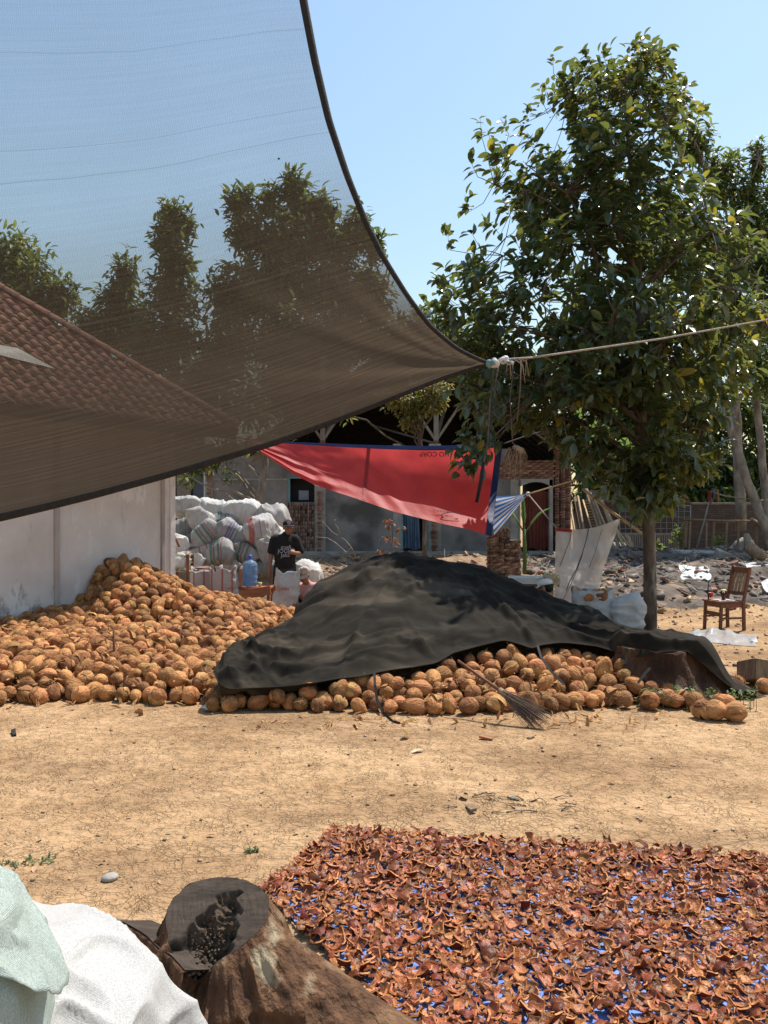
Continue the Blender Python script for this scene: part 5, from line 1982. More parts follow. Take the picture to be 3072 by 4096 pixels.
# ------------------------------------------------------------------ other trees
def blob_tree(name, label, Y, blobs, trunk, mat, leaf, n, per=(6, 10), seed=1, group=None, bark='bark', cat='tree', droop=0.25, up=0.5, spread=None, trunk_name='trunk', mat2=None, dens=1.0):
    rs = np.random.default_rng(seed)
    b0 = P(trunk[0][0], trunk[0][1], Y)
    t = thing(name, label, cat, (b0.x, b0.y, b0.z), group=group)
    m = MB()
    tp = [P(a, b, Y) for a, b, r in trunk]
    dense, rr = [], []
    for i in range(len(tp) - 1):
        for j in range(4):
            dense.append(tp[i].lerp(tp[i + 1], j / 4) + Vector(rs.normal(0, trunk[i][2] * .12, 3)))
            rr.append(trunk[i][2] * (1 - j / 4) + trunk[i + 1][2] * j / 4)
    dense.append(tp[-1])
    rr.append(trunk[-1][2])
    m.tube(dense, rr, 9)
    area = np.array([b[2] * b[3] for b in blobs], float)
    which = rs.choice(len(blobs), n, p=area / area.sum())
    bl = np.array([b[:4] for b in blobs], float)[which]
    d = rs.normal(size=(n, 3))
    d /= np.linalg.norm(d, axis=1, keepdims=True)
    r = rs.random(n) ** 0.4
    px, py = bl[:, 0] + d[:, 0] * r * bl[:, 2], bl[:, 1] - d[:, 2] * r * bl[:, 3]
    rx = bl[:, 2] / F * Y
    Yd = Y + d[:, 1] * r * rx * 0.9
    tips = np.stack([(px - 1536) / F * Y, Yd, CH - (py - HOR) / F * Y], 1)
    outs = d * 0.8
    outs[:, 2] += up
    outs += rs.normal(0, .25, outs.shape)
    outs /= np.linalg.norm(outs, axis=1, keepdims=True)
    nodes_ = np.array([tuple(p) for p in dense])
    for k in range(len(blobs)):
        e = P(blobs[k][0], blobs[k][1], Y + rs.uniform(-.4, .4))
        i = int(np.argmin(np.sum((nodes_[:len(dense)] - np.array(tuple(e)) + np.array([0, 0, 0.8])) ** 2, 1)))
        q = twig(m, nodes_[i], e, max(.02, trunk[-1][2] * .7), 0.02, rs, 4, 0.04, 6)
        nodes_ = np.concatenate([nodes_, np.array([tuple(p) for p in q])])
    m.build(trunk_name, MAT[bark], t, True)
    tw = MB()
    for p in tips[::2]:
        q = nodes_[int(np.argmin(np.sum((nodes_ - p) ** 2, 1)))]
        tw.tube([Vector(q), Vector(q).lerp(Vector(p), .6) + Vector(rs.normal(0, .05, 3)), Vector(p)], [0.016 * Y / 30, 0.010 * Y / 30, 0.005 * Y / 30], 4, cap=False)
    tag(tw.build('twigs', MAT[bark], t, True), kind='stuff')
    R, T, S = shoot_leaves(tips, outs, per, leaf, rs, spread or leaf[1] * 1.1, droop)
    if mat2:
        s_ = rs.random(len(T)) < 0.35
        v, f = scatter(LEAF_V2, LEAF_F2, R[s_], T[s_], S[s_])
        tag(link('crown', np_mesh('crown', v, f, [MAT[mat2]]), t), kind='stuff')
        R, T, S = R[~s_], T[~s_], S[~s_]
    v, f = scatter(LEAF_V2, LEAF_F2, R, T, S)
    tag(link('crown', np_mesh('crown', v, f, [MAT[mat]]), t), kind='stuff')
    return t

G1 = 'trees rising behind the houses'
blob_tree('garden_tree', 'leafy tree showing through the net at the far left over the tiled roof', 27, [(50, 990, 150, 110), (120, 1130, 170, 140), (250, 1180, 80, 110), (20, 1250, 200, 160), (-120, 1050, 160, 160)],
          [(60, 2150, .22), (70, 1500, .16), (80, 1150, .08)], 'leaf_far', (0.22, 0.36), 520, (7, 11), 41, G1, droop=.3, mat2='leaf_bright')
blob_tree('garden_tree', 'short pointed tree between the taller ones behind the net', 31, [(500, 1080, 70, 90), (470, 1200, 110, 110), (400, 1290, 140, 110), (540, 1290, 110, 120), (360, 1360, 160, 90)],
          [(480, 2120, .2), (480, 1500, .15), (490, 1150, .07)], 'leaf_far', (0.22, 0.38), 460, (7, 11), 42, G1)
blob_tree('garden_tree', 'narrow upright tree with a pointed top behind the net', 30, [(690, 860, 55, 85), (745, 880, 40, 75), (650, 930, 55, 75), (700, 1010, 105, 110), (690, 1150, 120, 130), (680, 1300, 150, 140), (600, 1400, 150, 100)],
          [(700, 2120, .24), (700, 1500, .18), (700, 1000, .08)], 'leaf_far', (0.22, 0.38), 620, (7, 11), 43, G1, up=.7)
blob_tree('garden_tree', 'tallest broad tree behind the net, nearest its curved edge', 30, [(1180, 730, 60, 80), (1200, 820, 100, 90), (1080, 790, 70, 75), (960, 800, 70, 80), (990, 920, 110, 100), (1290, 830, 80, 90), (1150, 940, 170, 120),
          (1330, 960, 120, 110), (1430, 900, 70, 90), (1110, 1120, 220, 160), (1350, 1130, 170, 150), (1500, 980, 45, 80), (920, 1180, 130, 160), (1180, 1320, 300, 160), (1480, 1180, 110, 130), (900, 1380, 140, 110)],
          [(1170, 2120, .34), (1160, 1500, .26), (1170, 1000, .12)], 'leaf_far', (0.22, 0.4), 2100, (7, 11), 44, G1, up=.6)
blob_tree('garden_tree', 'dim low spreading tree between the roof and the gable behind the net', 33, [(1450, 1330, 220, 110), (1700, 1330, 200, 110), (1900, 1400, 200, 120), (820, 1480, 200, 90), (1250, 1480, 240, 90), (1050, 1580, 260, 110), (760, 1580, 200, 100), (1350, 1600, 220, 110)],
          [(1500, 2120, .24), (1500, 1600, .18), (1500, 1400, .1)], 'leaf_far', (0.25, 0.42), 1700, (7, 11), 45, G1)
blob_tree('garden_tree', 'tall sunlit tree with fine leaves rising beyond the main tree', 24, [(2700, 400, 35, 85), (2690, 520, 60, 90), (2780, 560, 80, 110), (2880, 700, 120, 140), (3035, 640, 45, 100), (3000, 800, 110, 130), (2980, 1000, 150, 170), (3100, 900, 120, 200),
          (2860, 1100, 150, 190), (3020, 1250, 150, 170), (2700, 1000, 150, 200)],
          [(2965, 2120, .16), (2948, 1750, .14), (2935, 1500, .12), (2925, 1100, .07)], 'leaf_far', (0.15, 0.25), 1300, (7, 11), 46, G1, bark='bark_pale', mat2='leaf_bright')
blob_tree('garden_tree', 'leaning pale trunk with foliage above the boundary wall', 21, [(2850, 1330, 110, 110), (2960, 1420, 110, 120), (3060, 1480, 120, 130), (2790, 1480, 110, 120), (3040, 1250, 90, 110)],
          [(3125, 2270, .13), (3060, 2100, .12), (2990, 1930, .115), (2935, 1750, .10), (2888, 1585, .085), (2860, 1420, .06)], 'leaf_bright', (0.13, 0.22), 420, (6, 10), 47, G1, bark='bark_pale', mat2='leaf_far')
blob_tree('garden_tree', 'mottled upright trunk nearest the edge of the yard above the wall', 22, [(3050, 1050, 90, 120), (3110, 1180, 120, 150), (3140, 1400, 100, 120)],
          [(3075, 2200, .11), (3050, 1850, .10), (3025, 1600, .095), (3022, 1380, .085), (3034, 1120, .05)], 'leaf_far', (0.14, 0.24), 260, (6, 10), 48, G1, bark='bark_pale')
blob_tree('hedge_bush', 'sunlit green thicket behind the brick wall', 28, [(2400, 1850, 160, 120), (2560, 1750, 170, 170), (2720, 1830, 160, 150), (2880, 1860, 150, 140), (3040, 1850, 150, 160), (2480, 1620, 160, 160), (2650, 1600, 160, 160), (2830, 1650, 160, 160), (3010, 1650, 150, 170), (2330, 1700, 90, 110), (2560, 1930, 260, 70), (2900, 1950, 260, 70), (3150, 1950, 200, 90), (3250, 1750, 160, 200), (2400, 1980, 200, 60), (2700, 1990, 300, 60), (3000, 1990, 300, 60)],
          [(2650, 2080, .15), (2650, 1900, .1), (2660, 1700, .06)], 'leaf_far', (0.2, 0.36), 2600, (6, 10), 49, None, cat='bush', mat2='leaf_bright')
blob_tree('yellow_tree', 'small tree with yellow green and rusty leaves in front of the gable', 17.5, [(1610, 1590, 110, 38), (1700, 1610, 90, 60), (1640, 1660, 60, 60), (1560, 1580, 70, 30), (1750, 1590, 60, 60), (1400, 1665, 45, 18), (1720, 1540, 110, 40), (1640, 1700, 30, 26)],
          [(1700, 2260, .05), (1695, 1950, .04), (1680, 1700, .03), (1650, 1600, .015)], 'leaf_autumn', (0.10, 0.16), 230, (6, 9), 50, None, mat2='leaf_bright', droop=.5)
blob_tree('grey_tree', 'crooked grey tree with sparse leaves behind the piled sacks', 18.5, [(790, 1850, 75, 40), (860, 1830, 60, 35), (930, 1880, 40, 50), (750, 1900, 40, 25), (900, 1770, 120, 40), (1060, 1760, 120, 50), (1000, 1640, 160, 70)],
          [(1030, 2240, .085), (1032, 2010, .075), (1050, 1920, .08), (1062, 1850, .07), (1052, 1740, .05)], 'leaf_far', (0.14, 0.22), 120, (5, 8), 51, None, bark='bark_pale', mat2='leaf_bright', droop=.5)

# ------------------------------------------------------------------ banana plants
def banana(name, label, base, leaves, seed, stem_h=0.5, stem_r=0.05, group=None):
    rs = np.random.default_rng(seed)
    base = Vector(base)
    t = thing(name, label, 'banana plant', tuple(base), group=group)
    m = MB()
    m.tube([base + Vector((0, 0, -.03)), base + Vector((0.01, 0, stem_h * .5)), base + Vector((0, 0, stem_h))], [stem_r * 1.2, stem_r, stem_r * .7], 9)
    m.build('stem', MAT['banana'], t, True)
    top = base + Vector((0, 0, stem_h * .9))
    for (dx, dy, rise, ln, wid) in leaves:
        d = Vector((dx, dy, 0))
        side = Vector((-dy, dx, 0)).normalized() if d.length > .01 else Vector((1, 0, 0))
        n = 16
        pts = []
        for i in range(n + 1):
            u = i / n
            pts.append(top + d * u * ln + Vector((0, 0, rise * u * ln - 0.55 * abs(d.length) * ln * u ** 2.4)))
        m = MB()
        m.tube(pts, [stem_r * .35 * (1 - .8 * i / n) + .004 for i in range(n + 1)], 5)
        vs, fs = [], []
        for i in range(n + 1):
            u = i / n
            w = wid * (0.0 if u < .2 else math.sin(math.pi * min(1, ((u - .2) / .8) ** .75 * .96 + .04)) ** .6)
            rag = 1 + 0.10 * rs.normal()
            vs += [pts[i] + side * w * rag + Vector((0, 0, w * .28)), pts[i] + Vector((0, 0, .004)), pts[i] - side * w * rag + Vector((0, 0, w * .28))]
        for i in range(n):
            a = i * 3
            fs += [(a, a + 1, a + 4, a + 3), (a + 1, a + 2, a + 5, a + 4)]
        m.add(vs, fs)
        m.build('leaf', MAT['banana'], t, True)
b0 = P(2098, 2178, 16.2)
banana('banana_plant', 'young banana plant growing beside the brick stack', (b0.x, b0.y, b0.z - .55), [(0.9, .1, 1.3, .62, .10), (-.8, .0, 1.5, .52, .08), (-.05, .3, 2.2, .4, .05)], 5, .85, .035)
b1 = P(2340, 2010, 26.0)
banana('banana_plant', 'tall banana plant with torn leaves beside the gable roof', (b1.x, b1.y, 0.55), [(-.9, -.2, 1.2, 2.0, .3), (.5, -.5, 1.6, 2.2, .32), (-.35, -.4, 1.9, 2.2, .3), (.9, .0, 1.0, 1.9, .3), (.1, -.7, 1.3, 2.0, .34), (-.9, .3, .8, 1.8, .28)], 6, 2.6, .14)
b2 = P(2460, 2010, 27.0)
banana('banana_plant', 'banana plant with a broad upright leaf behind the brick wall', (b2.x, b2.y, 0.55), [(-.5, -.3, 1.8, 1.9, .3), (.6, -.3, 1.4, 2.0, .3), (.0, -.8, 1.4, 1.7, .32), (.9, .2, .9, 1.8, .3)], 7, 2.2, .13)

# ------------------------------------------------------------------ weeds and small plants
def weeds(name, label, spots, mat, leaf, n, h, seed, parent=None, cat='weeds', kind='stuff'):
    rs = np.random.default_rng(seed)
    tips, outs = [], []
    for (x, y, r) in spots:
        for k in range(n):
            a, q = rs.uniform(0, 6.28), r * rs.random() ** .6
            X_, Y_ = x + q * math.cos(a), y + q * math.sin(a) * .7
            tips.append((X_, Y_, G(X_, Y_) + rs.uniform(.25, 1) * h))
            outs.append((rs.normal(0, .4), rs.normal(0, .4), 1))
    tips, outs = np.array(tips), np.array(outs)
    outs /= np.linalg.norm(outs, axis=1, keepdims=True)
    m = MB()
    for p in tips:
        m.tube([(p[0], p[1], G(p[0], p[1]) - .01), tuple(p)], [.003, .0015], 4, cap=False)
    t = thing(name, label, cat, (spots[0][0], spots[0][1], G(spots[0][0], spots[0][1])))
    tag(m.build('stems', MAT[mat], t), kind='stuff')
    R, T, S = shoot_leaves(tips, outs, (4, 7), leaf, rs, leaf[1] * .7, .25)
    v, f = scatter(LEAF_V, LEAF_F, R, T, S)
    tag(link('leaves', np_mesh('leaves', v, f, [MAT[mat]]), t), kind='stuff')
    return t
g = PG(2790, 2810)
weeds('weed_patch', 'low green weeds growing against the old stump', [(2.48, 7.55, .18), (2.75, 7.5, .25), (3.0, 7.45, .22), (3.22, 7.45, .2)], 'weed', (.03, .055), 17, .18, 61)
g = PG(60, 3446)
weeds('weed_patch', 'small tuft of short grass in the bare earth by the pale green sack', [(g.x, g.y, .10), (g.x + .12, g.y + .02, .08)], 'weed', (.015, .028), 15, .018, 62)
g = PG(1010, 3415)
weeds('weed_patch', 'tiny green weed alone in the bare earth near the shell mat', [(g.x, g.y, .04)], 'weed', (.015, .025), 14, .02, 63)
for (px, py, Y, h, lab) in ((2715, 2200, 22.5, .75, 'bright green leafy weed in front of the slatted bench'), (2635, 2200, 22.5, .35, 'small green weed behind the tree trunk'), (2870, 2190, 22, .5, 'thin green sapling on the rubble by the rail fence')):
    p = P(px, py, Y)
    weeds('weed_patch', lab, [(p.x, p.y, .16)], 'leaf_bright', (.09, .15), 16, h, int(px))

def build_dead_twigs():
    t = thing('dead_sapling', 'bare forked dead twigs sticking out of the rubble', 'dead twig', tuple(P(1400, 2215, 18)))
    for pts in ([(1425, 2235), (1405, 2190), (1380, 2160), (1330, 2130), (1290, 2085)], [(1405, 2190), (1385, 2210), (1340, 2170), (1310, 2152), (1262, 2148)], [(1362, 2150), (1350, 2110), (1334, 2090), (1342, 2078)]):
        m = MB()
        q = [P(a, b, 18) for a, b in pts]
        m.tube(q, [.018 - .003 * i for i in range(len(q))], 6)
        m.build('stem', MAT['bark_pale'], t, True)
    t = thing('rusty_sapling', 'thin sapling with rust red leaves by the doorway', 'sapling', tuple(P(1570, 2240, 18)))
    m = MB()
    m.tube([P(1572, 2240, 18), P(1568, 2180, 18), P(1560, 2110, 18), P(1556, 2080, 18)], [.012, .01, .008, .004], 6)
    m.build('stem', MAT['bark_pale'], t, True)
    rs = np.random.default_rng(66)
    tips = np.array([tuple(P(x, y, 18)) for x, y in ((1555, 2085), (1560, 2105), (1530, 2150), (1570, 2150), (1590, 2165), (1600, 2130), (1545, 2160), (1510, 2200), (1530, 2215), (1550, 2110))])
    outs = rs.normal(0, 1, tips.shape)
    outs /= np.linalg.norm(outs, axis=1, keepdims=True)
    R, T, S = shoot_leaves(tips, outs, (4, 6), (.07, .13), rs, .1, .4)
    v, f = scatter(LEAF_V, LEAF_F, R, T, S)
    tag(link('leaves', np_mesh('leaves', v, f, [MAT['rust_leaf']]), t), kind='stuff')
build_dead_twigs()

# ------------------------------------------------------------------ tarpaulins and plastic sheets
def clothmat(name, c1, c2, trans=0.4, rough=0.5, scale=3, bump=0.25):
    return M(name, c1, c2, rough=rough, scale=scale, bump=bump, bscale=10, trans=trans, spec=0.4)
MAT['red_tarp'] = clothmat('red tarpaulin', (0.62, 0.07, 0.07), (0.52, 0.052, 0.058), 0.58)
MAT['red_tarp_dark'] = clothmat('red tarpaulin seam', (0.40, 0.03, 0.028), (0.32, 0.025, 0.025), 0.3)
MAT['blue_hem'] = clothmat('blue hem', (0.02, 0.045, 0.16), (0.014, 0.03, 0.11), 0.25)

def text(name, s, size, loc, rot, mat, parent, ext=0.0008, line=1.0):
    c = bpy.data.curves.new(name, 'FONT')
    c.body = s
    c.size = size
    c.space_line = line
    c.align_x = 'CENTER'
    c.align_y = 'CENTER'
    c.extrude = ext
    c.materials.append(mat)
    tmp = bpy.data.objects.new(name, c)
    me = bpy.data.meshes.new_from_object(tmp)
    bpy.data.objects.remove(tmp)
    o = link(name, me, parent)
    o.location = loc
    o.rotation_euler = rot
    return o

def build_red_tarp():
    Y0 = 13.6
    t = thing('red_tarpaulin', 'red tarpaulin with a dark blue hem slung between lines as shade', 'tarpaulin', tuple(P(1500, 1780, Y0)))
    top = [(988, 1758), (1100, 1768), (1250, 1776), (1400, 1783), (1518, 1788), (1700, 1792), (1850, 1789), (2010, 1776)]
    bot = [(988, 1766), (1050, 1812), (1111, 1852), (1180, 1900), (1259, 1940), (1407, 1988), (1574, 2046), (1760, 2093), (1880, 2118), (1966, 2146)]
    ta, ba = np.array(top, float), np.array(bot, float)
    def edge(U, a):
        s = (a[:, 0] - a[0, 0]) / (a[-1, 0] - a[0, 0])
        return np.interp(U, s, a[:, 0]), np.interp(U, s, a[:, 1])
    def fn(U, V):
        tx, ty = edge(U, ta)
        bx, by = edge(U, ba)
        px, py = tx + (bx - tx) * V, ty + (by - ty) * V
        # belly plus the gathered folds along the lower left edge
        d = 0.35 * np.sin(np.pi * V) * U - 0.75 * V * (0.3 + 0.7 * U)
        fold = 0.055 * np.sin(V * 26 + U * 3) * sstep(0.55, 0.0, U) * sstep(0.35, 0.9, V)
        d = d + fold + 0.02 * vn(U * 9, V * 5, 0, 131) + 0.03 * vn(U * 22 - V * 6, V * 1.5, 0, 132) * V
        Yd = Y0 + d
        return np.stack([(px - 1536) / F * Yd, Yd, CH - (py - HOR) / F * Yd], -1)
    gridmesh('sheet', fn, 110, 46, [MAT['red_tarp']], parent=t)
    def strip(u0, u1, v0, v1, off, mat, name, n=90):
        def g(U, V):
            p = fn(u0 + (u1 - u0) * U, v0 + (v1 - v0) * V)
            p[..., 1] -= off
            return p
        gridmesh(name, g, n, 5, [mat], parent=t)
    strip(0.0, 1.0, -0.03, 0.035, 0.012, MAT['blue_hem'], 'hem')
    strip(0.975, 1.012, 0.0, 1.0, 0.014, MAT['blue_hem'], 'hem', 24)
    strip(0.470, 0.484, 0.03, 0.97, 0.008, MAT['red_tarp_dark'], 'seam', 4)
    # print seen upside down near the top and the worn emblem near the lower edge
    def put(s, size, u, v, roll, mat):
        p = fn(np.array([[u]]), np.array([[v]]))[0, 0]
        q = fn(np.array([[u + .03]]), np.array([[v]]))[0, 0]
        r = fn(np.array([[u]]), np.array([[v + .06]]))[0, 0]
        n = Vector(q - p).cross(Vector(r - p)).normalized()
        if n.y > 0:
            n = -n
        x = Vector(q - p).normalized()
        y = n.cross(x)
        R_ = Matrix((x, y, n)).transposed() @ Matrix.Rotation(roll, 3, 'Z')
        return text('lettering', s, size, Vector(p) + n * 0.035, R_.to_euler(), mat, t)
    put('HO CORP', 0.11, 0.735, 0.085, math.pi, MAT['black_print'])
    put('~', 0.3, 0.835, 0.07, math.pi, MAT['black_print'])
    put('~w=o=~', 0.09, 0.795, 0.86, math.pi + .07, MAT['black_print'])
    p = fn(np.array([[0.83]]), np.array([[0.87]]))[0, 0]
    m = MB()
    ring = [Vector(p) + Vector((0.16 * math.cos(a), -0.06, 0.055 * math.sin(a) - .01)) for a in np.linspace(0.3, 5.4, 26)]
    m.tube(ring, 0.006, 5)
    m.build('emblem', MAT['black_print'], t)
    # lines holding it up
    rope('tie_line', [P(1180, 1740, 14.4), P(1145, 1700, 14.6), P(1120, 1640, 15)], 0.006, MAT['rope'], '', parent=t)
    rope('tie_line', [P(2012, 1776, 13.6), P(2110, 1742, 14.2), P(2380, 1668, 15.5)], 0.012, MAT['rope_dark'], '', parent=t)
    rope('tie_line', [P(988, 1760, 13.6), P(800, 1700, 13.4), P(600, 1640, 12.9)], 0.008, MAT['rope_dark'], '', parent=t)
build_red_tarp()

def build_striped():
    m = M('blue white striped tarpaulin', (0.78, 0.84, 0.90), (0.70, 0.76, 0.84), rough=0.5, scale=3, trans=0.65)
    N, L, b = nodes(m)
    uv = N.new('ShaderNodeUVMap')
    uv.uv_map = 'UVMap'
    sp = N.new('ShaderNodeSeparateXYZ')
    L.new(uv.outputs[0], sp.inputs[0])
    col = b.inputs['Base Color'].links[0].from_socket
    mu = N.new('ShaderNodeMath'); mu.operation = 'MULTIPLY'; mu.inputs[1].default_value = 7.0
    L.new(sp.outputs[1], mu.inputs[0])
    fr = N.new('ShaderNodeMath'); fr.operation = 'FRACT'
    L.new(mu.outputs[0], fr.inputs[0])
    lt = N.new('ShaderNodeMath'); lt.operation = 'LESS_THAN'; lt.inputs[1].default_value = 0.48
    L.new(fr.outputs[0], lt.inputs[0])
    mx = N.new('ShaderNodeMixRGB'); mx.inputs[2].default_value = (0.04, 0.22, 0.70, 1)
    L.new(lt.outputs[0], mx.inputs[0]); L.new(col, mx.inputs[1])
    L.new(mx.outputs[0], b.inputs['Base Color'])
    for n in N:
        if n.type == 'BSDF_TRANSLUCENT':
            L.new(mx.outputs[0], n.inputs['Color'])
    t = thing('striped_tarpaulin', 'blue and white striped tarpaulin corner pulled out beside the red one', 'tarpaulin', tuple(P(2110, 1975, 14)))
    a, b_, c = P(2112, 1976, 13.9), P(1960, 1988, 14.1), P(1975, 2142, 13.7)
    def fn(U, V):
        A, B, C = [np.array(tuple(q)) for q in (a, b_, c)]
        k = (1 - 0.13 * np.sin(np.pi * V))[..., None] * (1 - U)[..., None]
        e = B + (C - B) * V[..., None]
        p = e + (A - e) * k
        p[..., 1] += 0.05 * np.sin(V * 9 + U * 3) * U
        return p
    gridmesh('sheet', fn, 30, 30, [m], parent=t)
    mb = MB()
    mb.ell(a, (.04, .035, .04), nu=10, nv=7)
    mb.build('knot', MAT['paper'], t, True)
    rope('tie_line', [a, P(2240, 1938, 13.4), P(2395, 1892, 12.6)], 0.012, MAT['bamboo'], '', parent=t)
    rope('tie_line', [a, P(2170, 2046, 13.3), P(2225, 2110, 12.9)], 0.011, MAT['rope'], '', parent=t)
build_striped()

def film_mat():
    m = M('milky plastic film', (0.62, 0.62, 0.63), (0.52, 0.51, 0.50), rough=0.28, scale=3, bump=0.6, bscale=8, trans=0.35, spec=0.6, sub=((0.60, 0.50, 0.40), 2.2, 0.58))
    N, L, b = nodes(m)
    out = N['Material Output']
    src = out.inputs[0].links[0].from_socket
    tr = N.new('ShaderNodeBsdfTransparent')
    mx = N.new('ShaderNodeMixShader')
    mx.inputs[0].default_value = 0.16
    L.new(src, mx.inputs[1]); L.new(tr.outputs[0], mx.inputs[2]); L.new(mx.outputs[0], out.inputs[0])
    return m
MAT['film'] = film_mat()
def build_film():
    t = thing('plastic_windbreak', 'large milky plastic sheet hung up behind the white sacks', 'plastic sheet', tuple(P(2300, 2420, 12.6)))
    left = np.array([(2224, 2112), (2222, 2180), (2220, 2260), (2216, 2340), (2222, 2420), (2235, 2480)], float)
    right = np.array([(2482, 2072), (2462, 2140), (2440, 2200), (2412, 2280), (2400, 2350), (2395, 2440)], float)
    def fn(U, V):
        s = np.linspace(0, 1, 6)
        lx, ly = np.interp(V, s, left[:, 0]), np.interp(V, s, left[:, 1])
        rx, ry = np.interp(V, s, right[:, 0]), np.interp(V, s, right[:, 1])
        px, py = lx + (rx - lx) * U, ly + (ry - ly) * U + 22 * np.sin(np.pi * U) * (1 - V)
        Yd = 12.75 - 0.15 * V + 0.10 * np.sin(U * 9 - V * 3.5) * U + 0.05 * vn(U * 5 + V * 2, V * 4, 0, 141) - 0.35 * sstep(.12, 0, U) * V + 0.03 * vn(U * 10 - V * 8, V * 3, 0, 142) + 0.02 * vn(U * 4, V * 26, 0, 143) * sstep(.5, .9, V)
        return np.stack([(px - 1536) / F * Yd, Yd, CH - (py - HOR) / F * Yd], -1)
    gridmesh('sheet', fn, 60, 60, [MAT['film']], parent=t)
    def line(pts, r, mat):
        m = MB()
        q = []
        for u, v in pts:
            p = fn(np.array([[u]]), np.array([[v]]))[0, 0]
            q.append(Vector(p) + Vector((0, -0.03, 0)))
        m.tube(q, r, 5)
        m.build('cord', mat, t, True)
    line([(.50, .0), (.49, .15), (.46, .32), (.40, .48), (.30, .60), (.24, .68)], .0065, MAT['rope_dark'])
    line([(.24, .0), (.22, .15), (.15, .30), (.08, .42)], .006, MAT['straw_dark'])
    line([(.47, .30), (.42, .48), (.30, .66), (.12, .80)], .005, MAT['straw_dark'])
    line([(.72, .05), (.70, .3), (.66, .5)], .004, MAT['straw_dark'])
    def fr(U, V):
        p = fn(U * 0.24, V * 0.035)
        p[..., 1] -= 0.02
        return p
    gridmesh('top_band', fr, 14, 3, [MAT['red_tarp_dark']], parent=t)
    m = MB()
    m.tube([P(2330, 1955, 13.0), P(2420, 2028, 12.85), P(2590, 2150, 12.55)], [.022, .022, .02], 8)
    tag(m.build('prop_pole', MAT['bamboo'], None, True), 'bamboo pole slanting behind the hung plastic sheet to the trunk', 'pole')
build_film()

# ------------------------------------------------------------------ sacks
def sack_verts(l, w, h, seed, nu=44, nv=32, crump=1.0):
    U, V_ = np.meshgrid(np.linspace(-1, 1, nu), np.linspace(0, 2 * np.pi, nv, endpoint=False), indexing='ij')
    rs = np.random.default_rng(seed)
    e = np.clip(1 - np.abs(U) ** 3.4, 0, 1)
    skew = rs.uniform(-.25, .25)
    hw = w / 2 * (0.66 + 0.34 * e ** .7)
    hh = h / 2 * (e ** .5) * (1 + skew * U) + 0.006
    c, s = np.cos(V_), np.sin(V_)
    ex = 2 / 2.7
    y = np.sign(c) * np.abs(c) ** ex * hw
    z = np.sign(s) * np.abs(s) ** ex * hh
    x = U * l / 2 * (1 + 0.05 * np.abs(c))
    # ears at the corners of the seam
    ear = np.abs(U) ** 9 * np.abs(c) ** 4
    x = x + np.sign(U) * ear * 0.05
    z = z + ear * 0.04 * rs.uniform(-1, 1.5)
    ridg = 1 - np.abs(vn(x * 3.0, y * 6, z * 6, seed + 3))
    fine = 1 - np.abs(vn(x * 13, y * 9, z * 13, seed + 7))
    big = vn(x * 3, y * 3, z * 3, seed + 9)
    d = crump * (0.060 * big + 0.060 * (ridg ** 5 - .3) + 0.020 * (fine ** 4 - .3))
    d = d * (0.25 + 0.75 * e)
    nrm = np.stack([0 * x, np.sign(c) * np.abs(c), s], -1)
    p = np.stack([x, y, z], -1) + nrm * d[..., None]
    idx = np.arange(nu * nv).reshape(nu, nv)
    f = np.stack([idx[:-1], idx[1:], np.roll(idx, -1, 1)[1:], np.roll(idx, -1, 1)[:-1]], -1).reshape(-1, 4)
    return p.reshape(-1, 3), f

SACK_LOC = []
def lying_sack(px, py, Y, wpx, hpx, roll, mi, label, seed, yaw=0.0, group=None, tie=False, lw=1.0):
    s = F / Y
    l, h = wpx / s, hpx / s
    v, f = sack_verts(l * lw, l * 0.72, h, seed)
    c = P(px, py, Y)
    t = thing('sack', label, 'sack', tuple(c), (math.radians(-6), math.radians(-roll), math.radians(yaw)), group)
    link('bag', np_mesh('bag', v, f, [SACKM[mi]]), t, world=False)
    rs = random.Random(seed)
    # stitched mouth at one end
    m = MB()
    x = l * lw / 2 * 1.0
    pts = [Vector((x * (1.0 + .012 * math.sin(k)), (k / 8 - .5) * l * 0.72 * .66, 0.006 * math.sin(k * 2.1))) for k in range(9)]
    m.tube(pts, 0.009, 5)
    m.build('stitched_mouth', SACKM[mi], t, True, world=False)
    return t

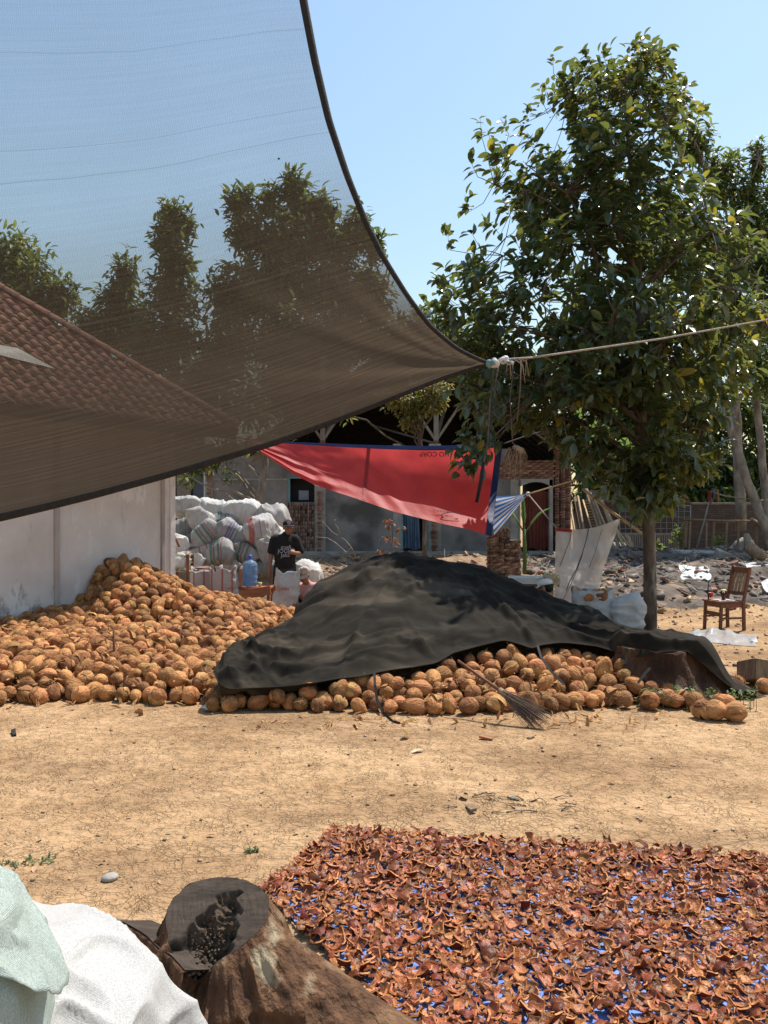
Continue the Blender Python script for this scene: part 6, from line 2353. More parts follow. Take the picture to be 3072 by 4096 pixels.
def build_sack_pile():
    GRP = 'filled sacks stacked behind the standing man'
    D = [  # px, py, Y, w, h, roll, material, label
        (700, 2030, 16.3, 90, 75, 0, 1, 'white sack at the wall corner in the top row of the stack'),
        (749, 2022, 15.9, 112, 82, 12, 0, 'plump white sack beginning the top row of the stack'),
        (851, 2036, 16.1, 125, 80, -8, 1, 'bright white sack second along the top row of the stack'),
        (968, 2042, 16.0, 150, 86, -4, 1, 'wide bright white sack third along the top row of the stack'),
        (1085, 2066, 15.8, 130, 92, -10, 0, 'pale sack with its tip pointing out above the man'),
        (800, 2082, 15.4, 108, 86, -42, 0, 'slanting white sack with a crumpled mouth below the top row'),
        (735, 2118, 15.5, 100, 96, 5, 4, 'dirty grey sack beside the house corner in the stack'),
        (905, 2090, 15.9, 100, 70, 8, 2, 'green striped sack wedged under the top row of the stack'),
        (827, 2140, 15.1, 118, 98, 32, 2, 'grey sack with green and brown bands leaning up in the stack'),
        (934, 2134, 15.1, 122, 100, -20, 3, 'grey sack with purple and blue bands in the middle of the stack'),
        (1040, 2122, 15.0, 128, 116, 0, 5, 'large white sack with a red edge right behind the man'),
        (803, 2218, 15.0, 112, 80, 12, 6, 'dirty sack with red marks at the bottom of the stack'),
        (886, 2222, 14.9, 122, 100, 4, 2, 'green banded sack at the bottom middle of the stack'),
        (990, 2212, 14.9, 116, 88, -14, 2, 'green banded sack behind the blue water jug'),
        (1068, 2200, 14.8, 92, 74, 80, 0, 'upright white sack with a brown stain beside the man'),
        (1112, 2165, 15.2, 110, 96, -20, 1, 'white sack showing behind the shoulder of the standing man'),
        (710, 2180, 15.0, 86, 80, 0, 1, 'small white sack low beside the house corner'),
        (754, 2166, 15.3, 60, 60, 20, 4, 'small grey bundle squeezed between the stacked sacks'),
        (770, 2246, 14.7, 80, 66, 0, 1, 'white sack on the ground beside the wooden rack'),
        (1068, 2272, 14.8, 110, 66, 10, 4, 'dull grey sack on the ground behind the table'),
        (925, 2262, 14.8, 56, 44, 0, 0, 'small pale sack under the banded sacks'),
        (1232, 2290, 14.6, 110, 80, -22, 1, 'white sack with pink trim behind the crouching person'),
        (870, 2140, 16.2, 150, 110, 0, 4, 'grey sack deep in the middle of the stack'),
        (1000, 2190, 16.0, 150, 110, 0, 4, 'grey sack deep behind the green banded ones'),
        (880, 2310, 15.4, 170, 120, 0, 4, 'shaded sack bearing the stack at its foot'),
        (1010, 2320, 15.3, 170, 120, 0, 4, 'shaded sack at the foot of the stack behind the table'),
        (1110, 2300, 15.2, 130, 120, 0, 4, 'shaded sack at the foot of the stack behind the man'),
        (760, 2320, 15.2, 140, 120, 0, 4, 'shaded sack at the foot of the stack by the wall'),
        (740, 2400, 14.9, 150, 90, 0, 0, 'pale sack on the earth at the wall end of the stack'),
    ]
    for i, (px, py, Y, w, h, r, mi, lab) in enumerate(D):
        lying_sack(px, py, Y, w * 1.03, h * 1.03, r + random.uniform(-6, 6), mi, lab, 500 + i * 7, yaw=random.uniform(-24, 24), group=GRP)
build_sack_pile()

def standing_sack(name, label, base, w, d, h, mat, seed, lean=(0, 0), open_top=True, print_=None, tip=None, rotz=0.0, group=None, nu=56, nv=36, crump=1.0, fill=None):
    rs = np.random.default_rng(seed)
    t = thing(name, label, 'sack', tuple(base), (0, 0, rotz), group)
    U, V_ = np.meshgrid(np.linspace(0, 2 * np.pi, nu, endpoint=False), np.linspace(0, 1, nv), indexing='ij')
    c, s = np.cos(U), np.sin(U)
    ex = 2 / 3.0
    prof = np.interp(V_, [0, .05, .15, .5, .8, 1], [.82, .93, 1.0, 1.04, .97, .90])
    x = np.sign(c) * np.abs(c) ** ex * w / 2 * prof
    y = np.sign(s) * np.abs(s) ** ex * d / 2 * prof
    z = V_ * h
    if open_top:
        z = z + V_ ** 3 * h * (0.10 * np.abs(c) ** 4 + 0.05 * vn(c * 2, s * 2, 0, seed))
    elif tip:
        k = sstep(.74, 1.0, V_)
        x = x * (1 - .88 * k) + tip[0] * k
        y = y * (1 - .88 * k) + tip[1] * k
    x = x + lean[0] * V_ ** 1.5
    y = y + lean[1] * V_ ** 1.5
    big = vn(x * 4, y * 4, z * 5, seed + 1)
    slump = np.sin(z * 40 + 3 * vn(c * 1.2, s * 1.2, z * 3, seed + 5)) * sstep(.75, .2, V_)
    ridg = (1 - np.abs(vn(x * 7 + z * 2, y * 7, z * 10, seed + 2))) ** 3
    fine = (1 - np.abs(vn(x * 16, y * 16, z * 20, seed + 3))) ** 3
    dd = crump * (.030 * big + .028 * (ridg - .35) + .010 * slump + .009 * (fine - .35))
    p = np.stack([x + c * dd, y + s * dd, z], -1)
    idx = np.arange(nu * nv).reshape(nu, nv)
    i2 = np.roll(idx, -1, 0)
    f = np.stack([idx[:, :-1], i2[:, :-1], i2[:, 1:], idx[:, 1:]], -1).reshape(-1, 4)
    o = link('bag', np_mesh('bag', p.reshape(-1, 3), f, [mat]), t, world=False)
    if open_top:
        so = o.modifiers.new('cloth', 'SOLIDIFY')
        so.thickness = 0.004
        m = MB()
        if fill:
            for k in range(9):
                r_ = (rs.uniform(-.34, .34) * w, rs.uniform(-.34, .34) * d)
                q = bpy.data.objects.new('coconut', COCO_ME[k % 6])
                COL.objects.link(q)
                q.parent = None
                q.location = Vector(base) + Vector((r_[0] + lean[0] * .7, r_[1] + lean[1] * .7, h * fill + .02 * k % .05))
                q.rotation_euler = tuple(rs.uniform(0, 6, 3))
                tag(q, 'husk topped coconut inside the torn open white sack', 'coconut', 'coconuts inside the torn sack')
    if print_:
        for (s_, size, u, v, mt) in print_:
            text('print', s_, size, (0, 0, 0), (0, 0, 0), mt, t)
            q = t.children[-1]
            q.matrix_parent_inverse = Matrix()
            q.location = (u, -d / 2 * 1.09 - .022, v)
            q.rotation_euler = (math.radians(90), 0, 0)
    return t

def build_standing_sacks():
    g = P(822, 2440, 13.1); z = 0
    standing_sack('sack', 'open white sack with red lines half hidden behind the heap', (g.x, g.y, 0), .50, .34, 0.86, SACKM[6], 601, lean=(.02, 0), crump=.9)
    g = P(893, 2440, 12.75)
    standing_sack('sack', 'open white sack with red lines and a faded red print beside the table', (g.x, g.y, 0), .43, .32, .90, SACKM[6], 602, lean=(.01, 0), crump=.9,
                  print_=[('C5M', .07, .08, .62, MAT['red_print']), ('@', .14, .13, .40, MAT['red_print'])])
    g = P(1140, 2470, 12.95)
    standing_sack('sack', 'tall white sack with a small red print in front of the standing man', (g.x, g.y, 0), .40, .30, .84, SACKM[1], 603, lean=(.06, 0), crump=1.1,
                  print_=[('BOWN', .075, -.035, .60, MAT['red_print']), ('GJ', .07, -.08, .30, MAT['red_print'])])
    g = P(2365, 2520, 12.0)
    standing_sack('sack', 'torn open white sack full of husks under the hung plastic', (g.x, g.y, 0), .58, .42, .64, SACKM[1], 604, lean=(.03, .05), crump=1.3, fill=.88)
    g = P(2504, 2545, 11.9)
    standing_sack('sack', 'tied white sack leaning against the tree trunk', (g.x, g.y, 0), .46, .38, .66, SACKM[1], 605, lean=(.01, 0), open_top=False, tip=(.14, .0), crump=1.2)
build_standing_sacks()

# foreground sacks
def build_near_sacks():
    t = thing('sack', 'big bulging white woven sack beside the stump', 'sack', (-1.02, 2.36, 0))
    def fn(U, V):
        a = U * 2 * np.pi
        b = (V - .5) * np.pi
        ca, sa, cb, sb = np.cos(a), np.sin(a), np.cos(b), np.sin(b)
        pw = lambda q, e: np.sign(q) * np.abs(q) ** e
        x = pw(cb, .62) * pw(ca, .75) * .48
        y = pw(cb, .62) * pw(sa, .75) * .40
        z = pw(sb, .62) * .27
        x = x * (1 - .34 * np.clip(z / .27, 0, 1) * (x > 0))
        zc = z + .25
        slope = 1 + .12 * np.clip(-x / .5, -1, 1)
        zc = zc * slope
        n1 = vn(x * 3, y * 3, z * 3, 611)
        r1 = (1 - np.abs(vn(x * 4.5 + 3, y * 4.5, z * 2.0, 612))) ** 3
        r2 = (1 - np.abs(vn(x * 8 + z * 4, y * 8, z * 8, 613))) ** 6
        d = .045 * n1 + .10 * (r1 - .35) * sstep(.22, -.05, z) + .030 * (r2 - .2) + .03 * (r1 - .3) + .05 * ((1 - np.abs(vn(a * 2.2, z * 1.5, 0, 615))) ** 5) * sstep(.25, -.1, z)
        return np.stack([-1.06 + x + ca * cb * d, 2.36 + y + sa * cb * d, np.maximum(zc + sb * d, .004)], -1)
    gridmesh('bag', fn, 200, 120, [MAT['sack_big']], parent=t)
    t = thing('sack', 'pale green woven sack with a ragged folded mouth', 'sack', (-1.16, 1.98, 0))
    def fg(U, V):
        a = U * 2 * np.pi
        prof = np.interp(V, [0, .08, .4, .7, .88, .96, 1], [.24, .29, .335, .30, .22, .12, .01])
        z = V * .93
        x, y = np.cos(a) * prof, np.sin(a) * prof
        d = .03 * vn(x * 4, y * 4, z * 4, 621) + .03 * ((1 - np.abs(vn(x * 6, y * 6, z * 3, 622))) ** 3 - .3) + .014 * ((1 - np.abs(vn(x * 11, y * 11, z * 12, 628))) ** 5)
        return np.stack([-1.16 + x + np.cos(a) * d, 1.98 + y + np.sin(a) * d, z], -1)
    gridmesh('bag', fg, 90, 50, [MAT['sack_green']], parent=t)
    # the mouth turned down over the shoulder, with a torn edge
    def fl(U, V):
        a = -1.9 + U * 3.3
        tip = np.exp(-((U - .60) / .16) ** 2)
        ln = .12 + .16 * tip + .03 * vn(U * 7, 0, 0, 623) + .007 * vn(U * 70, 0, 0, 624)
        s = V * ln
        z = .90 - s * (1.15 - .15 * V)
        prof = np.interp(z / .93, [0, .08, .4, .7, .88, .96, 1], [.24, .29, .335, .30, .22, .12, .01])
        r = prof + .022 + .03 * V ** 2 * (0.3 + tip) + .014 * vn(U * 12, V * 3, 0, 625) + .018 * (1 - np.abs(vn(U * 16 + V * 2, V * 3, 0, 627))) ** 3
        return np.stack([-1.16 + np.cos(a) * r, 1.98 + np.sin(a) * r, z + .006 * vn(U * 22, V * 2, 0, 626)], -1)
    o = gridmesh('folded_mouth', fl, 120, 24, [MAT['sack_green']], parent=t)
    so = o.modifiers.new('cloth', 'SOLIDIFY')
    so.thickness = .0015
build_near_sacks()

# ------------------------------------------------------------------ the cut stump at the lower edge
def build_near_stump():
    t = thing('cut_stump', 'big weathered sawn stump with a rotten hollow beside the white sack', 'stump', (-.50, 2.66, 0))
    C = Vector((-.565, 2.765, .405))
    e1 = Vector((.97, .10, .10)).normalized()
    e2 = Vector((.05, .84, .50)).normalized()
    e2 = (e2 - e1 * e2.dot(e1)).normalized()
    nrm = e1.cross(e2).normalized()
    if nrm.z < 0:
        nrm = -nrm
    A, B = .172, .150
    MAT['stump_wood'] = M('weathered end grain', (0.075, 0.056, 0.042), (0.038, 0.028, 0.021), rough=0.95, scale=7, bump=0.35, bscale=9, stretch=(1.2, 4, 4))
    N, L, b_ = nodes(MAT['stump_wood'])
    tc = [q for q in N if q.type == 'TEX_COORD'][0]
    mp = N.new('ShaderNodeMapping'); mp.inputs['Location'].default_value = (-C.x - .03, -C.y + .02, -C.z)
    L.new(tc.outputs['Object'], mp.inputs[0])
    wv = N.new('ShaderNodeTexWave'); wv.wave_type = 'RINGS'; wv.rings_direction = 'SPHERICAL'
    wv.inputs['Scale'].default_value = 38; wv.inputs['Distortion'].default_value = 11; wv.inputs['Detail'].default_value = 4
    L.new(mp.outputs[0], wv.inputs['Vector'])
    mr = N.new('ShaderNodeMapRange'); mr.inputs['To Min'].default_value, mr.inputs['To Max'].default_value = .86, 1.08
    L.new(wv.outputs['Fac'], mr.inputs['Value'])
    sc_ = N.new('ShaderNodeVectorMath'); sc_.operation = 'SCALE'
    L.new(b_.inputs['Base Color'].links[0].from_socket, sc_.inputs[0]); L.new(mr.outputs[0], sc_.inputs['Scale']); L.new(sc_.outputs[0], b_.inputs['Base Color'])
    MAT['stump_bark'] = M('flaking stump bark', (0.18, 0.090, 0.045), (0.052, 0.027, 0.016), rough=0.98, scale=9, bump=1.6, bscale=34, stretch=(1, 1, 0.5), sub=((0.36, 0.29, 0.19), 9.0, 0.55))
    MAT['stump_pale'] = M('pale lichen bark', (0.36, 0.30, 0.215), (0.15, 0.115, 0.075), rough=0.98, scale=14, bump=1.5, bscale=40, stretch=(1, 1, 0.5))
    N, L, b_ = nodes(MAT['stump_bark'])
    mix = [q for q in N if q.type == 'MIX_RGB'][0]
    fac = mix.inputs[0].links[0].from_socket
    tc = [q for q in N if q.type == 'TEX_COORD'][0]
    dv = N.new('ShaderNodeVectorMath'); dv.operation = 'DISTANCE'
    dv.inputs[1].default_value = (-.36, 2.64, .30)
    L.new(tc.outputs['Object'], dv.inputs[0])
    mr = N.new('ShaderNodeMapRange')
    mr.inputs['From Min'].default_value, mr.inputs['From Max'].default_value, mr.inputs['To Min'].default_value, mr.inputs['To Max'].default_value = .08, .24, 1, .12
    L.new(dv.outputs['Value'], mr.inputs['Value'])
    ml = N.new('ShaderNodeMath'); ml.operation = 'MULTIPLY'
    L.new(fac, ml.inputs[0]); L.new(mr.outputs[0], ml.inputs[1]); L.new(ml.outputs[0], mix.inputs[0])
    def rimp(a):
        k = 1 + .05 * math.sin(3 * a + 1) + .03 * float(vn(math.cos(a) * 4, math.sin(a) * 4, 0, 636))
        dr = ((a - 4.3 + math.pi) % (2 * math.pi)) - math.pi
        return C + e1 * (A * k * math.cos(a)) + e2 * (B * k * math.sin(a)) - nrm * .10 * math.exp(-(dr / .34) ** 2)
    n, m_ = 180, 46
    vs, fs, mi = [], [], []
    for i in range(n):
        a = 2 * math.pi * i / n
        top = rimp(a)
        rb = .34 + .62 * math.exp(-((((a + .30 + math.pi) % (2 * math.pi)) - math.pi) / .42) ** 2) + .26 * math.exp(-((((a - 3.5 + math.pi) % (2 * math.pi)) - math.pi) / .45) ** 2) \
            + .10 * math.exp(-((((a - 4.7 + math.pi) % (2 * math.pi)) - math.pi) / .3) ** 2) + .14 * math.exp(-((((a - 1.2 + math.pi) % (2 * math.pi)) - math.pi) / .4) ** 2)
        base = Vector((C.x + .08 + rb * math.cos(a) * 1.05, C.y - .03 + rb * math.sin(a), -.05))
        for j in range(m_):
            u = j / (m_ - 1)
            w = (1 - u) ** 1.45
            p = Vector((top.x + (base.x - top.x) * w, top.y + (base.y - top.y) * w, base.z + (top.z - base.z) * u))
            out = Vector((math.cos(a), math.sin(a), 0))
            k = float(vn(math.cos(a) * 5, math.sin(a) * 5, u * 2.2, 631)) * .034 + float((1 - abs(vn(math.cos(a) * 13, math.sin(a) * 13, u * 2.5, 632))) ** 4) * .034
            step = .020 * float(sstep(.53, .58, u + .07 * float(vn(math.cos(a) * 4, math.sin(a) * 4, 0, 633))))    # thick bark plate ends half way down
            k *= min(1, (1 - u) * 6 + .1)
            p += out * (k + step * min(1, (1 - u) * 8))
            vs.append(p)
    for i in range(n):
        i2 = (i + 1) % n
        a = 2 * math.pi * (i + .5) / n
        for j in range(m_ - 1):
            fs.append((i * m_ + j, i2 * m_ + j, i2 * m_ + j + 1, i * m_ + j + 1))
            q_ = float(fbm(math.cos(a) * 5, math.sin(a) * 5, j * .22, 634, 3))
            u = j / (m_ - 1) + .16 * q_
            mi.append(0)
    b = MB()
    b.v, b.f, b.m = [tuple(p) for p in vs], fs, mi
    b.build('bark', [MAT['stump_bark'], MAT['stump_pale']], t, True)
    # sawn face with the rotten hollow
    nr, na = 46, 120
    vs, fs, mi = [], [], []
    def hollow(x, y):
        # spine of rot from near the middle down to the open side
        sx = .22 + (y - .45) * .46
        wid = .22 + .55 * np.clip((.45 - y) / 1.2, 0, 1)
        d = (x - sx + .10 * float(vn(x * 6, y * 6, 0, 641))) / wid
        return float(sstep(1.0, .65, abs(d)) * sstep(.62, .42, y))
    ring = []
    for j in range(nr + 1):
        r = j / nr
        for i in range(na):
            a = 2 * math.pi * i / na
            p = C + (rimp(a) - C) * r
            x, y = r * math.cos(a), r * math.sin(a)
            h = hollow(x, y)
            p = p - nrm * (h * (.035 + .045 * float(np.clip(-y, 0, 1)) + .022 * float(fbm(x * 6, y * 6, 0, 642, 3)))) + nrm * .002 * float(vn(x * 30, y * 4, 0, 643))
            vs.append(p)
            ring.append(h)
    for j in range(nr):
        for i in range(na):
            i2 = (i + 1) % na
            fs.append((j * na + i, (j + 1) * na + i, (j + 1) * na + i2, j * na + i2))
            mi.append(1 if ring[(j + 1) * na + i] > .5 else 0)
    b = MB()
    b.v, b.f, b.m = [tuple(p) for p in vs], fs, mi
    b.build('sawn_face', [MAT['stump_wood'], MAT['mulch']], t, True)
    # crumbs of rot in the hollow
    b = MB()
    rs = random.Random(9)
    for k in range(240):
        y = rs.uniform(-1.15, .4)
        x = .22 + (y - .45) * .46 + rs.gauss(0, .26)
        p = C + e1 * (A * x) + e2 * (B * y) - nrm * rs.uniform(.03, .06)
        s = rs.uniform(.003, .009)
        b.box(p, (s, s * rs.uniform(.6, 1.2), s * .8), Euler((rs.uniform(0, 3), rs.uniform(0, 3), rs.uniform(0, 3))).to_matrix(), 0, s * .2)
    tag(b.build('rot_crumbs', MAT['mulch'], t), kind='stuff')
    # lower shard of the trunk standing beyond the hollow
    def shard(U, V):
        s = np.stack([np.array(tuple(P(478, 3690, 2.88))) + (np.array(tuple(P(735, 3880, 2.60))) - np.array(tuple(P(478, 3690, 2.88)))) * u for u in U[:, 0]], 0)
        top = s[:, None, :] + 0 * V[..., None]
        bot = top.copy()
        bot[..., 2] = -.04
        bot[..., 0] += .03 - .05 * U
        bot[..., 1] -= .10 + .05 * np.sin(U * 6)
        w = np.where(V < .12, 0, (V - .12) / .88)
        p = top + (bot - top) * (w ** 1.1)[..., None]
        inner = (V < .12)
        p[..., 0] += np.where(inner, (.12 - V) * .75, 0)
        p[..., 1] += np.where(inner, (.12 - V) * .55, 0)
        p[..., 2] += np.where(inner, -(.12 - V) * .25, 0) + .018 * vn(U * 5, V * 2, 0, 651) * (1 - V) + .05 * np.sin(np.pi * U) * (1 - V) * .3
        g = .018 * (1 - np.abs(vn(U * 16, V * 3, 0, 652))) ** 3
        p[..., 1] -= np.where(inner, 0, g)
        return p
    gridmesh('shard', shard, 60, 40, [MAT['stump_bark']], parent=t)
    def shard2(U, V):
        p = shard(U, V * .115)
        p[..., 2] += .004
        return p
    gridmesh('shard_face', shard2, 60, 12, [MAT['stump_wood']], parent=t)
build_near_stump()

# ------------------------------------------------------------------ people
def capsule(mb, a, b, r0, r1, n=12):
    a, b = Vector(a), Vector(b)
    d = (b - a)
    L_ = max(d.length, 1e-5)
    z = d / L_
    pts, rr = [], []
    for k in range(4):
        t = math.pi / 2 * k / 4
        pts.append(a - z * r0 * math.cos(t)); rr.append(max(.001, r0 * math.sin(t)))
    pts.append(a); rr.append(r0)
    pts.append(a.lerp(b, .5)); rr.append((r0 + r1) / 2)
    pts.append(b); rr.append(r1)
    for k in range(3, -1, -1):
        t = math.pi / 2 * k / 4
        pts.append(b + z * r1 * math.cos(t)); rr.append(max(.001, r1 * math.sin(t)))
    mb.tube(pts, rr, n)

def blob(name, prims, mat, parent, voxel=.012, smooth=6):
    """closed volumes fused into one continuous skin"""
    mb = MB()
    for p in prims:
        if p[0] == 'c':
            capsule(mb, *p[1:])
        else:
            mb.ell(p[1], p[2], p[3] if len(p) > 3 else None, 16, 10)
    o = mb.build(name, mat, parent, True, world=False)
    r = o.modifiers.new('fuse', 'REMESH')
    r.mode = 'VOXEL'
    r.voxel_size = voxel
    r.use_smooth_shade = True
    s = o.modifiers.new('smooth', 'SMOOTH')
    s.factor = .5
    s.iterations = smooth
    return o

def hand(palm, along, across, down, curl, side):
    """palm centre; unit vectors along fingers, across the palm, and palm normal; five unequal bent fingers"""
    palm, along, across, down = map(Vector, (palm, along, across, down))
    out = [('c', palm - along * .035, palm + along * .03, .026, .030), ('c', palm - across * .02 - along * .02, palm - across * .022 + along * .03, .016, .015), ('c', palm + across * .02 - along * .02, palm + across * .022 + along * .03, .016, .015)]
    for k, ln in enumerate((.068, .078, .073, .056)):
        r = palm + across * (-.030 + .020 * k) + along * .036
        d1 = (along * math.cos(curl * .5) + down * math.sin(curl * .5))
        d2 = (along * math.cos(curl * 1.4) + down * math.sin(curl * 1.4))
        m = r + d1 * ln * .5
        out += [('c', r, m, .0095, .0088), ('c', m, m + d2 * ln * .5, .0088, .0072)]
    b = palm - across * .030 * side - along * .015
    m = b - across * .028 * side + along * .022 + down * .012
    out += [('c', b, m, .013, .011), ('c', m, m + along * .028 + down * .012 + across * .004 * side, .011, .0085)]
    return out

def rotz(v, a):
    c, s = math.cos(a), math.sin(a)
    return Vector((v[0] * c - v[1] * s, v[0] * s + v[1] * c, v[2]))

def head_prims(c, yaw, pitch=0.0, s=1.0):
    c = Vector(c)
    R = Matrix.Rotation(yaw, 3, 'Z') @ Matrix.Rotation(pitch, 3, 'X')
    def q(x, y, z): return c + R @ Vector((x * s, y * s, z * s))
    pr = [('e', q(0, 0, .025), (.078 * s, .095 * s, .098 * s), R), ('e', q(0, -.018, -.045), (.060 * s, .072 * s, .075 * s), R), ('c', q(0, -.055, -.092), q(0, -.062, -.088), .026 * s, .024 * s),
          ('c', q(0, -.092, .005), q(0, -.104, -.028), .010 * s, .014 * s), ('c', q(-.020, -.086, -.064), q(.020, -.086, -.064), .010 * s, .010 * s), ('c', q(-.018, -.084, -.078), q(.018, -.084, -.078), .010 * s, .010 * s),
          ('c', q(-.045, -.084, .030), q(.045, -.084, .030), .011 * s, .011 * s), ('e', q(-.042, -.068, -.022), (.020 * s, .02 * s, .018 * s), R), ('e', q(.042, -.068, -.022), (.020 * s, .02 * s, .018 * s), R),
          ('e', q(-.080, .004, -.006), (.012 * s, .022 * s, .032 * s), R), ('e', q(.080, .004, -.006), (.012 * s, .022 * s, .032 * s), R)]
    return pr, q, R

def add_face(parent, q, R, s=1.0):
    for sx in (-1, 1):
        m = MB()
        m.ell(q(.030 * sx, -.082, .008), (.0135 * s, .008 * s, .008 * s), R, 10, 7)
        e = m.build('eye', MAT['eye'], parent, True, world=False)
        m = MB()
        m.ell(q(.030 * sx, -.088, .008), (.006 * s, .004 * s, .006 * s), R, 8, 6)
        m.build('iris', MAT['hair'], e, True, world=False)
        m = MB()
        a, b, c = q(.046 * sx, -.088, .026), q(.030 * sx, -.096, .031), q(.014 * sx, -.096, .027)
        m.tube([a, b, c], [.003, .005, .004], 6)
        m.build('eyebrow', MAT['hair'], parent, True, world=False)

def cap(parent, q, R, mat, s=1.0, brim_dir=(0, -1), emblem=None):
    m = MB()
    n = 22
    vs, fs = [], []
    rows = [(.0, 1.02), (.25, 1.06), (.5, 1.0), (.75, .80), (.92, .48), (1.0, .06)]
    for (h, r) in rows:
        for k in range(n):
            a = 2 * math.pi * k / n
            vs.append(q(.088 * r * math.cos(a), .105 * r * math.sin(a), .048 + .090 * h))
    for j in range(len(rows) - 1):
        for k in range(n):
            fs.append((j * n + k, j * n + (k + 1) % n, (j + 1) * n + (k + 1) % n, (j + 1) * n + k))
    m.add(vs, fs)
    o = m.build('cap', mat, parent, True, world=False)
    so = o.modifiers.new('cloth', 'SOLIDIFY'); so.thickness = .004
    m = MB()
    vs, fs = [], []
    ba = math.atan2(brim_dir[1], brim_dir[0])
    for i in range(15):
        a = ba + (i / 14 - .5) * 2.5
        k = math.cos((i / 14 - .5) * math.pi)
        for u in (0, .5, 1):
            rr = 1.0 + u * .82 * k ** .7
            vs.append(q(.088 * rr * math.cos(a), .105 * rr * math.sin(a), .055 - .030 * u * k - .02 * u * abs(i / 14 - .5)))
    for i in range(14):
        for u in range(2):
            a = i * 3 + u
            fs.append((a, a + 1, a + 4, a + 3))
    m.add(vs, fs)
    br = m.build('brim', mat, o, True, world=False)
    so = br.modifiers.new('cloth', 'SOLIDIFY'); so.thickness = .005
    m = MB()
    m.ell(q(0, 0, .140), (.008, .008, .005), None, 8, 5)
    m.build('button', mat, o, True, world=False)
    if emblem:
        m = MB()
        c0 = q(0, -.1135, .086)
        ex, ez = R @ Vector((1, 0, 0)), R @ Vector((0, .28, .96))
        for ring, (r, mt) in enumerate(((.030, 0), (.019, 1))):
            vs = [c0 + (R @ Vector((0, -.003 * (ring + 1), 0))) + ex * r * math.cos(a) + ez * r * math.sin(a) for a in np.linspace(0, 2 * math.pi, 20, endpoint=False)]
            m.add(vs, [tuple(range(20))], mt)
        m.build('emblem', [MAT['pale_print'], emblem], o, world=False)
    return o

def build_man():
    g = P(1140, 2467, 14.2)
    t = thing('person', 'person in a black printed T-shirt and dark cap standing among the sacks', 'person', (g.x, g.y, G(g.x, g.y)))
    hp, q, R = head_prims((.055, -.02, 1.525), math.radians(14))
    pr = list(hp)
    pr += [('c', (.025, .01, 1.33), (.048, -.005, 1.45), .062, .055),
           ('e', (0, 0, 1.22), (.185, .115, .20)), ('e', (0, -.02, 1.02), (.165, .125, .18)), ('e', (0, 0, .88), (.165, .12, .13)),
           ('c', (-.16, 0, 1.335), (.17, 0, 1.335), .065, .065),
           ('c', (-.185, 0, 1.33), (-.235, .01, 1.08), .055, .045), ('c', (-.235, .01, 1.08), (-.258, -.05, .84), .043, .030), ('c', (-.258, -.05, .84), (-.262, -.06, .80), .030, .028),
           ('c', (.19, 0, 1.33), (.265, .0, 1.08), .055, .046), ('c', (.265, .0, 1.08), (.205, -.19, 1.10), .043, .030),
           ('c', (-.09, 0, .86), (-.12, -.01, .47), .085, .056), ('c', (-.12, -.01, .47), (-.13, .03, .09), .054, .036), ('c', (-.13, .03, .055), (-.15, -.15, .035), .042, .034),
           ('c', (.09, 0, .86), (.13, -.02, .47), .085, .056), ('c', (.13, -.02, .47), (.15, .03, .09), .054, .036), ('c', (.15, .03, .055), (.18, -.15, .035), .042, .034)]
    pr += hand((-.265, -.065, .735), (.05, -.15, -.98), (0, 1, -.1), (.9, 0, .1), .55, -1)
    pr += hand((.175, -.235, 1.105), (-.75, -.55, .1), (.1, .2, .95), (-.4, .75, .2), .9, -1)
    body = blob('body', pr, MAT['skin'], t, .0085, 5)
    add_face(t, q, R)
    # short sleeved shirt
    sh = [('e', (0, 0, 1.23), (.205, .14, .20)), ('e', (0, -.025, 1.04), (.190, .155, .20)), ('e', (0, -.01, .93), (.185, .145, .13)), ('c', (-.16, 0, 1.335), (.17, 0, 1.335), .080, .080),
          ('c', (-.185, 0, 1.32), (-.232, .01, 1.13), .080, .076), ('c', (.19, 0, 1.32), (.258, .0, 1.13), .080, .078), ('c', (0, 0, 1.37), (.01, 0, 1.40), .085, .070), ('e', (.0, -.02, .86), (.19, .15, .05))]
    shirt = blob('shirt', sh, MAT['black_cloth'], t, .012, 8)
    text('lettering', 'gogi\nJOGJA\nJaka', .095, (.03, -.205, 1.13), (math.radians(90), 0, 0), MAT['pale_print'], t, line=.72)
    o = [c for c in t.children if c.name.startswith('lettering')][-1]
    o.matrix_parent_inverse = Matrix()
    m = MB()
    m.tube([(.085, -.207, 1.16), (.105, -.207, 1.23), (.125, -.207, 1.16)], .005, 5)
    m.build('lettering', MAT['pale_print'], t, world=False)
    shp = [('c', (-.085, 0, .86), (-.118, -.01, .52), .115, .098), ('c', (.085, 0, .86), (.128, -.02, .52), .115, .098), ('e', (0, 0, .87), (.18, .13, .10))]
    blob('shorts', shp, MAT['grey_cloth'], t, .013, 6)
    cap(t, q, R, MAT['navy'], emblem=MAT['red_print'])
    m = MB()
    m.ell(q(0, .035, .015), (.079, .075, .075), R, 14, 9)
    m.build('hair', MAT['hair'], t, True, world=False)
    # scrap of white coconut flesh held in the fingers
    m = MB()
    m.ell((.155, -.275, 1.135), (.030, .02, .022), Euler((.4, .3, 0)).to_matrix(), 10, 7)
    c = m.build('coconut_flesh', MAT['white_cloth'], None, True)
    c.location = t.location
    tag(c, 'white scrap of coconut flesh held in the standing person\'s hand', 'coconut flesh')
build_man()

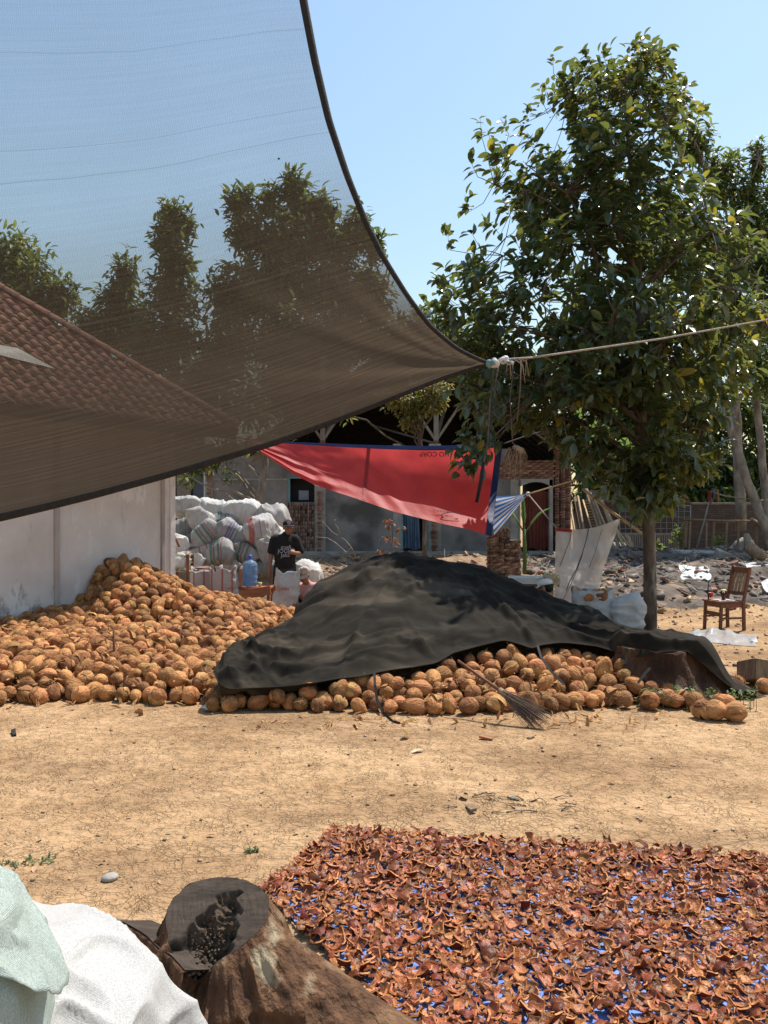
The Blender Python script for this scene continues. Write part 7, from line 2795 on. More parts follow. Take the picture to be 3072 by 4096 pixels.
def build_crouching():
    g = P(1215, 2500, 13.2)
    t = thing('person', 'person in a pink shirt and beige cap crouching low beside the black cloth', 'person', (g.x, 13.2, 0))
    # local frame: leans towards the viewer's left while working
    hp, q, R = head_prims((.02, -.16, .80), math.radians(-10), math.radians(22))
    pr = list(hp)
    pr += [('c', (.06, .0, .62), (.03, -.11, .73), .058, .052), ('e', (.09, .04, .50), (.18, .13, .17)), ('e', (.10, .10, .32), (.17, .14, .16)), ('e', (.10, .12, .19), (.17, .15, .12)),
           ('c', (-.07, -.02, .60), (.23, -.02, .60), .06, .06),
           ('c', (-.09, -.02, .59), (-.19, -.13, .41), .05, .042), ('c', (-.19, -.13, .41), (-.16, -.34, .36), .040, .028),
           ('c', (.25, -.02, .59), (.33, -.12, .40), .05, .042), ('c', (.33, -.12, .40), (.10, -.33, .36), .040, .028),
           ('c', (.02, .10, .20), (-.19, -.22, .44), .085, .060), ('c', (-.19, -.22, .44), (-.13, -.02, .08), .056, .038), ('c', (-.13, -.04, .04), (-.18, -.22, .03), .04, .03),
           ('c', (.18, .10, .20), (.30, -.25, .42), .085, .060), ('c', (.30, -.25, .42), (.28, -.04, .08), .056, .038), ('c', (.28, -.06, .04), (.30, -.24, .03), .04, .03)]
    pr += hand((-.12, -.38, .35), (.75, -.4, -.3), (0, .3, .9), (.2, .6, -.5), .9, 1)
    pr += hand((.05, -.36, .35), (-.75, -.4, -.3), (0, .3, .9), (-.2, .6, -.5), .9, -1)
    blob('body', pr, MAT['skin'], t, .0085, 5)
    add_face(t, q, R)
    sh = [('e', (.09, .03, .50), (.205, .155, .18)), ('e', (.10, .09, .33), (.195, .165, .17)), ('c', (-.07, -.02, .60), (.23, -.02, .60), .076, .076), ('c', (-.09, -.02, .59), (-.165, -.10, .46), .072, .068), ('c', (.25, -.02, .59), (.31, -.09, .46), .072, .068), ('c', (.07, .0, .62), (.06, -.03, .66), .078, .066)]
    blob('shirt', sh, MAT['pink'], t, .012, 8)
    tr = [('c', (.02, .10, .20), (-.18, -.20, .43), .105, .082), ('c', (-.19, -.22, .43), (-.14, -.05, .16), .080, .066), ('c', (.18, .10, .20), (.29, -.23, .41), .105, .082), ('c', (.30, -.25, .41), (.28, -.07, .16), .08, .066), ('e', (.10, .12, .18), (.19, .17, .12))]
    blob('trousers', tr, MAT['black_cloth'], t, .013, 6)
    cap(t, q, R, MAT['beige'])
    m = MB()
    m.ell(q(0, .035, .012), (.079, .075, .075), R, 14, 9)
    m.build('hair', MAT['hair'], t, True, world=False)
build_crouching()

def build_seated():
    g = P(2190, 2500, 11.15)
    t = thing('person', 'person in a pale cap seated with back turned behind the covered heap', 'person', (g.x, 11.25, 0), (0, 0, 0))
    hp, q, R = head_prims((0, 0, .745), math.radians(-128), math.radians(14))
    pr = list(hp)
    f = R @ Vector((0, -1, 0))
    s = R @ Vector((1, 0, 0))
    def w(a, b, z): return Vector((0, 0, 0)) + s * a + Vector((f.x, f.y, 0)).normalized() * b + Vector((0, 0, z))
    pr += [('c', w(0, -.06, .57), w(0, -.015, .67), .058, .052), ('e', w(0, -.08, .44), (.17, .17, .17)), ('e', w(0, -.08, .24), (.17, .17, .16)), ('c', w(-.15, -.06, .53), w(.15, -.06, .53), .06, .06),
           ('c', w(-.18, -.06, .52), w(-.22, .05, .30), .05, .042), ('c', w(-.22, .05, .30), w(-.10, .26, .28), .04, .028), ('c', w(.18, -.06, .52), w(.22, .05, .30), .05, .042), ('c', w(.22, .05, .30), w(.10, .26, .28), .04, .028),
           ('c', w(-.09, -.06, .14), w(-.16, .30, .36), .085, .058), ('c', w(-.16, .30, .36), w(-.14, .38, .06), .054, .036), ('c', w(.09, -.06, .14), w(.16, .30, .36), .085, .058), ('c', w(.16, .30, .36), w(.14, .38, .06), .054, .036),
           ('c', w(-.14, .38, .04), w(-.15, .52, .03), .038, .03), ('c', w(.14, .38, .04), w(.15, .52, .03), .038, .03)]
    pr += hand(w(-.08, .30, .27), (f.x, f.y, -.2), (s.x, s.y, 0), (0, 0, -1), .8, 1)
    pr += hand(w(.08, .30, .27), (f.x, f.y, -.2), (s.x, s.y, 0), (0, 0, -1), .8, -1)
    blob('body', pr, MAT['skin'], t, .009, 5)
    add_face(t, q, R)
    sh = [('e', w(0, -.08, .42), (.195, .195, .16)), ('e', w(0, -.08, .24), (.19, .19, .17)), ('c', w(-.15, -.06, .51), w(.15, -.06, .51), .070, .070)]
    blob('shirt', sh, MAT['carton'], t, .013, 8)
    tr = [('c', w(-.09, -.06, .14), w(-.16, .29, .35), .10, .078), ('c', w(.09, -.06, .14), w(.16, .29, .35), .10, .078), ('c', w(-.16, .30, .35), w(-.145, .36, .14), .074, .06), ('c', w(.16, .30, .35), w(.145, .36, .14), .074, .06)]
    blob('trousers', tr, MAT['grey_cloth'], t, .014, 6)
    cap(t, q, R, MAT['white_cloth'])
    m = MB()
    m.ell(q(0, .035, .012), (.079, .075, .075), R, 14, 9)
    m.build('hair', MAT['hair'], t, True, world=False)
build_seated()

# ------------------------------------------------------------------ table, jug, rack, basin
def build_worktable():
    a = P(985, 2358, 13.55)
    t = thing('low_table', 'orange brown wooden bench carrying the water jug', 'table', (a.x, a.y, 0))
    z = P(1000, 2345, 13.55).z
    x0, x1 = P(958, 0, 13.5).x, P(1085, 0, 13.5).x
    b = MB(); b.box(((x0 + x1) / 2, 13.75, z - .02), (x1 - x0, .55, .03)); b.build('top', MAT['wood_orange'], t, bevel=.004)
    b = MB(); b.bar((x0, 13.47, z - .14), (x1, 13.44, z - .055), .03, .15, up=(0, 0, 1)); b.build('apron', MAT['wood_orange'], t, bevel=.004)
    for x in (x0 + .05, x1 - .05):
        for y in (13.53, 13.97):
            b = MB(); b.box((x, y, (z - .04) / 2), (.05, .05, z - .04)); b.build('leg', MAT['wood_orange'], t, bevel=.003)
    b = MB(); b.box((x0 + .02, 13.5, z + .12), (.05, .05, .34)); b.build('post', MAT['wood_orange'], t, bevel=.003)
    # jug
    j = thing('water_jug', 'blue translucent water jug standing on the bench', 'water jug', tuple(P(1000, 2328, 13.62)))
    m = bpy.data.materials.new('blue jug plastic')
    m.use_nodes = True
    bs = m.node_tree.nodes['Principled BSDF']
    bs.inputs['Base Color'].default_value = (0.42, 0.64, 0.95, 1)
    bs.inputs['Roughness'].default_value = .15
    bs.inputs['Transmission Weight'].default_value = .75
    bs.inputs['IOR'].default_value = 1.12
    r = .122
    prof = [(.0, .0), (r * .85, .0), (r, .02), (r * 1.0, .08), (r * .96, .092), (r * .96, .10), (r, .112), (r, .17), (r * .96, .18), (r * .96, .19), (r, .20), (r * 1.0, .30), (r * .97, .31), (r * .97, .318), (r, .33), (r * .98, .36), (r * .80, .395), (r * .5, .42), (r * .26, .435), (r * .25, .47)]
    zb = z - .002
    c = P(1000, 2328, 13.62)
    b = MB(); b.lathe(prof, (c.x, c.y, zb), 28); o = b.build('bottle', m, j, True)
    b = MB(); b.lathe([(r * .30, .44), (r * .31, .50), (r * .22, .515), (0, .516)], (c.x, c.y, zb), 18); b.build('stopper', MAT['blue_plastic'], j, True)
    for k, (px, py, c_, nm, lab) in enumerate(((1040, 2322, 'yellow', 'drinking_cup', 'small yellowish cup on the bench beside the jug'), (962, 2330, 'white_cloth', 'drinking_cup', 'small white cup behind the jug on the bench'))):
        p = P(px, py, 13.55)
        b = MB(); b.lathe([(0, 0), (.026, 0), (.036, .07), (.033, .07), (.024, .006), (0, .006)], (p.x, p.y, z - .004), 14)
        tag(b.build(nm, MAT[c_], None, True), lab, 'cup')
    # wooden rack by the wall end with bundles
    g = P(725, 2420, 13.5)
    t = thing('wooden_rack', 'rough wooden rack holding folded sacks by the wall end', 'rack', (g.x, g.y, 0))
    for zz in (.84, .98, 1.10):
        for dy in (0, .12, .24):
            b = MB(); b.bar(P(690, 0, 13.4 + dy) * Vector((1, 1, 0)) + Vector((0, 0, zz + random.uniform(-.01, .01))) if False else Vector((P(688, 0, 13.4).x, 13.4 + dy, zz)), Vector((P(756, 0, 13.4).x, 13.4 + dy, zz - .01)), .08, .02, jit=.004)
            b.build('slat', MAT['bamboo'], t)
    for x in (P(692, 0, 13.4).x, P(753, 0, 13.4).x):
        for y in (13.36, 13.68):
            b = MB(); b.box((x, y, .55), (.045, .045, 1.12)); b.build('leg', MAT['wood_red'], t, bevel=.003)
    b = MB(); b.bar(P(688, 2125, 13.4), P(718, 2188, 13.4), .025, .03); b.build('broken_rail', MAT['wood_red'], t)
    lying_sack(716, 2216, 13.5, 62, 30, 0, 1, 'folded white sack lying on the wooden rack', 901)
    lying_sack(716, 2246, 13.45, 70, 50, 0, 1, 'white bundle under the slats of the wooden rack', 902)
    # basins
    def basin(name, px, py, Y, r, h, mat, lab, zb=None):
        p = P(px, py, Y)
        b = MB()
        b.lathe([(0, 0), (r * .75, 0), (r, h), (r * 1.06, h), (r * 1.06, h - .015), (r * .97, h - .02), (r * .73, .02), (0, .02)], (p.x, p.y, p.z - h if zb is None else zb), 26)
        tag(b.build(name, MAT[mat], None, True), lab, 'basin')
    basin('basin', 838, 2268, 13.9, .26, .16, 'wood_red', 'reddish brown basin behind the open sacks', None)
    b = MB(); b.box((P(838, 2268, 13.9).x, 13.9, (P(838, 2268, 13.9).z - .16) / 2), (.42, .40, P(838, 2268, 13.9).z - .165), jit=.01)
    tag(b.build('crate', MAT['carton'], None, bevel=.006), 'brown crate under the reddish basin', 'crate')
    basin('tub', 1010, 2420, 13.1, .26, .26, 'black_plastic', 'black tub in the shade under the bench', 0.0)
    for k, (a0, b0, r_) in enumerate((((995, 2385), (1060, 2385), .006),)):
        pass
    # box and carton beside the seated person
    p = P(2110, 2340, 12.3)
    b = MB(); b.box((p.x, 12.4, .36), (.42, .36, .72), jit=.008); tag(b.build('carton_box', MAT['carton'], None, bevel=.006), 'brown carton box beside the seated person', 'box')
    b = MB(); b.box((p.x, 12.36, .775), (.50, .42, .10), jit=.004); tag(b.build('tray', MAT['white_foam'], None, bevel=.01), 'off white shallow tray lying on the carton box', 'tray')
    m = MB()
    rs = random.Random(4)
    c = P(2205, 2318, 12.1)
    for k in range(26):
        a = rs.uniform(0, 6.28)
        pts = [c + Vector((.13 * math.cos(a + u) * (1 - .2 * rs.random()), .10 * math.sin(a + u), .05 * math.sin(u * 2 + k) + rs.uniform(-.05, .04))) for u in np.linspace(0, 3.5, 9)]
        m.tube(pts, .008, 5)
    tag(m.build('rope_bundle', MAT['straw_yellow'], None, True), 'tangled pale straw rope bundle above the seated person', 'rope bundle')
    b = MB(); b.tube([(c.x, 12.12, 0), (c.x + .01, 12.12, c.z - .02)], .03, 8); tag(b.build('wooden_post', MAT['wood'], None, True), 'short post holding up the straw rope bundle', 'post')
build_worktable()

# ------------------------------------------------------------------ brick stack
def build_brick_stack():
    Y0 = 16.6
    x0, x1 = P(1952, 0, Y0).x, P(2080, 0, Y0).x
    zb = G(1.5 * (x0 + x1) / 3, Y0 + .3) - .05
    t = thing('brick_stack', 'stack of old clay bricks in front of the arched doorway', 'brick stack', ((x0 + x1) / 2, Y0 + .2, zb))
    rs = random.Random(8)
    z, r = zb + .03, 0
    ztop = P(0, 2128, Y0).z
    while z < ztop:
        x = x0
        edge = x1 if z < P(0, 2162, Y0).z else P(2030, 0, Y0).x
        while x < edge - .05:
            head = rs.random() < .55
            w = .104 if head else .218
            if x + w > edge + .05:
                head, w = True, .104
            if head:
                piece('brick', rs.choice(BROH), t, (x + w / 2, Y0 + .10 + rs.uniform(-.03, .02), z), (rs.uniform(-.03, .03), rs.uniform(-.03, .03), rs.uniform(-.1, .1)))
            else:
                piece('brick', rs.choice(BRO), t, (x + w / 2, Y0 + .05 + rs.uniform(-.02, .02), z), (rs.uniform(-.03, .03), rs.uniform(-.03, .03), rs.uniform(-.08, .08)))
                piece('brick', rs.choice(BRO), t, (x + w / 2, Y0 + .16, z), (0, 0, rs.uniform(-.05, .05)))
            x += w + .006
        z += .056
        r += 1
    for k in range(3):
        piece('brick', rs.choice(BRE), t, (P(2000 + 18 * k, 0, Y0).x, Y0 + .08, ztop + .03), (0, rs.uniform(-.1, .1), rs.uniform(-.2, .2)))
build_brick_stack()

# ------------------------------------------------------------------ chair with a glass of tea
def build_chair():
    g = PG(2895, 2520)
    t = thing('wooden_chair', 'dark red brown wooden chair with slatted back on the bare earth', 'chair', (g.x, g.y, 0), (0, 0, math.radians(14)))
    def part(name, mb, mat='wood_red'): return mb.build(name, MAT[mat], t, world=False, bevel=.004)
    # faces -x
    lx, rx = -.20, .20
    for y in (-.19, .19):
        b = MB(); b.bar((lx, y, 0), (lx + .02, y, .43), .04, .04); part('leg', b)
        b = MB(); b.bar((rx + .01, y, 0), (rx, y, .46), .042, .042); part('leg', b)
        b = MB(); b.bar((rx, y, .44), (rx + .115, y, .96), .042, .036, up=(0, 1, 0)); part('back_post', b)
        b = MB(); b.bar((lx + .01, y, .20), (rx, y, .20), .018, .03); part('stretcher', b)
        b = MB(); b.bar((lx, y, .395), (rx, y, .395), .02, .07); part('apron', b)
    b = MB(); b.bar((lx + .02, -.19, .395), (lx + .02, .19, .395), .02, .07); part('apron', b)
    b = MB(); b.bar((lx + .012, -.19, .26), (lx + .012, .19, .26), .018, .06); part('stretcher', b)
    b = MB(); b.box((-.005, 0, .445), (.45, .43, .024)); s = part('seat', b)
    b = MB(); b.bar((rx + .112, -.20, .90), (rx + .112, .20, .90), .03, .11, up=(0, 0, 1)); part('top_rail', b)
    b = MB(); b.bar((rx + .03, -.19, .56), (rx + .03, .19, .56), .025, .05); part('lower_rail', b)
    for y in (-.12, -.04, .04, .12):
        b = MB(); b.bar((rx + .03, y, .57), (rx + .10, y, .87), .055, .014, up=(1, 0, 0)); part('slat', b, 'wood')
    # glass of tea
    def w(x, y, z): return wm(t) @ Vector((x, y, z))
    c = w(-.04, -.05, .459)
    j = thing('tea_glass', 'lidded glass of red brown tea on the chair seat', 'glass', tuple(c))
    m = bpy.data.materials.new('tea glass'); m.use_nodes = True
    bs = m.node_tree.nodes['Principled BSDF']
    bs.inputs['Base Color'].default_value = (.9, .9, .9, 1); bs.inputs['Roughness'].default_value = .05; bs.inputs['Transmission Weight'].default_value = 1.0; bs.inputs['IOR'].default_value = 1.15
    b = MB(); b.lathe([(.034, 0), (.044, .15), (.040, .15), (.031, .008)], tuple(c), 18); b.build('glass_wall', m, j, True)
    MAT['tea'] = M('tea', (.33, .085, .02), (.25, .06, .015), rough=.2, scale=3, trans=.3)
    b = MB(); b.lathe([(0, .004), (.029, .004), (.036, .095), (0, .096)], tuple(c), 18); b.build('tea', MAT['tea'], j, True)
    b = MB(); b.lathe([(0, .168), (.030, .166), (.050, .152), (.050, .146), (0, .147)], tuple(c), 18); b.build('lid', MAT['yellow'], j, True)
    def rag(U, V):
        x, y = -.18 + .30 * U, -.16 + .22 * V
        z = .462 + .012 * np.abs(vn(U * 5, V * 4, 0, 701))
        q = np.stack([x, y, z], -1).reshape(-1, 3)
        q = np.array([tuple(w(*p)) for p in q])
        return q.reshape(U.shape + (3,))
    o = gridmesh('cloth_rag', rag, 16, 12, [MAT['paper']])
    tag(o, 'crumpled white paper on the chair seat beside the glass', 'paper')
    b = MB(); p0 = w(-.19, .10, .458); b.tube([p0, p0 + Vector((-.015, 0, .12)), p0 + Vector((.0, 0, .27))], [.012, .010, .007], 7)
    b.tube([p0 + Vector((0, 0, .26)), p0 + Vector((-.05, 0, .275))], [.007, .005], 6)
    tag(b.build('hammer', MAT['rope_dark'], None, True), 'dark thin tool standing at the back corner of the chair seat', 'tool')
    b = MB(); p1 = w(-.12, .15, .50); b.lathe([(.0, -.02), (.03, .0), (.045, .06), (.04, .06), (.0, .01)], tuple(p1), 12)
    tag(b.build('red_scoop', MAT['red_plastic'], None, True), 'small red plastic scoop on the chair seat', 'scoop')
    # crumpled plastic sheet on the earth under the chair
    def sheet(U, V):
        px = 2738 + U * 290
        py = 2535 + V * 42 - 8 * np.sin(U * 5)
        Yd = F * CH / (py - HOR)
        X_ = (px - 1536) / F * Yd
        h = .010 + .085 * np.abs(fbm(U * 5, V * 2.4, 0, 711, 3)) * np.sin(np.pi * np.clip(V, 0, 1)) + .075 * np.exp(-((U - .42) / .16) ** 2) * V * (1 - V) * 3
        Yd = Yd - .05 * vn(U * 5, V * 3, 0, 712)
        return np.stack([X_ + .03 * vn(U * 6, V * 5, 0, 713), Yd, gz(X_, Yd) + h], -1)
    o = gridmesh('plastic_sheet', sheet, 60, 20, [MAT['film']])
    tag(o, 'crumpled bluish plastic sheet lying on the earth under the chair', 'plastic sheet')
build_chair()

# ------------------------------------------------------------------ broom, trough, leaning timber, fence, grille
def build_broom():
    a, b, c = P(1832, 2643, 7.30), P(2008, 2768, 6.98), P(2180, 2893, 6.72)
    t = thing('broom', 'stick broom of coconut midribs with a red handle lying on the coconuts', 'broom', tuple(b))
    m = MB(); m.tube([a, a.lerp(b, .5), b.lerp(c, .08)], [.013, .014, .016], 9); m.build('handle', MAT['wood_red'], t, True)
    m = MB(); d = (c - b).normalized()
    m.tube([b - d * .03, b + d * .05], [.028, .032], 10); m.build('binding', MAT['straw'], t, True)
    rs = np.random.default_rng(4)
    m = MB()
    side = d.cross(Vector((0, -1, .4))).normalized()
    for k in range(170):
        o = rs.normal(0, .012, 3)
        w = rs.normal(0, .055)
        e = b + (c - b) * rs.uniform(.75, 1.08) + side * w + Vector((0, rs.normal(0, .02), rs.normal(0, .012)))
        m.tube([b + Vector(o), b.lerp(e, .5) + side * w * .12 + Vector((0, 0, .004)), e], [.0026, .0022, .001], 4, cap=False)
    tag(m.build('bristles', MAT['straw_dark'], t, True), kind='stuff')
    m = MB(); p = P(458, 2605, 8.6)
    m.tube([p + Vector((0, 0, -.25)), P(455, 2520, 8.6)], [.013, .012], 7)
    tag(m.build('iron_stake', MAT['wood_red'], None, True), 'rusty stake standing upright in the coconut heap', 'stake')
build_broom()

def build_right_edge():
    g = PG(3040, 2755)
    t = thing('wooden_trough', 'tilted wooden trough at the edge of the yard beyond the stump', 'trough', (g.x, g.y, 0))
    R = Euler((math.radians(-16), math.radians(10), math.radians(8))).to_matrix()
    c = Vector((g.x + .12, g.y + .15, .13))
    for (o, s) in (((0, 0, -.09), (.42, .30, .02)), ((0, -.15, 0), (.42, .02, .20)), ((0, .15, 0), (.42, .02, .20)), ((-.21, 0, 0), (.02, .30, .20)), ((.21, 0, 0), (.02, .30, .20))):
        b = MB(); b.box(c + R @ Vector(o), s, R, jit=.003); b.build('board', MAT['wood'], t)
    # leaning planks and bamboo beside the house corner
    rs = random.Random(12)
    D = [(2275, 1985, 2315, 2215, .045), (2283, 2015, 2330, 2218, .05), (2300, 1990, 2345, 2215, .05), (2312, 1985, 2352, 2220, .06), (2345, 1955, 2425, 2232, .05), (2360, 1970, 2440, 2225, .045), (2372, 1985, 2462, 2228, .05), (2400, 1985, 2480, 2236, .05), (2410, 2010, 2500, 2240, .05), (2440, 2080, 2520, 2235, .06)]
    for i, (a, b_, c_, d, w) in enumerate(D):
        m = MB()
        p, q = P(a, b_, 23.2 - .12 * i), P(c_, d, 21.4 - .08 * i)
        q.z = G(q.x, q.y) + .02
        if i % 3 == 0:
            m.tube([p, p.lerp(q, .5), q], [.028, .03, .032], 8); o = m.build('bamboo_pole', MAT['bamboo'], None, True)
            tag(o, 'dry bamboo pole leaning among the timber by the house corner', 'pole', 'timber leaning by the house corner')
        else:
            m.bar(p, q, w * 1.6, .03, jit=.004); o = m.build('plank', MAT['wood'], None)
            tag(o, 'weathered plank leaning among the timber by the house corner', 'plank', 'timber leaning by the house corner')
    m = MB(); p, q = P(2505, 2140, 22.0), P(2545, 2225, 21.6); m.bar(p, q, .14, .04, jit=.005)
    tag(m.build('plank', MAT['wood'], None, bevel=.004), 'short thick pale board leaning by the tree trunk', 'plank')
    m = MB(); p, q = P(2470, 2170, 22.2), P(2500, 2235, 21.8); m.bar(p, q, .45, .03, jit=.01)
    tag(m.build('panel_board', MAT['cement_pale'], None, bevel=.004), 'grey broken board propped at the foot of the timber', 'board')
    # ladder
    a0, a1, c0, c1 = P(2332, 2000, 22.9), P(2356, 2000, 22.9), P(2368, 2122, 21.9), P(2393, 2122, 21.9)
    t = thing('ladder', 'small bamboo ladder leaning among the timber', 'ladder', tuple(c0))
    for a, c in ((a0, c0), (a1, c1)):
        m = MB(); m.tube([a, a.lerp(c, 1.9)], .022, 7); m.build('rail', MAT['bamboo'], t, True)
    for k in range(15):
        u = k / 11 + .02
        m = MB(); m.bar(a0.lerp(c0, u), a1.lerp(c1, u), .035, .025); m.build('rung', MAT['bamboo'], t)
    # slatted bamboo bench, wire grille and rail fence before the dark wall
    Yb = 23.6
    t = thing('bamboo_bench', 'slatted bamboo bench against the dark brick wall', 'bench', tuple(P(2600, 2205, Yb)))
    for py in (2135, 2186):
        m = MB(); m.bar(P(2470, py, Yb), P(2715, py + 2, Yb), .05, .05); m.build('rail', MAT['timber_grey'], t)
    for k in range(26):
        px = 2478 + k * 9
        m = MB(); m.bar(P(px, 2137, Yb - .04), P(px, 2186, Yb - .04), .035, .02, up=(0, 1, 0)); m.build('slat', MAT['timber_grey'], t)
    for px in (2474, 2712):
        m = MB(); m.bar(P(px, 2133, Yb), P(px, 2225, Yb), .06, .06, up=(0, 1, 0)); m.build('leg', MAT['timber_grey'], t)
    m = MB(); m.box(P(2592, 2136, Yb + .25) , (1.75, .5, .03)); m.build('seat', MAT['timber_grey'], t)
    t = thing('wire_grille', 'rusty wire grille in a thin frame against the wall', 'grille', tuple(P(2600, 2130, 24.6)))
    m = MB()
    Yg = 24.7
    for a, b_ in (((2478, 2022), (2762, 2022)), ((2478, 2022), (2478, 2140)), ((2762, 2022), (2762, 2140))):
        m.bar(P(*a, Yg), P(*b_, Yg), .03, .03, up=(0, 1, 0.01))
    m.build('frame', MAT['metal'], t)
    for k in range(1, 12):
        m = MB(); px = 2478 + k * 23.6; m.bar(P(px, 2023, Yg + .02), P(px, 2140, Yg + .02), .012, .012, up=(0, 1, 0)); m.build('bar', MAT['metal'], t)
    for k in range(1, 5):
        m = MB(); m.bar(P(2479, 2022 + k * 23, Yg + .035), P(2761, 2022 + k * 23, Yg + .035), .012, .012); m.build('bar', MAT['metal'], t)
    Yf = 22.3
    t = thing('rail_fence', 'rough wooden rail fence before the dark wall beyond the tree', 'fence', tuple(P(2900, 2205, Yf)))
    m = MB(); m.tube([P(2735, 2078, Yf), P(2900, 2083, Yf), P(3035, 2084, Yf)], [.028, .026, .03], 7); m.build('rail', MAT['wood'], t, True)
    m = MB(); m.tube([P(3005, 2075, Yf - .05), P(3050, 2105, Yf - .05)], [.04, .035], 7); m.build('rail', MAT['wood'], t, True)
    for px, w, dx in ((2745, .07, -6), (2762, .05, -8), (2826, .04, 0), (2856, .06, -8), (2908, .05, -6), (2956, .05, -6), (3030, .10, -10)):
        m = MB(); m.bar(P(px, 2080, Yf + .04), P(px + dx, 2225, Yf + .04), w, .05, up=(0, 1, 0), jit=.004); m.build('post', MAT['wood'], t)
    m = MB(); m.tube([P(2842, 1985, 21.9), P(2815, 2090, 21.8), P(2786, 2195, 21.7)], [.018, .022, .024], 7)
    tag(m.build('leaning_pole', MAT['timber_grey'], None, True), 'thin grey pole leaning across the rail fence', 'pole')
    # line with rags
    t = thing('wash_line', 'sagging line tied to the pole with faded rags', 'line', tuple(P(2842, 1985, 21.8)))
    rope('cord', [P(2842, 1965, 21.8), P(2900, 1985, 21.6), P(3072, 2003, 21.2), P(3300, 1990, 20.5)], .014, MAT['bamboo'], '', parent=t)
    rope('cord', [P(2842, 1968, 21.8), P(2950, 1992, 21.5), P(3010, 2010, 21.4), P(3072, 2000, 21.2)], .010, MAT['bamboo'], '', parent=t)
    for (px, py, w, h, mt) in ((2838, 1965, 16, 50, 'red_tarp_dark'), (2852, 1955, 14, 40, 'curtain_blue'), (2866, 1958, 18, 44, 'rust_leaf')):
        def fn(U, V, px=px, py=py, w=w, h=h):
            Yd = 21.78 + .06 * np.sin(U * 5 + V * 3)
            x, y = px + w * (U - .5) * (1 - .4 * V) + 6 * V, py + h * V
            return np.stack([(x - 1536) / F * Yd, Yd, CH - (y - HOR) / F * Yd], -1)
        gridmesh('rag', fn, 8, 10, [MAT[mt]], parent=t)
    # log butt and concrete slab in the rubble
    p = P(3010, 2215, 19.5)
    m = MB(); m.tube([P(3045, 2235, 19.3), P(3000, 2190, 19.6), P(2985, 2140, 19.9)], [.16, .14, .07], 9)
    tag(m.build('split_log', MAT['wood'], None, True), 'split pale log end standing in the rubble by the fence', 'log')
    p = P(2790, 2200, 20.5)
    m = MB(); m.box((p.x, p.y, p.z - .06), (1.15, .7, .07), Euler((.05, .03, .1)).to_matrix(), jit=.02)
    tag(m.build('concrete_slab', MAT['cement_pale'], None, bevel=.01), 'broken concrete slab lying on the rubble', 'slab')
    p = P(2885, 2235, 19.6)
    m = MB(); m.box(p, (.34, .2, .42), Euler((.3, .25, .2)).to_matrix(), jit=.04)
    tag(m.build('concrete_block', MAT['cement_pale'], None, bevel=.02), 'tilted grey concrete block on the rubble', 'block')
    lying_sack(2975, 2190, 22.6, 80, 62, 0, 4, 'pale grey sack slumped against the rail fence', 931)
    # sheets of white film on the dark rubble
    for (px, py, Y, w, h, lab, sd) in ((2780, 2316, 17.3, 115, 14, 'flat white plastic scrap on the dark rubble', 1), (3010, 2282, 18.2, 150, 26, 'white and blue plastic sheet on the rubble at the yard edge', 2), (3075, 2350, 16.5, 60, 30, 'bright white plastic scrap behind the chair back', 3)):
        def fn(U, V, px=px, py=py, w=w, h=h, Y=Y, sd=sd):
            x, y = px + w * (U - .5) + 10 * vn(V * 3, U * 2, 0, sd), py + h * (V - .5) * (.5 + .7 * np.sin(np.pi * U))
            Yd = Y - (V - .5) * .9
            xx = (x - 1536) / F * Yd
            return np.stack([xx, Yd, np.maximum(CH - (y - HOR) / F * Y, gz(xx, Yd)) + .03 + .04 * np.abs(vn(U * 6, V * 4, 0, sd))], -1)
        o = gridmesh('plastic_scrap', fn, 20, 10, [MAT['paper']])
        tag(o, lab, 'plastic sheet')
build_right_edge()

# ------------------------------------------------------------------ things hanging from the tree
def build_hanging():
    t = thing('hanging_roots', 'pale dried root clump hanging from a branch over the red tarpaulin', 'roots', tuple(P(2070, 1800, 10.9)))
    rs = np.random.default_rng(15)
    m = MB()
    m.ell(P(2075, 1800, 10.9), (.10, .07, .05), Euler((0, .5, 0)).to_matrix(), 12, 8)
    m.build('clump', MAT['straw'], t, True)
    mb = MB()
    for k in range(80):
        a = P(rs.uniform(2032, 2098), rs.uniform(1788, 1812), 10.9 + rs.uniform(-.07, .07))
        L_ = abs(rs.normal(.18, .12)) + .05
        dx = (a.x - P(2085, 0, 10.9).x) * .5
        mb.tube([a, a + Vector((dx * .6 + rs.normal(0, .02), rs.normal(0, .02), -L_ * .45)), a + Vector((dx + rs.normal(0, .03), rs.normal(0, .02), -L_))], [.005, .004, .002], 4, cap=False)
    a = P(2030, 1860, 10.9)
    mb.tube([P(2045, 1820, 10.9), a, P(2018, 1900, 10.9), P(2010, 1960, 10.9)], [.006, .005, .004, .002], 5)
    tag(mb.build('root_strands', MAT['straw'], t, True), kind='stuff')
    m = MB(); m.tube([P(2075, 1795, 10.9), P(2050, 1770, 10.9), P(2040, 1600, 11.0), P(2060, 1400, 11.2)], [.008, .006, .005, .005], 5)
    m.build('cord', MAT['straw_dark'], t, True)
    t = thing('hanging_stick', 'dark stick dangling in front of the red tarpaulin', 'stick', tuple(P(1920, 1960, 10.3)))
    m = MB(); m.tube([P(1934, 1850, 10.3), P(1925, 1920, 10.3), P(1906, 2010, 10.3)], [.020, .024, .020], 8); m.build('rod', MAT['rope_dark'], t, True)
    m = MB(); m.tube([P(1934, 1850, 10.3), P(1950, 1780, 10.5), P(1960, 1600, 10.9), P(1975, 1480, 11.2)], [.012, .010, .012, .014], 6); m.build('cord', MAT['bark'], t, True)
build_hanging()

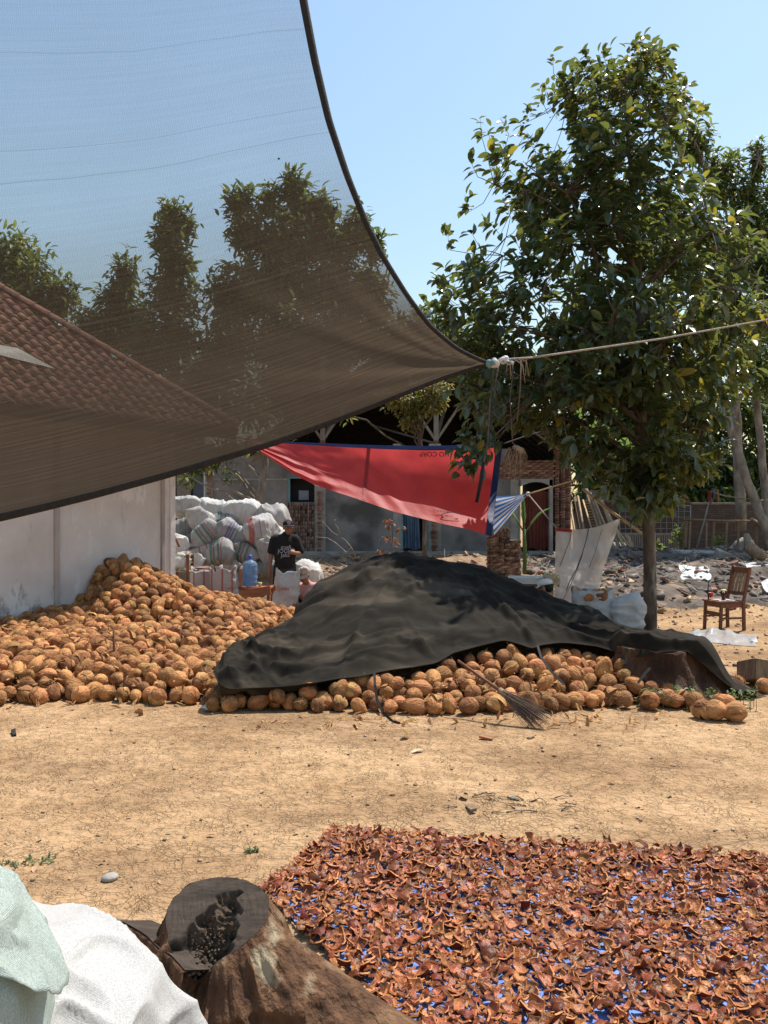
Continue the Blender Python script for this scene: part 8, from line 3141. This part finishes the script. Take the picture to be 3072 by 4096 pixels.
# ------------------------------------------------------------------ rubble, litter, small scraps on the earth
def chunk(seed):
    b = MB(); random.seed(seed); b.box((0, 0, 0), (1, .7, .5), jit=.16)
    return np.array(b.v), np.array(b.f)
def build_rubble():
    rs = np.random.default_rng(51)
    random.seed(33)
    CH_ = [chunk(k) for k in range(5)]
    def spread(n, x0, x1, y0, y1, s0, s1, mat, name, label, seed, dens=None, flat=.7):
        r = np.random.default_rng(seed)
        xs, ys = r.uniform(x0, x1, n), r.uniform(y0, y1, n)
        if dens is not None:
            k = r.random(n) < dens(xs, ys)
            xs, ys = xs[k], ys[k]
        m = len(xs)
        s = s0 + (s1 - s0) * r.random(m) ** 2.4
        vs, fs, n0 = [], [], 0
        R = rotmats(r.uniform(0, 6.28, m), r.normal(0, .35, m), r.normal(0, .35, m))
        kk = r.integers(0, 5, m)
        for k in range(5):
            q = kk == k
            v, f = scatter(CH_[k][0], CH_[k][1], R[q], np.stack([xs[q], ys[q], gz(xs[q], ys[q]) + s[q] * .22], 1), np.stack([s[q], s[q] * r.uniform(.5, 1, q.sum()), s[q] * flat], 1))
            vs.append(v); fs.append(f + n0); n0 += len(v)
        tag(link(name, np_mesh(name, np.concatenate(vs), np.concatenate(fs), [MAT[mat]], False)), label, 'rubble', kind='stuff')
    d1 = lambda x, y: sstep(14.0, 15.6, y) * (0.4 + 0.6 * (vn(x * .6, y * .6, 0, 52) > -.2))
    spread(3200, -2.4, 5.0, 14.0, 22.0, .04, .20, 'rubble', 'rubble', 'brown broken brick and earth rubble before the unfinished house', 61, d1)
    spread(4200, 3.0, 12.5, 14.9, 23.8, .03, .20, 'ash', 'rubble', 'grey burnt rubble before the dark brick wall', 62, lambda x, y: sstep(14.8, 16.4, y))
    spread(700, 3.2, 11.5, 15.0, 23.5, .05, .18, 'rubble', 'rubble', 'scattered broken brick among the grey rubble', 63, None)
    spread(900, 3.0, 9.0, 9.5, 15.5, .015, .06, 'rubble', 'rubble', 'crumbs of brick on the earth around the chair', 64, None)
    # burnt and trampled beds under the rubble
    MAT['ash_bed'] = M('ashy earth', (0.16, 0.125, 0.10), (0.055, 0.043, 0.036), rough=1, scale=2.2, detail=10, bump=1.5, bscale=9, sub=((0.33, 0.23, 0.145), 1.3, 0.58))
    MAT['husk_floor'] = M('trampled husk and brick dust', (0.34, 0.225, 0.135), (0.12, 0.075, 0.045), rough=1, scale=2.6, detail=10, bump=1.5, bscale=9, sub=((0.42, 0.30, 0.19), 1.6, 0.6))
    def bed(name, label, x0, x1, y0, y1, mat, sd):
        def fn(U, V):
            x, y = x0 + U * (x1 - x0), y0 + V * (y1 - y0)
            e = np.minimum(np.minimum(x - x0, x1 - x), np.minimum(y - y0, y1 - y)) + .5 * fbm(x * .9, y * 1.3, 0, sd, 3)
            return np.stack([x, y, gz(x, y) + np.where(e > .35, .014 + .05 * np.abs(fbm(x * 2.2, y * 2.2, 0, sd + 3, 3)), -.06)], -1)
        tag(gridmesh(name, fn, 110, 110, [MAT[mat]]), label, 'rubble', kind='stuff')
    bed('ash_bed', 'dark ashy ground under the grey rubble', 2.6, 13.0, 14.6, 24.8, 'ash_bed', 301)
    bed('husk_floor', 'brown trampled husk and brick dust before the house', -3.2, 4.6, 14.2, 22.0, 'husk_floor', 302)
    # twigs and strips
    r = np.random.default_rng(71)
    n = 900
    xs, ys = np.concatenate([r.uniform(3, 11, n // 2), r.uniform(-2, 4, n // 2)]), r.uniform(14.8, 21.5, n)
    R = rotmats(r.uniform(0, 6.28, n), r.normal(0, .35, n), r.uniform(0, 6, n))
    st = np.array([(-.5, -.02, 0), (-.5, .02, 0), (.5, .012, 0), (.5, -.012, 0), (-.5, 0, .03), (.5, 0, .02)])
    sf = np.array([(0, 1, 2, 3), (1, 4, 5, 2), (4, 0, 3, 5)])
    v, f = scatter(st, sf, R, np.stack([xs, ys, gz(xs, ys) + .08], 1), r.uniform(.15, .6, n))
    tag(link('dry_sticks', np_mesh('dry_sticks', v, f, [MAT['timber_grey']], False)), 'dry sticks strewn over the rubble', 'sticks', kind='stuff')
    # bricks that can be told one from another
    rr = random.Random(6)
    for k in range(46):
        x, y = (rr.uniform(-1.2, 4.5), rr.uniform(15.0, 19.5)) if k < 26 else (rr.uniform(4.6, 9), rr.uniform(14.6, 19))
        o = bpy.data.objects.new('loose_brick', rr.choice(BR))
        COL.objects.link(o)
        o.location = (x, y, G(x, y) + .06)
        o.rotation_euler = (rr.uniform(-.5, .5), rr.uniform(-.5, .5), rr.uniform(0, 6.28))
        tag(o, 'loose clay brick lying on the rubble', 'brick', 'loose bricks on the rubble')
    # bright heap of splintered husk behind the crouching person
    # litter on the yard
    r = np.random.default_rng(81)
    n = 1500
    ys = 2.9 + 9.5 * r.random(n) ** 1.3
    xs = r.uniform(-.55, .55, n) * ys
    keep = np.array([not inpoly(x, y, MATP) for x, y in zip(xs, ys)]) & (hp_left(xs, ys) < .02) & (hp_right(xs, ys) < .02)
    xs, ys = xs[keep], ys[keep]
    n = len(xs)
    R = rotmats(r.uniform(0, 6.28, n), r.normal(0, .25, n), r.normal(0, .25, n))
    big = r.random(n)
    v, f = scatter(LEAF_V, LEAF_F, R, np.stack([xs, ys, gz(xs, ys) + .006], 1), .010 + .045 * big ** 5)
    tag(link('leaf_litter', np_mesh('leaf_litter', v, f, [MAT['dry_leaf']])), 'small dry leaves and chips strewn over the earth', 'litter', kind='stuff')
    n = 500
    ys = 2.9 + 8 * r.random(n) ** 1.3
    xs = r.uniform(-.55, .55, n) * ys
    keep = np.array([not inpoly(x, y, MATP) for x, y in zip(xs, ys)])
    xs, ys = xs[keep], ys[keep]
    n = len(xs)
    R = rotmats(r.normal(0, .8, n), r.normal(0, .05, n), r.uniform(0, 6, n))
    v, f = scatter(st * np.array([1, .35, .35]), sf, R, np.stack([xs, ys, gz(xs, ys) + .005], 1), r.uniform(.03, .16, n))
    tag(link('straw_litter', np_mesh('straw_litter', v, f, [MAT['straw_dark']], False)), 'thin straws and twigs strewn over the earth', 'litter', kind='stuff')
    n = 900
    ys = 2.9 + 8 * r.random(n) ** 1.3
    xs = r.uniform(-.55, .55, n) * ys
    keep = np.array([not inpoly(x, y, MATP) for x, y in zip(xs, ys)])
    xs, ys = xs[keep], ys[keep]
    n = len(xs)
    R = rotmats(r.uniform(0, 6.28, n), r.normal(0, .3, n), r.normal(0, .3, n))
    v, f = scatter(CH_[0][0], CH_[0][1], R, np.stack([xs, ys, gz(xs, ys) + .003], 1), .006 + .022 * r.random(n) ** 5)
    tag(link('soil_crumbs', np_mesh('soil_crumbs', v, f, [MAT['rubble']], False)), 'crumbs of dry soil and grit on the yard', 'grit', kind='stuff')
    # scraps large enough to name
    def scrap(px, py, label, cat, name, mat, s, kind):
        g = PG(px, py)
        rr = random.Random(px)
        if kind == 'leaf':
            vv = LEAF_V * s * np.array([1, 1.1, 1]) + np.array([-.5 * s, 0, .012])
            o = link(name, np_mesh(name, vv, LEAF_F, [MAT[mat]]))
        elif kind == 'shell':
            o = link(name, HUSK_ME[px % 6])
            o.scale = (s / .09,) * 3
        elif kind == 'stone':
            b = MB(); b.ell((0, 0, .3 * s * .5), (s * .5, s * .4, s * .22), None, 12, 8); o = b.build(name, MAT[mat], None, True)
        else:
            b = MB(); b.bar((-s / 2, 0, .012), (s / 2, .1 * s, .018), .03, .016, jit=.005); o = b.build(name, MAT[mat])
        o.location = (g.x, g.y, G(g.x, g.y) + (.0 if kind != 'shell' else .02))
        o.rotation_euler = (0, 0, rr.uniform(0, 6.28)) if kind != 'shell' else (1.7, rr.uniform(-.4, .4), rr.uniform(0, 6))
        tag(o, label, cat)
    scrap(1600, 2962, 'dark torn husk scrap on the earth below the tie strap', 'husk', 'husk_scrap', 'husk', .07, 'shell')
    scrap(1945, 2962, 'flat brown wood splinter on the earth before the broom', 'wood chip', 'wood_splinter', 'wood_orange', .11, 'bar')
    scrap(2128, 2957, 'pale bark chip on the earth before the broom tips', 'bark chip', 'bark_chip', 'straw', .09, 'bar')
    scrap(1665, 3015, 'curled pale yellow leaf strip on the bare earth', 'leaf', 'curled_leaf', 'straw_yellow', .12, 'leaf')
    scrap(1855, 3240, 'large curled dry leaf near the root mound', 'leaf', 'dry_leaf', 'dry_leaf', .10, 'leaf')
    scrap(1880, 3278, 'dark curled bark strip near the root mound', 'bark chip', 'bark_chip', 'wood', .10, 'bar')
    scrap(2365, 3408, 'dark dry leaf at the far edge of the shell mat', 'leaf', 'dry_leaf', 'dry_leaf', .10, 'leaf')
    scrap(558, 2868, 'small broken husk piece before the coconut heap', 'husk', 'husk_scrap', 'husk', .055, 'shell')
    scrap(440, 3522, 'pale flat stone in the bare earth behind the white sack', 'stone', 'flat_stone', 'cement_pale', .085, 'stone')
    scrap(2050, 3250, 'small round grey stone beside the root mound', 'stone', 'round_stone', 'cement', .045, 'stone')
    scrap(2670, 3190, 'curled tan leaf on the earth beyond the root mound', 'leaf', 'dry_leaf', 'dry_leaf', .09, 'leaf')
    scrap(1035, 3010, 'folded brown leaf in the middle of the yard', 'leaf', 'dry_leaf', 'dry_leaf', .08, 'leaf')
    scrap(140, 3478, 'brown dry leaf beside the grass tuft', 'leaf', 'dry_leaf', 'dry_leaf', .06, 'leaf')
    scrap(60, 2941, 'dark stick lying at the yard edge before the heap', 'stick', 'stick', 'rope_dark', .16, 'bar')
    g = PG(845, 2845)
    def bag(U, V):
        a = U * 2 * np.pi
        r_ = .055 * np.sin(np.pi * np.clip(V, .02, .98)) * (1 + .5 * vn(np.cos(a) * 3, np.sin(a) * 3, V * 4, 91))
        return np.stack([g.x + r_ * np.cos(a) * 1.3, g.y + r_ * np.sin(a), .002 + .07 * V + .012 * vn(np.cos(a) * 4, np.sin(a) * 4, V * 5, 92)], -1)
    tag(gridmesh('plastic_bag', bag, 26, 14, [MAT['paper']]), 'scrunched clear plastic bag before the coconuts', 'plastic bag')
    # exposed fine roots on the mound in the yard
    m = MB()
    for k in range(26):
        a, q = r.uniform(0, 6.28), r.random() ** .6
        x, y = .78 + .42 * q * math.cos(a), 4.84 + .17 * q * math.sin(a)
        d = r.uniform(0, 6.28)
        L_ = r.uniform(.04, .14)
        p = [(x + math.cos(d) * L_ * u, y + math.sin(d) * L_ * u * .5, G(x + math.cos(d) * L_ * u, y + math.sin(d) * L_ * u * .5) + .004 + .008 * math.sin(u * 3)) for u in (0, .5, 1)]
        m.tube(p, [.004, .003, .001], 4, cap=False)
    tag(m.build('exposed_roots', MAT['bark'], None, True), 'fine dark roots exposed on the low mound in the yard', 'roots', kind='stuff')
build_rubble()
